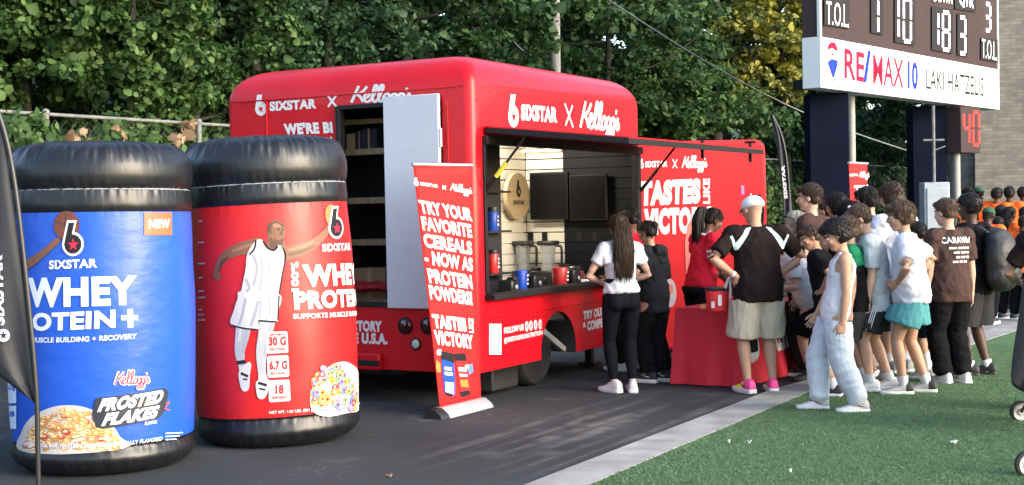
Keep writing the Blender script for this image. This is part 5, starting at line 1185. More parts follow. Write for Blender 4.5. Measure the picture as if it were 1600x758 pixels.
f2, fb2 = flag('slim black feather flag with white lettering beyond the red display wall', 18.0, [(1242, 575), (1241, 500), (1239, 400), (1231, 270), (1222, 215), (1207, 180)], [(1203, 179), (1213, 225), (1221, 290), (1226, 350), (1229, 430), (1232, 520)], [(1208, 178), (1224, 215), (1233, 275), (1238, 340), (1240, 420), (1241, 520)])
FP = Plane(at(1230, 300, 17.94), (1, 0, 0), Z, Matrix.Translation(-fb2)); A = Art(FP)
A.text('SIXSTAR', (1230.5, 310), (1225.5, 258), (1225.5, 310.5), WHITE, 3, 0.04); A.done('lettering', f2)

# ------------------------------------------------------------------ table under a red cloth
TCLOTH = mat('red_tablecloth', (0.52, 0.016, 0.036), 0.8, var=0.06, vscale=2, bump=0.05, bscale=60)
a_, b_, c_ = ground(1057, 607), ground(1155, 606), ground(1259, 578)
dvec = (c_ - b_).normalized(); evec = Vector((-dvec.y, dvec.x, 0))
TLn = 1.82; TWn = 0.66
c_ = b_ + dvec * TLn; tz = 0.745
tb = thing('folding_table', 'folding table wholly draped in a printed red cloth', 'table', (b_ + dvec * TLn / 2 + evec * TWn / 2))
tb0 = Vector(tb.location); 
mb = MB(); mb.obox(b_ + dvec * .03 + evec * .03 + Z * (tz - .045) - tb0, dvec * (TLn - .06), evec * (TWn - .06), Z * .035); mb.build('tabletop', PANEL, tb)
for s_, q in ((.2, .12), (.2, TWn - .12), (TLn - .2, .12), (TLn - .2, TWn - .12)):
    mb = MB(); p = b_ + dvec * s_ + evec * q - tb0; mb.tube([p, p + Z * (tz - .05)], [.014], 8); mb.build('leg', FRAME, tb, True, 40)
def cloth():
    mb = MB(); corners = [b_, c_, c_ + evec * TWn, b_ + evec * TWn]; ring = []; 
    for i in range(4):
        p, q = corners[i], corners[(i + 1) % 4]; m = 44 if i % 2 == 0 else 20
        for k in range(m): ring.append((p.lerp(q, k / m), i, k / m))
    cen = sum(corners, Vector()) / 4; n = len(ring); rows = 16; vs = []; per = 0; acc = []
    for i in range(n): acc.append(per); per += (ring[(i + 1) % n][0] - ring[i][0]).length
    for j in range(rows + 1):
        q = j / rows
        for i, (p, sd_, kk) in enumerate(ring):
            o_ = (p - cen); nrm = [-evec, dvec, evec, -dvec][sd_]
            cn_ = math.exp(-((min(kk, 1 - kk) * (TLn if sd_ % 2 == 0 else TWn)) / .08) ** 2)
            s_ = acc[i]; fold = (0.024 * math.sin(s_ * 15 + 1.6 * math.sin(s_ * 3)) + .014 * math.sin(s_ * 37 + 2 * math.sin(s_ * 5))) * q ** 1.3 * (1 - .6 * cn_) + 0.012 * noise.noise(Vector((s_ * 3, q * 2, 1)))
            out = nrm * (fold + 0.05 * q) + o_.normalized() * (0.05 * q * cn_ + .006)
            vs.append(p + out + Z * (tz * (1 - q) + 0.012 * q) - tb0)
    fs = [(j * n + i, (j + 1) * n + i, (j + 1) * n + (i + 1) % n, j * n + (i + 1) % n) for j in range(rows) for i in range(n)]
    fs.append(tuple(range(n))); mb.add(vs, fs)
    o = mb.build('tablecloth', TCLOTH, None, True, 50); o.location = tb0; return o
tc_o = cloth(); tag(tc_o, 'red tablecloth draped to the ground with a black six emblem and white lettering', 'tablecloth')
TP = Plane(b_ - evec * 0.075, dvec, Z, Matrix.Translation(-tb0)); A = Art(TP)
A.six((1174, 566), (1191, 561), (1174, 482), A_W, BLK, A_W, 1); A.text('SIXSTAR', (1197, 560), (1262, 532), (1197, 510), A_W, 1, 0.05)
A.done('lettering', tc_o)
bv = BVHTree.FromObject(tc_o, bpy.context.evaluated_depsgraph_get())
for o in A.objs:
    for v in o.data.vertices:
        w_ = (v.co - TP.pt(0, 0, 0)).dot(TP.n); h = bv.ray_cast(v.co - evec * 0.4, evec)
        if h[0] is not None: v.co = h[0] - evec * (0.003 + w_)
# red bucket with a white handle on the table
q = ground(1123, 488, tz); bk = thing('bucket', 'small red tub with black rim and white handle standing on the red table', 'tub', (q.x, q.y + .08, tz + 0.012))
mb = MB(); mb.lathe([(0.095, 0), (0.10, 0.01), (0.108, 0.19), (0.10, 0.195)], 32); mb.build('body', REDL, bk, True, 50)
mb = MB(); mb.lathe([(0.11, 0.185), (0.114, 0.19), (0.114, 0.215), (0.10, 0.22)], 32); mb.build('rim', BLKP, bk, True, 40)
mb = MB(); mb.tube(smooth_line([Vector((.06, -.08, .2)), Vector((.09, -.12, .30)), Vector((.11, -.1, .27)), Vector((.115, -.06, .1))]), [0.013], 8); mb.build('handle', WHITE, bk, True)
mb = MB(); mb.obox((-.01, -.110, .05), (.035, 0, 0), (0, -.004, 0), (0, 0, .10)); mb.obox((-.07, -.092, .03), (.03, -.01, 0), (0, -.004, 0), (0, 0, .06)); mb.build('label_print', WJ, bk)
q = ground(1104, 487, tz); mb = MB(); mb.lathe([(0.03, 0), (0.045, .01), (0.05, .035), (0.03, .05), (.004, .055)], 20); o = mb.build('snack_cup', mat('amber_cup', (.65, .25, .08), .5), None, True); o.location = (q.x, q.y + .1, tz + 0.012); tag(o, 'small amber cup beside the red tub on the table', 'cup')

# ------------------------------------------------------------------ stroller at the edge of the picture
STF = mat('stroller_fabric', (0.012, 0.014, 0.019), 0.85, var=.15, vscale=5, bump=.2, bscale=30)
g1, g2 = ground(1595, 660), ground(1607, 747)
st = thing('stroller', 'black fabric covered pushchair with grey spoked wheels on the turf', 'stroller', (g1.x, g1.y, 0))
ax_ = Vector((1, 0.12, 0)).normalized(); sx_ = (g2 - g1); sx_.z = 0; Lg = 0.62
for (p, r_) in ((Vector((0, 0, 0)), .085), (sx_, .085), (ax_ * Lg, .085), (sx_ + ax_ * Lg, .085)):
    nn_ = ax_.cross(Z).normalized(); A3 = Matrix((ax_, Z, nn_)).transposed(); mb = MB(); mb.lathe([(r_ * .8, -.022), (r_, -.016), (r_, .016), (r_ * .8, .022)], 32, p + Z * r_, 0, False, A3); wv = mb.build('wheel', RUB, st, True, 40)
    mb = MB(); mb.lathe([(.01, .024), (r_ * .3, .024), (r_ * .34, .012), (r_ * .62, .010), (r_ * .8, .02), (r_ * .8, -.02), (.01, -.02)], 32, p + Z * r_, 0, False, A3); mb.build('rim', mat('grey_hub', (.33, .34, .35), .5), wv, True, 40)
mb = MB()
for s_ in (.03, .97):
    b0_ = sx_ * s_; mb.tube([b0_ + Z * .09, b0_ + Z * .40 + ax_ * .25, b0_ + Z * 1.0 + ax_ * .75], [.014], 8); mb.tube([b0_ + Z * .09 + ax_ * Lg, b0_ + Z * .45 + ax_ * .3], [.014], 8)
mb.tube([sx_ * .03 + Z * 1.0 + ax_ * .75, sx_ * .97 + Z * 1.0 + ax_ * .75], [.016], 8); mb.build('frame', FRAME, st, True, 40)
mb = MB(); yy = 10.0
outl = [(1598, 436), (1590, 500), (1581, 560), (1579, 598), (1589, 610), (1615, 622), (1655, 628), (1715, 606), (1735, 500), (1705, 430), (1655, 412), (1615, 418)]
P = smooth_line([Vector((*p, 0)) for p in outl + [outl[0]]], 4)[:-1]; m = len(P); cc = Vector((1632, 512, 0)); vs = []
rings = [(0.80, 0.55), (0.96, 0.47), (1.0, 0.32), (1.0, 0.15), (0.985, 0.04), (0.93, -.02), (.6, -.06)]
for s_, dy in rings:
    for p in P: q = cc + (p - cc) * s_; w_ = at(q.x, q.y, yy); vs.append(w_ + Vector((.36 * dy, dy * .9, 0)) - Vector((g1.x, g1.y, 0)))
fs = [(j * m + i, j * m + (i + 1) % m, (j + 1) * m + (i + 1) % m, (j + 1) * m + i) for j in range(len(rings) - 1) for i in range(m)] + [tuple(range(m - 1, -1, -1)), tuple((len(rings) - 1) * m + i for i in range(m))]
mb.add(vs, fs); o = mb.build('cover', STF, st, True, 60)
# scraps on the turf
for px, py, s_, la in ((1490, 699, .07, 'torn white paper scrap lying alone on the open turf'), (1171, 699, .03, 'small pale scrap on the turf close to the kerb strip'), (1139, 698, .025, 'tiny pale scrap on the turf nearest the kerb strip'), (1235, 745, .025, 'tiny white scrap on the turf at the bottom of the view'), (608, 746, .06, 'dry leaf lying on the bare asphalt')):
    p = ground(px, py); mb = MB(); n = 5; vs = [(s_ * .5 * (i / n - .5) * 2, s_ * .22 * (j - .5) * 2 * (1 - .3 * abs(i / n - .5)), .012 + .012 * math.sin(i * 1.7 + j)) for i in range(n + 1) for j in (0, 1)]
    mb.add(vs, [(2 * i, 2 * i + 2, 2 * i + 3, 2 * i + 1) for i in range(n)]); o = mb.build('paper_scrap' if px != 608 else 'dry_leaf', WHITE if px != 608 else LF_DEAD, None, True); so_ = o.modifiers.new('t', 'SOLIDIFY'); so_.thickness = .002; bake(o)
    o.location = (p.x, p.y, .016 + .012 if px != 608 else .002); o.rotation_euler = (0, 0, random.uniform(0, .8)); tag(o, la, 'scrap' if px != 608 else 'leaf')
# ================================================================== PEOPLE
def skin_mat(name, c):
    m = mat(name, c, 0.5, var=0.06, vscale=18, spec=0.3); b = m.node_tree.nodes['Principled BSDF']
    b.inputs['Subsurface Weight'].default_value = 0.08; b.inputs['Subsurface Radius'].default_value = (0.6, 0.25, 0.12); b.inputs['Subsurface Scale'].default_value = 0.01
    return m
SK = {'fair': skin_mat('skin_fair', (0.50, 0.305, 0.225)), 'tan': skin_mat('skin_tan', (0.42, 0.245, 0.165)), 'olive': skin_mat('skin_olive', (0.34, 0.19, 0.125)), 'brown': skin_mat('skin_brown', (0.135, 0.066, 0.040)), 'dark': skin_mat('skin_dark', (0.070, 0.036, 0.024))}
LIPM = {'fair': mat('lip_fair', (0.36, 0.14, 0.12), .45), 'tan': mat('lip_tan', (0.28, 0.11, 0.09), .45), 'olive': mat('lip_olive', (0.24, 0.10, 0.08), .45), 'brown': mat('lip_brown', (0.11, 0.045, 0.035), .45), 'dark': mat('lip_dark', (0.07, 0.03, 0.025), .45)}
EYEW = mat('eye_white', (0.62, 0.60, 0.57), 0.25); EYED = mat('eye_dark', (0.02, 0.014, 0.010), 0.15)
HAIR = {}
def hair_mat(name, c):
    if name not in HAIR:
        HAIR[name] = mat('hair_' + name, c, 0.48, var=0.45, vscale=70, stretch=(1, 1, 0.10), spec=0.18)
    return HAIR[name]
for n_, c_h in (('black', (0.010, 0.008, 0.008)), ('dark_brown', (0.034, 0.021, 0.014)), ('brown', (0.060, 0.038, 0.024)), ('light_brown', (0.13, 0.088, 0.052)), ('grey', (0.30, 0.28, 0.235))): hair_mat(n_, c_h)
def cloth_mat(name, c, rough=0.9, var=0.10): return mat('cloth_' + name, c, rough, var=var, vscale=5, bump=0.35, bscale=22, spec=0.06, stretch=(1, 1, .5))
def folds(o, amp, kind='shirt'):
    me = o.data; n = len(me.vertices); co = np.empty(n * 3); me.vertices.foreach_get('co', co); co = co.reshape(-1, 3); no = np.empty(n * 3); me.vertices.foreach_get('normal', no); no = no.reshape(-1, 3); out = np.empty(n)
    z0, z1 = co[:, 2].min(), co[:, 2].max(); sd = random.uniform(0, 50); nz = noise.noise
    for i in range(n):
        x, y, z = co[i]; q = (z - z0) / (z1 - z0)
        if kind == 'shirt': v = (1 - abs(nz((x * 10 + z * 3.5 + sd, y * 10 - z * 2, z * 3.2)))) ** 3 * (.55 + .6 * (1 - q)) + .5 * (1 - abs(nz((x * 5 + sd, y * 5, z * 11 + abs(x) * 9)))) ** 4
        elif kind == 'pants': v = (1 - abs(nz((x * 5 + sd, y * 5, z * 13 + x * 6)))) ** 3 * (.35 + 1.0 * (1 - q) ** 2) + .5 * (1 - abs(nz((x * 13 + sd, y * 13, z * 3)))) ** 3
        else: v = (1 - abs(nz((x * 12 + sd, y * 12, z * 3 + x * 4)))) ** 3
        out[i] = max(v, 0) * amp * .62
    co += no * out[:, None]; me.vertices.foreach_set('co', co.ravel()); me.update()
def ik(a, b, l1, l2, pole):
    """middle joint of a two-bone chain from a to b; b is pulled in when out of reach"""
    d = b - a; L = d.length; mx = (l1 + l2) * 0.997
    if L > mx: b = a + d * (mx / L); d = b - a; L = mx
    dn = d / L; x = (l1 * l1 - l2 * l2 + L * L) / (2 * L); h = math.sqrt(max(l1 * l1 - x * x, 0))
    p = pole - dn * pole.dot(dn)
    if p.length < 1e-5: p = dn.orthogonal()
    return a + dn * x + p.normalized() * h, b
# ---- one hand, modelled once: palm along -Z from the wrist, fingers down, thumb on +X, palm facing +Y
def make_hand(curl):
    mb = MB(); s = 0.01
    mb.tube([(0, 0, 0.02), (0, 0, -0.01), (0, .002, -.045), (0, .003, -.088)], [(.026, .019), (.030, .017), (.041, .015), (.040, .012)], 12, ref=(1, 0, 0))
    for x, L, r, z0 in ((.031, .072, .0088, -.080), (.0105, .080, .0092, -.086), (-.0105, .074, .0088, -.084), (-.031, .058, .0078, -.076)):
        p = Vector((x, .003, z0 + .018)); pts = [p]; a = R(6 * curl); d = Vector((x * 2.2, 0, -1)).normalized(); l = [.02, L * .45, L * .32, L * .26]
        for k, q in enumerate(l):
            a += R((4, 24, 30, 22)[k] * curl) if k else 0; pts.append(pts[-1] + Vector((d.x * .5, math.sin(a), -math.cos(a))).normalized() * q)
        mb.tube(pts, [r, r, r * .97, r * .9, r * .7], 8); mb.ell(pts[-1], ((1, 0, 0), (0, 1, 0), (0, 0, 1)), (r * .75,) * 3, 0, 8, 5)
    pts = [Vector((.018, .004, -.012)), Vector((.040, .012, -.035)), Vector((.053, .022, -.060)), Vector((.056, .030, -.085))]
    mb.tube(pts, [.013, .0125, .0105, .008], 8); mb.ell(pts[-1], ((1, 0, 0), (0, 1, 0), (0, 0, 1)), (.008,) * 3, 0, 8, 5)
    o = remeshed(mb, 'hand', [], None, 0.0042, 2); me = o.data; v = [tuple(x.co) for x in me.vertices]; f = [tuple(p.vertices) for p in me.polygons]; bpy.data.objects.remove(o); return v, f
HANDS = {'relaxed': make_hand(1.0), 'flat': make_hand(0.35), 'fist': make_hand(2.3)}
def shoe_mesh(L):
    """a trainer pointing +Y, heel at -0.27 L; returns upper and sole builders (ankle above the origin)"""
    up, so = MB(), MB(); n = 11
    st = [(-.30, .100, .26, .30), (-.27, .125, .33, .36), (-.18, .145, .37, .40), (-.05, .150, .40, .40), (.07, .150, .33, .33), (.20, .165, .26, .26), (.34, .180, .215, .215), (.48, .182, .18, .18), (.60, .160, .145, .145), (.68, .115, .115, .115), (.715, .05, .085, .085)]
    vs = []
    for y, w_, h, h2 in st:
        for k in range(n):
            a = math.pi * k / (n - 1); cx = math.cos(a); sz = math.sin(a); x = w_ * (abs(cx) ** .75) * (1 if cx > 0 else -1); vs.append((x * 1.08 * L, y * L, (.10 + (h * 1.16 - .07) * sz ** .8) * L))
    m = len(st); fs = [(i * n + k, i * n + k + 1, (i + 1) * n + k + 1, (i + 1) * n + k) for i in range(m - 1) for k in range(n - 1)]
    fs += [tuple(range(n - 1, -1, -1)), tuple((m - 1) * n + k for k in range(n))] + [(i * n, (i + 1) * n, (i + 1) * n + n - 1, i * n + n - 1) for i in range(m - 1)]
    up.add(vs, fs); up.tube([(0, -.13 * L, .30 * L), (0, -.10 * L, .44 * L)], [(.13 * L, .15 * L), (.125 * L, .15 * L)], 14, ref=(1, 0, 0))
    ol = []
    for y, w_, h, _ in st: ol.append((w_ * 1.07 + .012, y * 1.03))
    ring = [(x, y) for x, y in ol] + [(-x, y) for x, y in ol[::-1]]
    k = len(ring); vs = []
    for zz, sc in ((0.0, .94), (.02, 1.03), (.125, 1.03), (.15, .98)):
        for x, y in ring: vs.append((x * sc * L, (y * sc + .01) * L, (zz + (max(0, y - .45) * .20 if zz < .05 else max(0, y - .45) * .1)) * L))
    fs = [(j * k + i, j * k + (i + 1) % k, (j + 1) * k + (i + 1) % k, (j + 1) * k + i) for j in range(3) for i in range(k)] + [tuple(range(k - 1, -1, -1)), tuple(3 * k + i for i in range(k))]
    so.add(vs, fs); return up, so
SHOE_SRC = {}
def person(label, x, y, face, H=1.75, b=1.0, hs=1.0, skin='tan', hair=('short', 'dark_brown'), lean=0, side=0, twist=0, head=(0, 0, 0), arms=None, feet=None, drop=0.985,
           top=None, bottom=None, shoes=None, socks=None, group=None, vox=0.0085, female=False, hand='relaxed', z=0.0, belly=0.0):
    """face: heading in degrees, 0 looks along +Y (away from the eye), 90 looks along -X (to the left)"""
    t = thing('person', label, 'person', (x, y, z), R(face), group)
    arms = arms or {}; fine = vox < 0.012
    # ---------------- skeleton, in the person's own frame (x right, y forward)
    lt, ls, ah = .242 * H, .238 * H, .048 * H
    feet = feet or ((-.055, 0.0, 8), (.055, 0.0, -8))                 # x, y as parts of H, toe-out degrees
    hipz = ah + (lt + ls) * drop
    off = Vector(((feet[0][0] + feet[1][0]) / 2, (feet[0][1] + feet[1][1]) / 2, 0)) * H
    P = Vector((0, 0, hipz)) + off
    S = Euler((R(-lean), R(side), 0)).to_matrix() @ Vector((0, 0, 1)); RT = Euler((0, 0, R(twist))).to_matrix() @ Vector((1, 0, 0)); RT = (RT - S * RT.dot(S)).normalized(); FT = S.cross(RT)
    hw = (.052 if not female else .056) * H * b
    NB = P + S * .300 * H
    sw = (.108 if not female else .094) * H * b
    SHO = {-1: P + S * .268 * H - RT * sw, 1: P + S * .268 * H + RT * sw}
    LG = {}
    for sd, (fx, fy, fa) in zip((-1, 1), feet):
        hip = P + Vector((sd * hw, 0, -.005 * H)); an = Vector((fx * H, fy * H - .012 * H, ah)); kn, an = ik(hip, an, lt, ls, Vector((sd * .12, 1, 0)))
        LG[sd] = (hip, kn, an, fa)
    AR = {}
    lu, lf = .168 * H, .148 * H
    for sd in (-1, 1):
        tg, pole, hn = arms.get(sd, ((.145, .03, .455), (.35, -1, 0), None))
        tgt = Vector((tg[0] * sd * H, tg[1] * H, tg[2] * H)) + off; e, wr = ik(SHO[sd], tgt, lu, lf, Vector((pole[0] * sd, pole[1], pole[2])))
        AR[sd] = (SHO[sd], e, wr, hn)
    hy, hp, hr = head
    HM = Euler((R(-lean * .6), R(side * .5), R(twist * .7))).to_matrix() @ Euler((0, 0, R(hy))).to_matrix() @ Euler((R(-hp), 0, 0)).to_matrix() @ Euler((0, R(hr), 0)).to_matrix()
    hx, hf, hu = HM @ Vector((1, 0, 0)), HM @ Vector((0, 1, 0)), HM @ Vector((0, 0, 1))
    hh = .128 * H * hs; k = hh / .225
    HC = NB + (S * .6 + hu * .4).normalized() * (.026 * H) + hu * hh * .52 + hf * .018 * k
    A3 = (hx, hf, hu)
    hp_ = lambda a, f, u: HC + hx * (a * k) + hf * (f * k) + hu * (u * k)
    # ---------------- body: one continuous surface
    mb = MB(); bb = b
    tor = [(-.045, .060, .052), (0.0, .092 + (.006 if female else 0), .064), (.05, .090, .062), (.11, (.080 if not female else .070) * (1 + belly * .3), .058 * (1 + belly)), (.18, .088 - (.008 if female else 0), .062), (.235, .095 - (.01 if female else 0), .060), (.270, .080, .048), (.290, .045, .040)]
    mb.tube([P + S * (q * H) for q, _, _ in tor], [(rx * H * bb, ry * H * bb) for _, rx, ry in tor], 20, ref=RT)
    for sd in (-1, 1):
        mb.ell(SHO[sd] - RT * sd * .010 * H, (RT, FT, S), (.040 * H * bb, .038 * H * bb, .036 * H * bb))
        mb.tube([P + S * .285 * H + RT * sd * .02 * H, SHO[sd] + S * .010 * H], [(.028 * H, .026 * H), (.026 * H, .026 * H)], 10)
        s0, e, wr, _ = AR[sd]; ab = .9 + .1 * bb if not female else .84
        mb.tube([s0, s0.lerp(e, .35), s0.lerp(e, .8), e, e.lerp(wr, .25), e.lerp(wr, .7), wr, wr + (wr - e).normalized() * .012 * H], [.031 * H * ab, .0285 * H * ab, .024 * H * ab, .0225 * H * ab, .0245 * H * ab, .018 * H * ab, .0150 * H * ab, .0145 * H * ab], 12)
        hip, kn, an, fa = LG[sd]
        mb.tube([hip + Vector((0, 0, .004 * H)), hip.lerp(kn, .15), hip.lerp(kn, .6), kn, kn.lerp(an, .28), kn.lerp(an, .65), an, an - Vector((0, 0, ah * .55))], [.043 * H * bb, .051 * H * bb, .041 * H * bb, .031 * H, .034 * H, .025 * H, .0185 * H, .018 * H], 14)
        fd = Vector((-math.sin(R(fa)), math.cos(R(fa)), 0)); mb.tube([an - fd * .022 * H - Vector((0, 0, ah * .5)), an + fd * .03 * H - Vector((0, 0, ah * .55)), an + fd * .085 * H - Vector((0, 0, ah * .68))], [(.020 * H, .018 * H), (.022 * H, .016 * H), (.02 * H, .010 * H)], 10, ref=(1, 0, 0))
    mb.tube([NB - S * .02 * H, NB.lerp(HC, .35), hp_(0, -.028, -.02)], [.034 * H * (.88 if female else 1), .0305 * H * (.86 if female else 1), .034 * H * (.9 if female else 1)], 14)
    mb.ell(hp_(0, -.012, .030), A3, (.074 * k, .094 * k, .084 * k), 0, 18, 12)            # cranium
    mb.ell(hp_(0, .028, -.022), A3, (.060 * k, .060 * k, .080 * k), 0, 18, 12)            # face
    mb.ell(hp_(0, .045, -.082), A3, (.036 * k, .036 * k, .028 * k))                       # chin
    mb.ell(hp_(0, .070, .026), A3, (.046 * k, .022 * k, .014 * k))                        # brow
    mb.tube([hp_(0, .082, .014), hp_(0, .098, -.012), hp_(0, .104, -.026)], [.010 * k, .012 * k, .0145 * k], 8); mb.ell(hp_(0, .098, -.028), A3, (.018 * k, .014 * k, .010 * k), 0, 10, 6)
    mb.ell(hp_(0, .080, -.056), A3, (.025 * k, .014 * k, .009 * k), 0, 10, 6)
    for sd in (-1, 1):
        mb.ell(hp_(sd * .076, -.008, -.004), (hx, (hf + hu * .25).normalized(), hu), (.011 * k, .021 * k, .032 * k), 0, 10, 7); mb.ell(hp_(sd * .040, .062, -.022), A3, (.024 * k, .020 * k, .020 * k), 0, 10, 6)
    body = remeshed(mb, 'body', [SK[skin], LIPM[skin], EYEW, EYED, hair_mat(hair[1] if hair and hair[1] in HAIR else 'dark_brown', (0, 0, 0))], t, vox, 3)
    me = body.data
    eyeL, eyeR, mo = hp_(-.031, .080, .004), hp_(.031, .080, .004), hp_(0, .094, -.056)
    if fine:
        for p in me.polygons:
            d = p.center - mo
            if d.length < .04 * k and abs(d.dot(hu)) < .0085 * k and abs(d.dot(hx)) < .024 * k and d.dot(hf) > -.025 * k: p.material_index = 1; continue
            for ey in (eyeL, eyeR):
                d = p.center - (ey + hu * .021 * k)
                if abs(d.dot(hu)) < .0052 * k and abs(d.dot(hx)) < .021 * k and (p.center - HC).dot(hf) > .045 * k: p.material_index = 4
    # hands and eyes joined to the body mesh
    bm = bmesh.new(); bm.from_mesh(me)
    def join(vs, fs, mi):
        nv = [bm.verts.new(v) for v in vs]
        for f in fs:
            ff = bm.faces.new([nv[i] for i in f]); ff.material_index = mi; ff.smooth = True
    for sd in (-1, 1):
        s0, e, wr, hn = AR[sd]; hv, hf_ = HANDS[(hn or {}).get('pose', hand)]; dr = (wr - e).normalized()
        if hn and 'dir' in hn: dr = Vector((hn['dir'][0] * sd, hn['dir'][1], hn['dir'][2])).normalized()
        zz = -dr; pf = Vector((-sd, .35, 0)) if not (hn and 'palm' in hn) else Vector((hn['palm'][0] * sd, hn['palm'][1], hn['palm'][2]))   # palm faces
        yy = (pf - zz * pf.dot(zz)); yy = yy.normalized() if yy.length > 1e-3 else zz.orthogonal().normalized(); xx = yy.cross(zz)
        sc = .100 * H / .165 * (.93 if female else 1.0)
        # thumb on +X for the right hand (palm in, thumb forward); mirrored for the left
        flip = 1 if (xx.dot(Vector((0, 1, 0))) > 0 or abs(xx.dot(Vector((0, 1, 0)))) < .2 and xx.z > 0) else -1
        vs = [wr + xx * (v[0] * sc * flip) + yy * (v[1] * sc) + zz * (v[2] * sc) for v in hv]; join(vs, hf_ if flip == 1 else [f[::-1] for f in hf_], 0)
    if fine:
        for sd in (-1, 1):
            em = MB(); em.ell(hp_(sd * .031, .0695, .004), A3, (.0140 * k, .012 * k, .0072 * k), 0, 10, 6); join(em.v, em.f, 2); em = MB(); em.ell(hp_(sd * .031, .0775, .004), A3, (.0078 * k, .0055 * k, .0072 * k), 0, 8, 5); join(em.v, em.f, 3)
    bm.to_mesh(me); bm.free(); me.shade_smooth()
    ctx = dict(t=t, H=H, b=b, P=P, S=S, RT=RT, FT=FT, NB=NB, SHO=SHO, LG=LG, AR=AR, HC=HC, A3=A3, hp=hp_, k=k, tor=tor, vox=vox, ah=ah, female=female, fine=fine, belly=belly, body=body, hh=hh)
    # ---------------- clothes
    lo_ = wear_bottom(ctx, **bottom) if bottom else None
    if top: wear_top(ctx, **top)
    if lo_ and top and top.get('hem', -.035) < .01:                # what the shirt covers is cut away
        bm = bmesh.new(); bm.from_mesh(lo_.data); lim = (top.get('hem', -.035) + (.006 if lean < 12 else .05)) * H
        bmesh.ops.delete(bm, geom=[f for f in bm.faces if (f.calc_center_median() - P).dot(S) > lim], context='FACES'); bm.to_mesh(lo_.data); bm.free()
    wear_feet(ctx, shoes or {}, socks)
    if hair: wear_hair(ctx, *hair)
    return t, ctx
def wear_top(c, kind='tee', m=None, hem=-.035, loose=.012, sleeve=.62, flare=.012, strap=None, sleeve_m=None, bands=None, nm=None, neck=True, tilt=0.0, vn=None):
    H, S, RT, FT, P, b = c['H'], c['S'], c['RT'], c['FT'], c['P'], c['b']; mb = MB(); L = loose * H * .72
    rows = []
    for q in np.linspace(hem, .272, 14):
        rx = float(np.interp(q, [r[0] for r in c['tor']], [r[1] for r in c['tor']])) * H * b; ry = float(np.interp(q, [r[0] for r in c['tor']], [r[2] for r in c['tor']])) * H * b
        ry *= 1 + c['belly'] * .8 * max(0, min(1, (.2 - q) / .1)); drop = max(0, (.16 - q) / .2)                              # cloth hangs from the chest
        cx = .092 * H * b * (1 if not c['female'] else .88) ; rx = max(rx, cx * (.93 if not c['female'] else .9)) if kind not in ('crop', 'tank') else max(rx, cx * .86)
        if q > .245: rx *= .90; ry *= .97
        rows.append((P + S * (q * H) + FT * (.0 if drop <= 0 else .004 * H * drop), rx + L * (.75 + .7 * drop), ry + L * (.75 + .8 * drop)))
    if kind == 'tank':
        rows = [r for r in rows if (r[0] - P).dot(S) < .205 * H]
    mb.tube([r[0] for r in rows], [(r[1], r[2]) for r in rows], 24, ref=RT)
    SH, AR = c['SHO'], c['AR']
    if kind == 'tank':
        for sd in (-1, 1):
            for fb in (-1, 1):
                mb.tube([P + S * .18 * H + RT * sd * .055 * H * b + FT * fb * .052 * H * b, P + S * .245 * H + RT * sd * .058 * H * b + FT * fb * .050 * H * b, P + S * .292 * H + RT * sd * .056 * H * b + FT * fb * .018 * H], [(.024 * H, .012 * H), (.016 * H, .010 * H), (.015 * H, .010 * H)], 10, ref=RT)
            mb.tube([P + S * .288 * H + RT * sd * .056 * H * b + FT * .03 * H, P + S * .292 * H + RT * sd * .056 * H * b - FT * .03 * H], [(.016 * H, .012 * H)], 10, ref=RT)
    else:
        mb.tube([P + S * .255 * H, P + S * .287 * H, P + S * .302 * H], [(.085 * H * b, .056 * H * b), (.060 * H * b, .049 * H * b), (.044 * H, .043 * H)], 20, ref=RT)
        for sd in (-1, 1):
            s0, e, wr, _ = AR[sd]; mb.ell(s0 - RT * sd * .008 * H, (RT, FT, S), (.044 * H * b + L * .3, .044 * H * b + L * .3, .040 * H * b + L * .3))
            mb.tube([P + S * .283 * H + RT * sd * .03 * H, s0 + S * .008 * H], [(.034 * H, .030 * H), (.033 * H, .032 * H)], 12)
            mb.tube([P + S * .20 * H + RT * sd * .070 * H * b, s0], [(.045 * H * b, .05 * H * b), (.036 * H, .040 * H)], 12, ref=FT)
            path = [s0]; rad = [.036 * H + L * .4]
            if sleeve <= 1.0:
                d = (e - s0)
                for q in (.35, .7, 1.0): path.append(s0 + d * (sleeve * q)); rad.append(.0325 * H + L * .15 + flare * H * q * .28)
            else:
                path += [s0.lerp(e, .5), e, e.lerp(wr, .5), e.lerp(wr, sleeve - 1.0)]; rad += [.035 * H + L * .5, .033 * H + L * .5, .029 * H + L * .5, .024 * H + L * .4]
            mb.tube(path, rad, 14)
    if kind in ('hoodie', 'jacket'):
        mb.tube([P + S * .275 * H - FT * .045 * H + RT * -.04 * H, P + S * .268 * H - FT * .065 * H, P + S * .275 * H - FT * .045 * H + RT * .04 * H], [.030 * H, .036 * H, .030 * H], 12)
        mb.tube([P + S * .30 * H - FT * .045 * H, P + S * .20 * H - FT * .075 * H], [(.05 * H, .020 * H), (.03 * H, .014 * H)], 12, ref=RT)
    o = remeshed(mb, nm or {'tee': 'shirt', 'polo': 'shirt', 'tank': 'tank_top', 'crop': 'shirt', 'hoodie': 'hoodie', 'jacket': 'jacket', 'jersey': 'jersey'}[kind], [m] + ([x[1] for x in bands] if bands else []), c['t'], c['vox'] * 1.05, 4, .008 * H / 1.75, .05)
    if c['fine']: folds(o, .022 * H / 1.75 if kind != 'tank' else .012)
    if bands:
        for p in o.data.polygons:
            for i, (fn, _) in enumerate(bands):
                if fn(p.center): p.material_index = i + 1
    c['top'] = o; return o
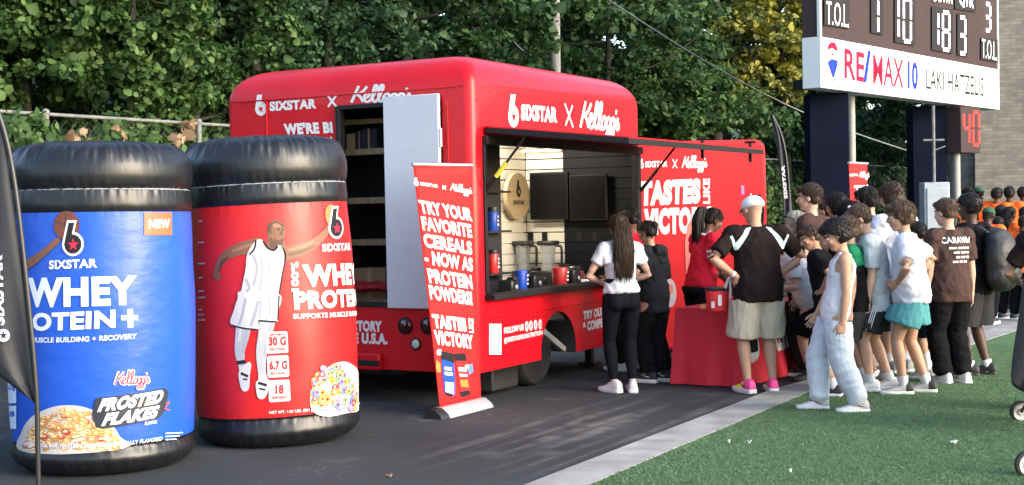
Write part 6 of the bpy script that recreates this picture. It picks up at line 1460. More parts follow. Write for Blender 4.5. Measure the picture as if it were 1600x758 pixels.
def wear_bottom(c, kind='shorts', m=None, to=.85, rise=.055, w=.010, flare=.014, cuff=None, bands=None, nm=None):
    H, S, RT, P, b = c['H'], c['S'], c['RT'], c['P'], c['b']; mb = MB(); FT = c['FT']; L = w * H
    rows = [(-.055, .066, .062), (-.03, .091, .068), (0.0, .094, .066), (.03, .091, .065), (rise, .0835 if kind == 'leggings' else .081, .0625 if kind == 'leggings' else .058)]
    if c['female']: rows = [(q, rx + .007, ry + (.006 if -.04 < q < .02 else 0)) for q, rx, ry in rows]
    mb.tube([P + S * (q * H) * 1.0 for q, _, _ in rows], [((rx * H * b) + L * (.5 if q_ < .01 else .1), ry * H * b * (1 + c['belly'] * .5) + L * (.5 if q_ < .01 else .1)) for q_, rx, ry in rows], 22, ref=RT)
    if c['female']:
        for sd in (-1, 1): mb.ell(P + RT * sd * .042 * H - FT * .035 * H - S * .02 * H, (RT, FT, S), (.050 * H, .046 * H, .055 * H))
    for sd in (-1, 1):
        hip, kn, an, fa = c['LG'][sd]
        if kind == 'shorts':
            ts = [0, .3, .65, 1.0]; path = [hip + Vector((0, 0, .02 * H))] + [hip.lerp(kn, to * q) if to * q <= 1 else kn.lerp(an, to * q - 1) for q in ts[1:]]; rad = [.052 * H * b + L * .5, .054 * H * b + L * .7 + flare * H * .3, .050 * H * b + L * .8 + flare * H * .7, .046 * H * b + L + flare * H]
        elif kind == 'leggings':
            path = [hip + Vector((0, 0, .02 * H)), hip.lerp(kn, .25), hip.lerp(kn, .65), kn, kn.lerp(an, .28), kn.lerp(an, .65), kn.lerp(an, to)]; rad = [.055 * H * b, .0565 * H * b, .045 * H * b, .035 * H, .0385 * H, .030 * H, .0235 * H]
        else:
            path = [hip + Vector((0, 0, .02 * H)), hip.lerp(kn, .3), hip.lerp(kn, .7), kn, kn.lerp(an, .35), kn.lerp(an, .7), kn.lerp(an, .90), kn.lerp(an, to)]; g = L; cf = cuff if cuff is not None else 1.0
            rad = [.053 * H * b + g * .6, .055 * H * b + g, .048 * H * b + g, .041 * H + g, .041 * H + g, .036 * H + g * cf, .034 * H + g * cf, .026 * H + g * .25 * cf]
        mb.tube(path, rad, 16)
    o = remeshed(mb, nm or ('shorts' if kind == 'shorts' else 'leggings' if kind == 'leggings' else 'trousers'), [m] + ([x[1] for x in bands] if bands else []), c['t'], c['vox'] * 1.05, 4 if kind != 'leggings' else 3, (.010 if kind == 'pants' else .008 if kind == 'shorts' else .002) * H / 1.75, .06)
    if c['fine'] and kind != 'leggings': folds(o, (.017 if kind == 'pants' else .015) * H / 1.75, kind)
    if bands:
        for p in o.data.polygons:
            for i, (fn, _) in enumerate(bands):
                if fn(p.center): p.material_index = i + 1
    return o
def wear_feet(c, sh, socks):
    H = c['H']; Ls = .158 * H
    for sd in (-1, 1):
        hip, kn, an, fa = c['LG'][sd]; up, so = shoe_mesh(Ls)
        M3 = Matrix.Rotation(R(fa), 4, 'Z'); base = Vector((an.x, an.y, an.z - c['ah']))
        lift = R(sh.get('lift', {}).get(sd, 0)) if isinstance(sh.get('lift'), dict) else 0
        T = Matrix.Translation(base) @ M3 @ Matrix.Rotation(-lift, 4, 'X')
        for q in (up, so): q.v = [tuple(T @ Vector(v)) for v in q.v]
        o = up.build('shoe', [sh.get('m', BLKP), sh.get('m2', sh.get('m', BLKP))], c['t'], True)
        ss = o.modifiers.new('s', 'SUBSURF'); ss.levels = ss.render_levels = 1
        iT = T.inverted()
        if 'm2' in sh:
            for p in o.data.polygons:
                q = iT @ p.center
                if (q.y > .10 * Ls and sh.get('split', 'toe') == 'toe') or (sh.get('split') == 'heel' and q.y < -.02 * Ls): p.material_index = 1
        s2 = so.build('sole', [sh.get('sole', WHITE)], o, True, 50)
        if sh.get('mark'):
            mk = MB(); pts = [(-.10, .10), (-.02, .06), (.10, .10), (.28, .19), (.10, .135), (-.02, .105)]
            for s_ in (-1, 1):
                vs = []
                for yy, zz in pts:
                    vs.append(T @ Vector((s_ * (.186 + (-.02 if yy < 0 else 0) + .0) * Ls, yy * Ls, (zz + .15) * Ls)))
                mk.add(vs, [(0, 1, 5), (1, 2, 4, 5), (2, 3, 4)])
            mk.build('printed_mark', [sh['mark']], o)
        if c['fine']:
            lc = MB()
            for q in (.10, .16, .22, .28): lc.tube([T @ Vector((-.075 * Ls, q * Ls, (.425 - q * .46) * Ls)), T @ Vector((0, q * Ls, (.455 - q * .44) * Ls)), T @ Vector((.075 * Ls, q * Ls, (.425 - q * .46) * Ls))], [.0045 * H / 1.7], 5)
            lc.build('laces', [sh.get('lace', sh.get('sole', WHITE))], o, True)
        if socks:
            sm, hgt = socks; sk = MB(); top_ = kn.lerp(an, 1 - hgt); sk.tube([an - Vector((0, 0, .03 * H)), an + Vector((0, 0, .004 * H)), an.lerp(top_, .6), top_], [.0235 * H, .0225 * H, .0250 * H + .012 * H * hgt, .0265 * H + .016 * H * hgt], 14); sk.build('sock', [sm], c['t'], True, 60)
def locks(mb, roots, n, length, wd, droop, seed=0, wave=0.0, front=None):
    """tapered locks growing from an ellipsoid: roots = list of (point, normal, flow)"""
    rs = random.Random(seed)
    for p, nrm, fl in roots:
        L = length * rs.uniform(.6, 1.25) * (front(p) if front else 1); w_ = wd * rs.uniform(.7, 1.3); d = (fl + nrm * rs.uniform(.05, .32) + Vector((rs.uniform(-1, 1), rs.uniform(-1, 1), rs.uniform(-1, 1))) * .35).normalized()
        pts = [p - nrm * w_ * .5]; q = p.copy()
        for k in range(3):
            d = (d + Vector((0, 0, -droop)) + nrm * (-.10 * k) + Vector((rs.uniform(-1, 1), rs.uniform(-1, 1), rs.uniform(-1, 1))) * wave).normalized(); q = q + d * (L / 3); pts.append(q.copy())
        mb.tube(pts, [(w_, w_ * .5), (w_ * .95, w_ * .45), (w_ * .7, w_ * .3), (w_ * .12, w_ * .1)], 5, ref=nrm.cross(d) if nrm.cross(d).length > .05 else None, cap=False)
def wear_hair(c, kind, colr, *opt):
    hp, k, A3, t = c['hp'], c['k'], c['A3'], c['t']; hx, hf, hu = A3; HC_ = c['HC']; m = hair_mat(colr, (0, 0, 0)) if colr in HAIR else None; vox = c['vox']
    seed = int(abs(t.location.x * 1000)) % 997
    if kind in ('cap', 'ballcap_back'):
        capm = opt[0]; mb = MB()
        mb.ell(hp(0, -.014, .036), A3, (.091 * k, .110 * k, .080 * k), 0, 24, 14)
        mb.v = [tuple(Vector(v) + hu * max(0, (.012 * k - (Vector(v) - c['HC']).dot(hu)))) for v in mb.v]           # flat lower edge
        mb.ell(hp(0, -.012, .130), A3, (.008 * k, .008 * k, .006 * k), 0, 8, 5)
        o = mb.build('cap', [capm] , t, True)
        br = MB(); vs = []; n = 10
        fdir = 1 if kind == 'cap' else -1
        for zz in (0, .006):
            for r_ in (0.0, 1.0):
                for i in range(n + 1): a = R(-62 + 124 * i / n); vs.append(hp(math.sin(a) * (.080 + .012 * r_), fdir * (math.cos(a) * (.088 + .062 * r_)) - .006, .022 + zz - .016 * r_))
        w_ = n + 1; fs = []
        for i in range(n): fs += [(i, i + 1, w_ + i + 1, w_ + i), (2 * w_ + i, 3 * w_ + i, 3 * w_ + i + 1, 2 * w_ + i + 1), (w_ + i, w_ + i + 1, 3 * w_ + i + 1, 3 * w_ + i)]
        br.add(vs, fs); br.build('brim', [capm], o, True, 50)
        mb = MB(); roots = []
        rs = random.Random(seed)
        for _ in range(300):
            a = rs.uniform(0, 2 * math.pi); z_ = rs.uniform(-.050, .012)
            if math.cos(a) > .15: continue
            nrm = (hx * math.sin(a) + hf * math.cos(a)).normalized(); p = hp(math.sin(a) * .075, math.cos(a) * .094 - .012, z_); roots.append((p, nrm, -hu))
        if m: locks(mb, roots, 0, .022 * k, .0045 * k, .2, seed); mb.build('hair', [m], t, True)
        return
    long_ = opt[0] if opt else 0.0
    bush = {'short': .006, 'crop': .003, 'curly': .018, 'mop': .010, 'fade': .006, 'long': .010, 'bob': .013, 'pony': .004, 'afro': .022, 'bun': .004}[kind]
    mb = MB(); mb.ell(hp(0, -.018, .040), A3, ((.080 + bush) * k, (.098 + bush) * k, (.084 + bush) * k), 0, 18, 12)
    if kind in ('mop', 'bob', 'curly'):
        mb.ell(hp(0, -.045, -.010), A3, ((.078 + bush) * k, (.070 + bush) * k, (.075 + bush) * k)); 
    else: mb.ell(hp(0, -.052, -.012), A3, (.074 * k, .060 * k, .066 * k))
    if kind in ('mop', 'short', 'curly', 'fade'):
        mb.ell(hp(0, .052 + bush * .3, .080 + bush * .3), A3, ((.056 + bush * .5) * k, (.045 + bush * .4) * k, (.026 + bush * .3) * k))
    o = remeshed(mb, 'hair', [m], t, max(vox * .9, .007), 2, (.014 if kind in ('curly', 'afro') else .006) * k, .018 if kind == 'curly' else .03)
    # shave the shell off the face and below the hairline
    bm = bmesh.new(); bm.from_mesh(o.data); dele = []
    for f in bm.faces:
        d = f.calc_center_median() - c['HC']; a_, fw, u = d.dot(hx) / k, d.dot(hf) / k, d.dot(hu) / k
        line = .055 if kind not in ('mop', 'curly') else .042
        if fw > .045 and u < line: dele.append(f)
        elif fw > .0 and abs(a_) > .04 and u < (.012 if kind not in ('mop', 'bob') else -.035) + (fw * .5): dele.append(f)
        elif u < (-.072 if kind in ('mop', 'bob', 'curly') else -.058): dele.append(f)
    bmesh.ops.delete(bm, geom=dele, context='FACES'); bm.to_mesh(o.data); bm.free(); o.data.shade_smooth()
    rs = random.Random(seed + 3); roots = []; n = {'curly': 620, 'afro': 500, 'mop': 1300, 'bob': 1000, 'short': 1200, 'fade': 1000, 'crop': 120, 'long': 500, 'pony': 350, 'bun': 350}[kind] // (1 if c['fine'] else 4)
    crown = hp(0, -.05, .125)
    while len(roots) < n:
        d = Vector((rs.gauss(0, 1), rs.gauss(0, 1), rs.gauss(0, 1))).normalized(); a_, fw, u = d.x * (.078 + bush), d.y * (.097 + bush) - .016, d.z * (.083 + bush) + .038
        if u < -.055 or (fw > .035 and u < .058) or (fw > 0 and abs(a_) > .04 and u < .015 + fw * .5): continue
        p = hp(a_, fw, u); nrm = (hx * d.x + hf * d.y + hu * d.z).normalized(); fl = p - crown; fl = (fl - nrm * fl.dot(nrm)); fl = fl.normalized() if fl.length > 1e-4 else hf
        roots.append((p, nrm, fl))
    if kind == 'crop': length, wd, dp, wv = .012, .006, .1, .1
    elif kind in ('curly', 'afro'): length, wd, dp, wv = .028, .0052, .05, .55
    elif kind == 'mop': length, wd, dp, wv = .056, .0042, .30, .08
    elif kind in ('long', 'bob', 'pony', 'bun'): length, wd, dp, wv = .07, .0036, .25, .04
    else: length, wd, dp, wv = .030, .0038, .14, .10
    mb = MB(); locks(mb, roots, n, length * k, wd * k, dp, seed, wv, lambda p: (.45 if kind not in ('mop', 'curly') else .62) if (p - HC_).dot(hf) > .025 * k else (.7 if (p - HC_).dot(hf) > -.01 * k else 1))
    if kind == 'long':                                              # long straight hair down the back
        sh = MB()                                                   # smooth under-layer
        rows = [(.02, .078, .050, -.055), (-.05, .082, .048, -.070), (-.14, .088, .045, -.095), (-.24, .100, .034, -.150), (-.36, .098, .026, -.172), (-.31 - long_ * .30, .080, .016, -.178)]
        sh.tube([HC_ + c['FT'] * (fo * k) + Vector((0, 0, u)) for u, _, _, fo in [(q[0], 0, 0, q[3]) for q in rows]], [(q[1] * k, q[2] * k) for q in rows], 18, ref=hx)
        sh.build('hair_fall', [m], o, True)
        for i in range(1100):
            a = rs.uniform(-1, 1); p0 = hp(.080 * a, -.050 - .052 * math.sqrt(max(0, 1 - a * a)) + rs.uniform(-.008, .006), .065 + rs.uniform(-.08, .03)); L = long_ * rs.uniform(.70, 1.05) * (1 - .20 * abs(a) ** 3) + .06
            dx = hx * (a * .016 * k * rs.uniform(.3, 1.6)); bk = -c['FT'] * (.105 + .014 * rs.uniform(-1, 1)); tw = Vector((rs.uniform(-.014, .014), rs.uniform(-.008, .008), 0))
            P_ = [p0, p0 + dx * .5 - Vector((0, 0, L * .25)) + bk * .6, p0 + dx + tw - Vector((0, 0, L * .6)) + bk * .9, p0 + dx * .7 + tw * 1.3 - Vector((0, 0, L)) + bk * .7]
            mb.tube(smooth_line(P_, 2), [(.0026, .0016)] * 4 + [(.0022, .0014), (.0015, .001), (.0006, .0005)], 4, ref=hx, cap=False)
    if kind in ('pony', 'bun') :
        base = hp(0, -.115, .05)
        n2 = 200 if kind == 'pony' else 90
        for i in range(n2):
            j = Vector((rs.uniform(-1, 1), rs.uniform(-1, 1), rs.uniform(-1, 1)))
            if kind == 'pony':
                L = long_ * rs.uniform(.6, 1); P_ = [base + j * .012, base - hf * .06 * k + j * .03 - Vector((0, 0, .02)), base - hf * .10 * k + j * .045 - Vector((0, 0, L * .5)), base - hf * .10 * k + j * .05 - Vector((0, 0, L))]
                mb.tube(smooth_line(P_, 3), [.008, .010, .010, .010, .009, .009, .008, .006, .004, .002], 5, cap=False)
            else:
                mb.ell(base + j.normalized() * .028 * k, ((1, 0, 0), (0, 1, 0), (0, 0, 1)), (.012 * k,) * 3, 0, 6, 4)
    o2 = mb.build('hair_locks', [m], t, True)
    o2.parent = o
def decal(c, target, txts, m, name, origin, ux, uz, back=True, off=0.004):
    """lettering laid on cloth: (text, u0, u1, v0, v1) in metres about a chest point"""
    class F: curved = True; step = .016
    n_ = ux.cross(uz).normalized(); dg = bpy.context.evaluated_depsgraph_get(); bv = BVHTree.FromObject(target, dg)
    f = F(); 
    def pt(u, v, w_):
        o_ = origin + ux * u + uz * v + n_ * .6; h = bv.ray_cast(o_, -n_); p = h[0] if h[0] is not None else origin + ux * u + uz * v + n_ * .1
        return p + n_ * (off + w_ - .002)
    f.pt = pt; A = Art(f)
    for it in txts:
        if it[0] == 'poly': A.poly([Vector(p) for p in it[1]], it[2] if len(it) > 2 else m, 1, True)
        else:
            tx, u0, u1, v0, v1 = it[:5]; A.text(tx, (u0, v0), (u1, v0), (u0, v1), m, 1, it[5] if len(it) > 5 else .04, 0, True)
    return A.done(name, target)
# ------------------------------------------------------------------ the people in the photograph
C = cloth_mat
W_TEE = C('white', (0.54, 0.56, 0.61)); BLACK = C('black', (0.0075, 0.0075, 0.009)); JET = C('stretch_black', (0.006, 0.0075, 0.011), 0.8, .04); CHAR = C('charcoal', (0.018, 0.020, 0.023)); BRN = C('dark_brown', (0.016, 0.011, 0.011)); COCOA = C('cocoa', (0.060, 0.036, 0.032))
KHAKI = C('khaki', (0.40, 0.37, 0.30)); REDJ = C('red_jersey', (0.50, 0.015, 0.035)); GREYB = C('grey_blue', (0.20, 0.245, 0.285)); PGREY = C('pale_grey', (0.44, 0.48, 0.50)); TEAL = C('teal', (0.075, 0.25, 0.27)); GREEN = C('green', (0.015, 0.16, 0.075)); SWEAT = C('white_sweat', (0.47, 0.52, 0.58)); DGREY = C('dark_grey', (0.028, 0.029, 0.031)); ORT = C('orange', (0.85, 0.15, 0.03)); MINT = mat('mint_trim', (0.62, 0.78, 0.76), 0.7)
SHW = mat('shoe_white', (0.58, 0.59, 0.61), 0.5, var=.06, vscale=20); SHB = mat('shoe_black', (0.016, 0.016, 0.018), 0.6); SHP = mat('shoe_pink', (0.85, 0.07, 0.30), 0.5); SHY = mat('shoe_yellow', (0.75, 0.78, 0.06), 0.5); SHG = mat('shoe_grey', (0.36, 0.37, 0.37), 0.55, var=.1, vscale=20); SOLG = mat('sole_pale', (0.60, 0.61, 0.60), 0.6); SOCK = C('white_sock', (0.56, 0.58, 0.62)); DSOCK = C('dark_sock', (0.03, 0.03, 0.033))
HIP = lambda x=.115, y=.02, z=.575, py=-.35: ((x, y, z), (1, py, .15), {'pose': 'flat', 'dir': (-.55, .25, -.75), 'palm': (-.8, .3, .3)})
HANG = lambda x=.15, y=.03, z=.455: ((x, y, z), (.4, -1, 0), None)
def gp(px, py): p = ground(px, py); return p.x, p.y
def ap_(px, Y): return (px - 800) / FPX * Y, Y
def lowline(c, frac):                       # sleeve bands along the upper arm
    def f(p):
        for sd in (-1, 1):
            s0, e, _, _ = c['AR'][sd]; d = (e - s0); q = (p - s0).dot(d) / d.length_squared
            if frac[0] < q < frac[1] and ((p - s0) - d * q).length < .10: return True
        return False
    return f
# the two girls and the helper at the hatch
person('young woman with very long brown hair, white crop tee and black leggings', *gp(974, 613), 14, 1.70, .97, 1.0, 'fair', ('long', 'dark_brown', .52), 2, 0, 0, (4, 12, 0), {-1: ((.075, .13, .60), (1, -.5, -.3), None), 1: ((.07, .13, .60), (1, -.5, -.3), None)}, ((-.05, .012, 24), (.048, -.012, -14)), .985,
       dict(kind='crop', m=W_TEE, hem=.035, sleeve=.5, loose=.012, flare=.008), dict(kind='leggings', m=JET, to=.90, rise=.11), dict(m=SHW, sole=SHW), female=True)
person('girl in a hooded charcoal jacket, cropped black trousers and black trainers', *gp(1024, 597), 52, 1.63, 1.0, 1.02, 'tan', ('bun', 'black'), 3, 0, 0, (0, 14, 0), {-1: ((.09, .12, .56), (1, -.6, 0), None), 1: ((.09, .12, .56), (1, -.6, 0), None)}, ((-.05, .02, 5), (.05, -.03, -5)), .985,
       dict(kind='jacket', m=CHAR, hem=-.09, sleeve=1.93, loose=.02, flare=.0), dict(kind='pants', m=BLACK, to=.42, w=.012, cuff=1.3), dict(m=SHB, sole=SOLG, mark=SHW), (DSOCK, .2), female=True)
t, c = person('black haired helper in a red jersey between the hatch and the hooded girl', *gp(1001, 579), 62, 1.77, 1.0, 1.0, 'brown', ('fade', 'black'), 2, 0, 0, (0, 8, 0), {-1: ((.1, .15, .56), (1, -.6, 0), None), 1: ((.1, .15, .56), (1, -.6, 0), None)}, ((-.06, .10, 8), (.06, -.05, -8)), .98,
       dict(kind='jersey', m=REDJ, hem=-.07, loose=.018), dict(kind='pants', m=BLACK, to=.97), dict(m=SHW, sole=SHW), (SOCK, .12))
tt = c['top']; tt.data.materials.append(SHW)
fb_ = lowline(c, (.30, .42))
for p in tt.data.polygons:
    if fb_(p.center): p.material_index = 1
# staff woman behind the table
t, c = person('woman with black ponytail and red jersey behind the red table', *ap_(1092, 14.2), -64, 1.76, 1.0, 1.04, 'brown', ('pony', 'black', .42), 10, 0, 0, (-6, 22, 0), {-1: ((.06, .20, .56), (.7, -1, -.3), None), 1: ((.12, .13, .51), (.7, -1, -.2), None)}, None, .985,
       dict(kind='jersey', m=REDJ, hem=-.02, loose=.012, sleeve=.66), dict(kind='pants', m=JET, to=.97, w=.014), dict(m=SHB, sole=SOLG), female=True)
tt = c['top']; tt.data.materials.append(SHW); f1_, f2_ = lowline(c, (.34, .42)), lowline(c, (.48, .56))
for p in tt.data.polygons:
    if f1_(p.center) or f2_(p.center): p.material_index = 1
    d = p.center - c['NB']
    if d.dot(c['S']) > -.012 and d.length < .10: p.material_index = 1
mb = MB(); s0, e, wr, _ = c['AR'][-1]
# cap man
def vstripes(c, yy=.252):
    H = c['H']; o_ = c['P'] + c['S'] * (yy * H); V = [(-.285, .012), (-.265, .026), (-.232, -.045), (-.118, .088), (-.072, .098), (-.212, -.110), (-.236, -.110)]
    for sg in (1, -1):
        pts = [(x * sg, y) for x, y in V]; pts = pts if sg == 1 else pts[::-1]
        fine = []
        for i in range(len(pts)):
            a, b = Vector(pts[i]), Vector(pts[(i + 1) % len(pts)])
            for k in range(4): fine.append(tuple(a.lerp(b, k / 4)))
        decal(c, c['top'], [('poly', fine)], MINT, 'trim', o_, c['RT'], c['S'], off=.006)
t, c = person('stocky man in white cap, dark striped polo and khaki cargo shorts', *gp(1187, 613), 10, 1.85, 1.15, 1.06, 'tan', ('cap', '', mat('cap_white', (0.70, 0.73, 0.75), .8, var=.04, bump=.2, bscale=60)), 3, 0, 0, (16, 12, 0), {-1: ((.125, -.03, .585), (1, -.1, .1), {'pose': 'flat', 'dir': (-.55, -.05, -.8), 'palm': (-.2, .9, .1)}), 1: ((.125, .03, .585), (1, -.1, .1), {'pose': 'flat', 'dir': (-.6, .1, -.75), 'palm': (-.5, .8, .1)})}, ((-.065, .0, 12), (.065, .0, -10)), .985,
       dict(kind='polo', m=BRN, hem=-.06, loose=.022, sleeve=.74, flare=.020), dict(kind='shorts', m=KHAKI, to=.98, w=.016, flare=.012), dict(m=SHP, m2=SHY, sole=SHW, mark=SHB), belly=.12)
vstripes(c)
for sd in (-1, 1):                                       # cargo pockets
    hip, kn, an, _ = c['LG'][sd]; q = hip.lerp(kn, .55); mb = MB(); mb.box(q + Vector((sd * .108, 0, 0)), (.022, .15, .17)); mb.box(q + Vector((sd * .117, 0, .065)), (.018, .155, .05)); mb.build('pocket', KHAKI, t, bevel=.006)
s0, e, wr, _ = c['AR'][-1]; d = (wr - e).normalized(); mb = MB(); mb.tube([wr - d * .045, wr - d * .02], [.033], 16); mb.build('watch', SHW, t, True, 40)
# the boy leaning on the table, the grey haired woman
person('boy in loose white tee and black shorts leaning over the red table', *ap_(1265, 13.6), 92, 1.60, .95, 1.10, 'fair', ('mop', 'brown'), 30, 0, 0, (25, 0, 0), {-1: ((.08, .26, .56), (.6, -1, -.3), None), 1: ((.08, .28, .55), (.6, -1, -.3), None)}, ((-.05, .03, 5), (.05, -.04, -5)), .97,
       dict(kind='tee', m=W_TEE, hem=-.09, loose=.032, sleeve=.7, flare=.018), dict(kind='shorts', m=BLACK, to=1.0, w=.02), dict(m=SHB, sole=SHB), (DSOCK, .3))
t, c = person('grey haired woman with sunglasses pushed up on her head, looking towards the table', *ap_(1253, 13.95), 74, 1.66, 1.02, 1.12, 'fair', ('bob', 'grey'), 3, 0, 0, (0, 6, 0), {}, None, .985,
       dict(kind='tee', m=BLACK, hem=-.06, loose=.018, sleeve=.35), dict(kind='pants', m=DGREY, to=.97), dict(m=SHB, sole=SOLG), female=True)
mb = MB(); hp_, k = c['hp'], c['k']
for sd in (-1, 1):
    mb.ell(hp_(sd * .034, .086, .098), c['A3'], (.030 * k, .010 * k, .020 * k), 0, 12, 7); mb.tube([hp_(sd * .064, .075, .098), hp_(sd * .096, .03, .075), hp_(sd * .098, -.05, .030)], [.004], 6)
mb.tube([hp_(-.01, .092, .10), hp_(.01, .092, .10)], [.004], 6); mb.build('sunglasses', SCR, t, True)
# tall youth and those around him
person('tall dark haired youth in a dark brown tee looming behind the grey haired woman', *ap_(1270, 14.0), 58, 1.95, .95, 1.08, 'fair', ('short', 'dark_brown'), 0, 0, 0, (10, 4, 0), {}, None, .99, dict(kind='tee', m=COCOA, hem=-.07, loose=.016), dict(kind='shorts', m=DGREY, to=.9), dict(m=SHB, sole=SOLG), (SOCK, .2))
person('brown haired youth half hidden behind the tall youth in front of the navy post', *ap_(1292, 15.2), 60, 1.80, .95, 1.0, 'tan', ('short', 'dark_brown'), 0, 0, 0, (0, 0, 0), {}, None, .99, dict(kind='tee', m=BLACK, hem=-.07), dict(kind='shorts', m=DGREY, to=.9), dict(m=SHB, sole=SOLG), (SOCK, .2), vox=.012)
person('curly haired youth in black behind the boy with the black cap', *ap_(1311, 14.5), 35, 1.84, 1.0, 1.08, 'tan', ('curly', 'black'), 0, 0, 0, (0, 5, 0), {}, None, .99, dict(kind='tee', m=BLACK, hem=-.07), dict(kind='shorts', m=BLACK, to=.9), dict(m=SHB, sole=SOLG), (SOCK, .2), vox=.011)
# black tee beside the tank top
person('boy in a loose black tee, hand on hip, beside the white tank top', *ap_(1300, 12.4), 62, 1.60, 1.0, 1.0, 'olive', ('short', 'dark_brown'), 16, 0, 8, (30, 15, 0), {-1: ((.115, .03, .60), (.8, -.8, .0), {'pose': 'relaxed', 'dir': (-.6, .3, -.7)})}, None, .985, dict(kind='tee', m=BLACK, hem=-.06, loose=.030, sleeve=.78, flare=.022), dict(kind='shorts', m=BLACK, to=1.0, w=.02), dict(m=SHB, sole=SOLG), (SOCK, .25))
t, c = person('boy in a white ribbed tank top and baggy white sweatpants standing in profile', *gp(1305, 643), 82, 1.62, .98, 1.16, 'tan', ('curly', 'black'), -9, 0, 0, (6, 30, 0), {-1: ((.125, -.02, .43), (.4, -1, 0), None), 1: ((.125, .10, .46), (.5, -1, 0), None)}, ((-.055, -.105, 8), (.05, .085, -4)), .975,
       dict(kind='tank', m=C('ribbed_white', (0.60, 0.60, 0.63)), hem=-.045, loose=.010), dict(kind='pants', m=SWEAT, to=.985, w=.017, cuff=.75), dict(m=SHW, m2=SHG, sole=SOLG, mark=SHB, split='heel', lace=SHB), (SOCK, .1))
person('boy with curly brown hair in a green and black tee behind the white tank top', *ap_(1336, 12.55), 72, 1.62, 1.0, 1.10, 'fair', ('curly', 'brown'), 4, 0, 0, (0, 12, 0), {}, ((-.05, .04, 5), (.05, -.05, -5)), .985, dict(kind='tee', m=GREEN, hem=-.06, loose=.018, bands=[(lambda p: p.z < 1.17, BLACK)]), dict(kind='shorts', m=DGREY, to=.85, w=.016), dict(m=SHW, sole=mat('sole_lime', (.45, .5, .2), .6)), (SOCK, .42))
t, c = person('boy in a black cap and grey blue hoodie facing the table', *ap_(1349, 13.0), 84, 1.80, 1.06, 1.06, 'brown', ('cap', 'black', BLACK), 6, 0, 0, (4, 18, 0), {-1: ((.12, .10, .47), (.5, -1, 0), None), 1: ((.12, .12, .5), (.5, -1, 0), None)}, ((-.05, .05, 5), (.05, -.05, -5)), .98, dict(kind='hoodie', m=GREYB, hem=-.08, loose=.022, sleeve=1.9, flare=0), dict(kind='shorts', m=DGREY, to=.95, w=.02), dict(m=SHB, sole=SOLG), (SOCK, .12))
mb = MB(); q = c['hp'](-.088, -.012, .062); mb.ell(q, c['A3'], (.004, .018, .016), 0, 10, 6); mb.build('badge', SHW, t, True)
t, c = person('boy in a pale grey tee and black shorts with white side stripes, head bowed', *gp(1374, 612), 80, 1.75, 1.0, 1.12, 'fair', ('fade', 'brown'), 7, 0, 0, (2, 24, 0), {-1: ((.12, .06, .455), (.4, -1, 0), None)}, ((-.05, .06, 5), (.05, -.05, -5)), .98, dict(kind='tee', m=PGREY, hem=-.095, loose=.024, sleeve=.78, flare=.018), dict(kind='shorts', m=DGREY, to=.80, w=.018, flare=.018), dict(m=SHW, sole=SHW), (SOCK, .22))
hip, kn, an, _ = c['LG'][-1]; FTm = c['FT']
for dy in (-.018, 0, .018):
    mb = MB(); mb.tube([hip.lerp(kn, .22) + Vector((-.128, dy, 0)), hip.lerp(kn, .78) + Vector((-.140, dy, 0))], [(.004, .005)], 6); mb.build('side_stripe', SHW, t)
person('tall black haired youth whose face shows just past the second red banner', *ap_(1361, 14.7), 62, 1.92, .95, 1.05, 'fair', ('mop', 'black'), 0, 0, 0, (0, 10, 0), {}, None, .99, dict(kind='tee', m=DGREY, hem=-.07), dict(kind='shorts', m=BLACK, to=.9), dict(m=SHW, sole=SHW), (SOCK, .2), vox=.011)
person('tall youth with big curly dark hair and white tee, seen from behind', *ap_(1398, 14.0), 28, 1.93, 1.0, 1.10, 'tan', ('curly', 'dark_brown'), 0, 0, 0, (0, 10, 0), {}, None, .99, dict(kind='tee', m=W_TEE, hem=-.07), dict(kind='shorts', m=BLACK, to=.9), dict(m=SHG, sole=SHW), (SOCK, .25))
person('boy in white tee and short teal shorts with both hands on his hips', *gp(1424, 616), 70, 1.75, 1.0, 1.16, 'tan', ('mop', 'brown'), 5, 0, 0, (8, 8, 0), {-1: ((.105, .06, .585), (1, -.35, .1), {'pose': 'relaxed', 'dir': (-.3, .7, -.5)}), 1: ((.11, .0, .60), (.6, -1, .1), {'pose': 'relaxed', 'dir': (-.4, .5, -.6)})}, ((-.055, .045, 12), (.05, -.065, -4)), .98,
       dict(kind='tee', m=W_TEE, hem=-.045, loose=.030, sleeve=.74, flare=.022), dict(kind='shorts', m=TEAL, to=.62, w=.022, flare=.026), dict(m=SHG, m2=SHB, sole=SOLG, split='heel'), (SOCK, .22))
person('small dark haired child between the teal shorts and the brown lettered tee', *ap_(1445, 13.5), 66, 1.55, .95, 1.1, 'tan', ('short', 'black'), 4, 0, 0, (0, 12, 0), {}, None, .985, dict(kind='tee', m=W_TEE, hem=-.12, loose=.03), dict(kind='shorts', m=C('navy_short', (.014, .017, .03)), to=1.0, w=.02), dict(m=SHG, sole=SHW), (SOCK, .5))
t, c = person('boy in a brown tee lettered on the back and black joggers, seen from behind', *gp(1488, 600), 20, 1.77, 1.0, 1.10, 'fair', ('fade', 'brown'), 2, 0, 0, (18, 8, 0), {1: ((.15, .02, .45), (.4, -1, 0), None)}, ((-.05, .02, 14), (.05, -.02, -4)), .985,
       dict(kind='tee', m=COCOA, hem=-.075, loose=.024, sleeve=.74, flare=.02), dict(kind='pants', m=BLACK, to=.98, w=.010), dict(m=SHW, m2=SHG, sole=SHW), (SOCK, .1))
decal(c, c['top'], [('CARAVAN', -.155, .160, .03, .090, .035)], SHW, 'lettering', c['P'] + c['S'] * (.215 * c['H']), c['RT'], c['S'], off=.006)
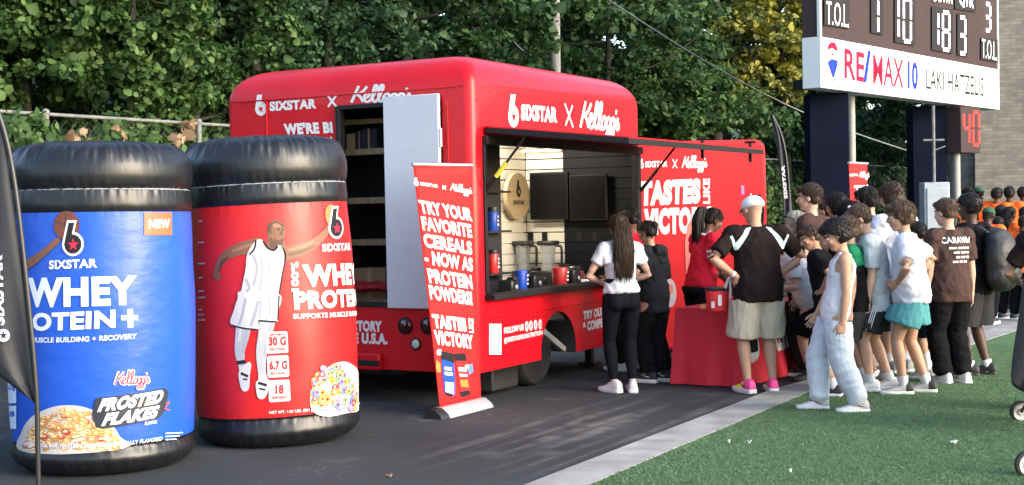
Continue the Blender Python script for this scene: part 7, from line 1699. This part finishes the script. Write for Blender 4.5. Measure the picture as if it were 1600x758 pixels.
def bar(c, u0, u1, v0, v1, m, nm):
    n = 8; pts = [(u0 + (u1 - u0) * i / n, v0) for i in range(n + 1)] + [(u1 - (u1 - u0) * i / n, v1) for i in range(n + 1)]
    return pts
rnd = random.Random(2); items = []
for r_, (v0, u0, u1) in enumerate(((-.025, -.10, .155), (-.068, -.06, .15), (-.111, -.04, .14), (-.154, -.07, .09))):
    u = u0
    while u < u1 - .02: w_ = min(rnd.uniform(.03, .07), u1 - u); items.append(('poly', bar(c, u, u + w_, v0, v0 + .020, None, ''))); u += w_ + .014
decal(c, c['top'], items, SHW, 'lettering', c['P'] + c['S'] * (.215 * c['H']), c['RT'], c['S'])
t, c = person('broad youth in black tee and dark grey shorts under a big black backpack', *gp(1528, 588), 48, 1.82, 1.08, 1.02, 'dark', ('afro', 'black'), 3, 0, 0, (10, 5, 0), {}, ((-.055, .03, 25), (.055, -.02, 10)), .985, dict(kind='tee', m=BLACK, hem=-.07, loose=.02), dict(kind='shorts', m=DGREY, to=.95, w=.024, flare=.016), dict(m=SHB, sole=SHB, mark=DGREY), (SOCK, .16))
bp = thing('backpack', 'big soft black backpack on the shoulders of the broad youth', 'backpack', t.location + Matrix.Rotation(R(48), 3, 'Z') @ Vector((0, -.20, 1.02)), R(48))
mb = MB(); mb.ell((0, -.05, .16), ((1, 0, 0), (0, 1, 0), (0, 0, 1)), (.22, .15, .26), 0, 20, 14); mb.ell((0, -.06, -.02), ((1, 0, 0), (0, 1, 0), (0, 0, 1)), (.21, .15, .16)); mb.ell((0, -.02, .33), ((1, 0, 0), (0, 1, 0), (0, 0, 1)), (.17, .12, .12))
remeshed(mb, 'bag', [mat('nylon_black', (.016, .017, .019), .55, bump=.4, bscale=16)], bp, .012, 5, .018, .12)
mb = MB(); mb.ell((0, -.17, .02), ((1, 0, 0), (0, 1, 0), (0, 0, 1)), (.15, .06, .13)); mb.build('pocket', mat('nylon_black', (0, 0, 0)), bp, True)
for sd in (-1, 1):
    mb = MB(); mb.tube(smooth_line([Vector((sd * .12, .02, .40)), Vector((sd * .14, .14, .46)), Vector((sd * .15, .30, .36)), Vector((sd * .15, .30, .16)), Vector((sd * .17, .12, -.02))]), [(.028, .006)], 8, ref=(1, 0, 0)); mb.build('strap', mat('nylon_black', (0, 0, 0)), bp, True)
# the one at the very edge of the picture, behind the pushchair
t, c = person('stocky person in a dark polo with pale shoulder stripes behind the pushchair', *ap_(1652, 11.2), 8, 1.76, 1.25, 1.0, 'olive', ('short', 'dark_brown'), 2, 0, 0, (0, 0, 0), {-1: ((.11, .16, .60), (1, -.6, 0), None), 1: ((.11, .16, .60), (1, -.6, 0), None)}, None, .985, dict(kind='polo', m=BRN, hem=-.06, loose=.026, sleeve=.72, flare=.02), dict(kind='pants', m=BLACK, to=.97), dict(m=SHB, sole=SOLG))
vstripes(c)
# ---- the orange shirted crowd
ALB = mat('bleacher_alu', (.42, .43, .44), .45, metal=.7)
bp0 = Vector((*ap_(1480, 23.3), 0)); bl_th = thing('bleacher', 'low aluminium bleacher step under the back row of the orange crowd', 'bleacher', bp0)
mb = MB(); mb.box((1.7, 0, .33), (4.2, .6, .04)); mb.build('tread', ALB, bl_th, bevel=.005)
for s_ in (-.2, 1.2, 2.4, 3.6): mb = MB(); mb.box((s_, 0, .155), (.05, .5, .31)); mb.build('leg', ALB, bl_th)
CAPG = mat('cap_green', (.012, .07, .035), .8)
for px, Y, H, f, sk, hr, z0, ln, lab in (
    (1514, 23.2, 1.64, 30, 'dark', ('long', 'black', .45), .352, 0, 'person with long black hair and orange shirt nearest the play clock pole'),
    (1531, 23.4, 1.66, -20, 'dark', ('cap', 'black', CAPG), .352, 0, 'person in orange shirt and dark green cap in the back row of the crowd'),
    (1558, 23.2, 1.62, -50, 'brown', ('bob', 'black'), .352, 0, 'person in orange with chin length black hair turned to the side against the brick wall'),
    (1578, 23.2, 1.64, -35, 'dark', ('mop', 'black'), .352, 0, 'person in orange with thick black hair against the brick wall, back row'),
    (1599, 23.4, 1.62, -60, 'dark', ('afro', 'black'), .352, 0, 'person in orange at the far edge of the back row'),
    (1561, 21.8, 1.69, -60, 'brown', ('short', 'black'), 0, 3, 'person in orange of the middle row, short black hair, looking sideways'),
    (1577, 21.6, 1.66, -70, 'dark', ('long', 'black', .4), 0, 0, 'long haired person in orange of the middle row'),
    (1597, 21.4, 1.66, -80, 'dark', ('short', 'black'), 0, 4, 'person in orange at the edge of the middle row beside a dark jersey'),
    (1538, 19.4, 1.70, -38, 'dark', ('cap', 'black', CAPG), 0, 16, 'person in green cap bending forward in a big orange shirt'),
    (1557, 20.2, 1.52, -45, 'dark', ('short', 'black'), 0, 6, 'small person in orange behind the bending one in the green cap'),
    (1592, 19.9, 1.54, -60, 'dark', ('short', 'black'), 0, 10, 'small person in orange leaning forward near the brown polo'),
    (1546, 22.0, 1.60, 15, 'dark', ('bun', 'black'), 0, 0, 'person with a black bun in orange between the two green caps')):
    person(lab, *ap_(px, Y), f, H, 1.05, 1.03, sk, hr, ln, 0, 0, (0, 6, 0), {}, None, .985, dict(kind='tee', m=ORT, hem=-.08, loose=.03, sleeve=.72, flare=.02), dict(kind='pants', m=BLACK, to=.97), dict(m=SHB, sole=SOLG), group='crowd in orange shirts', vox=.014, z=z0)
# ------------------------------------------------------------------ the lettering master is no longer needed
bpy.data.objects.remove(_txo)
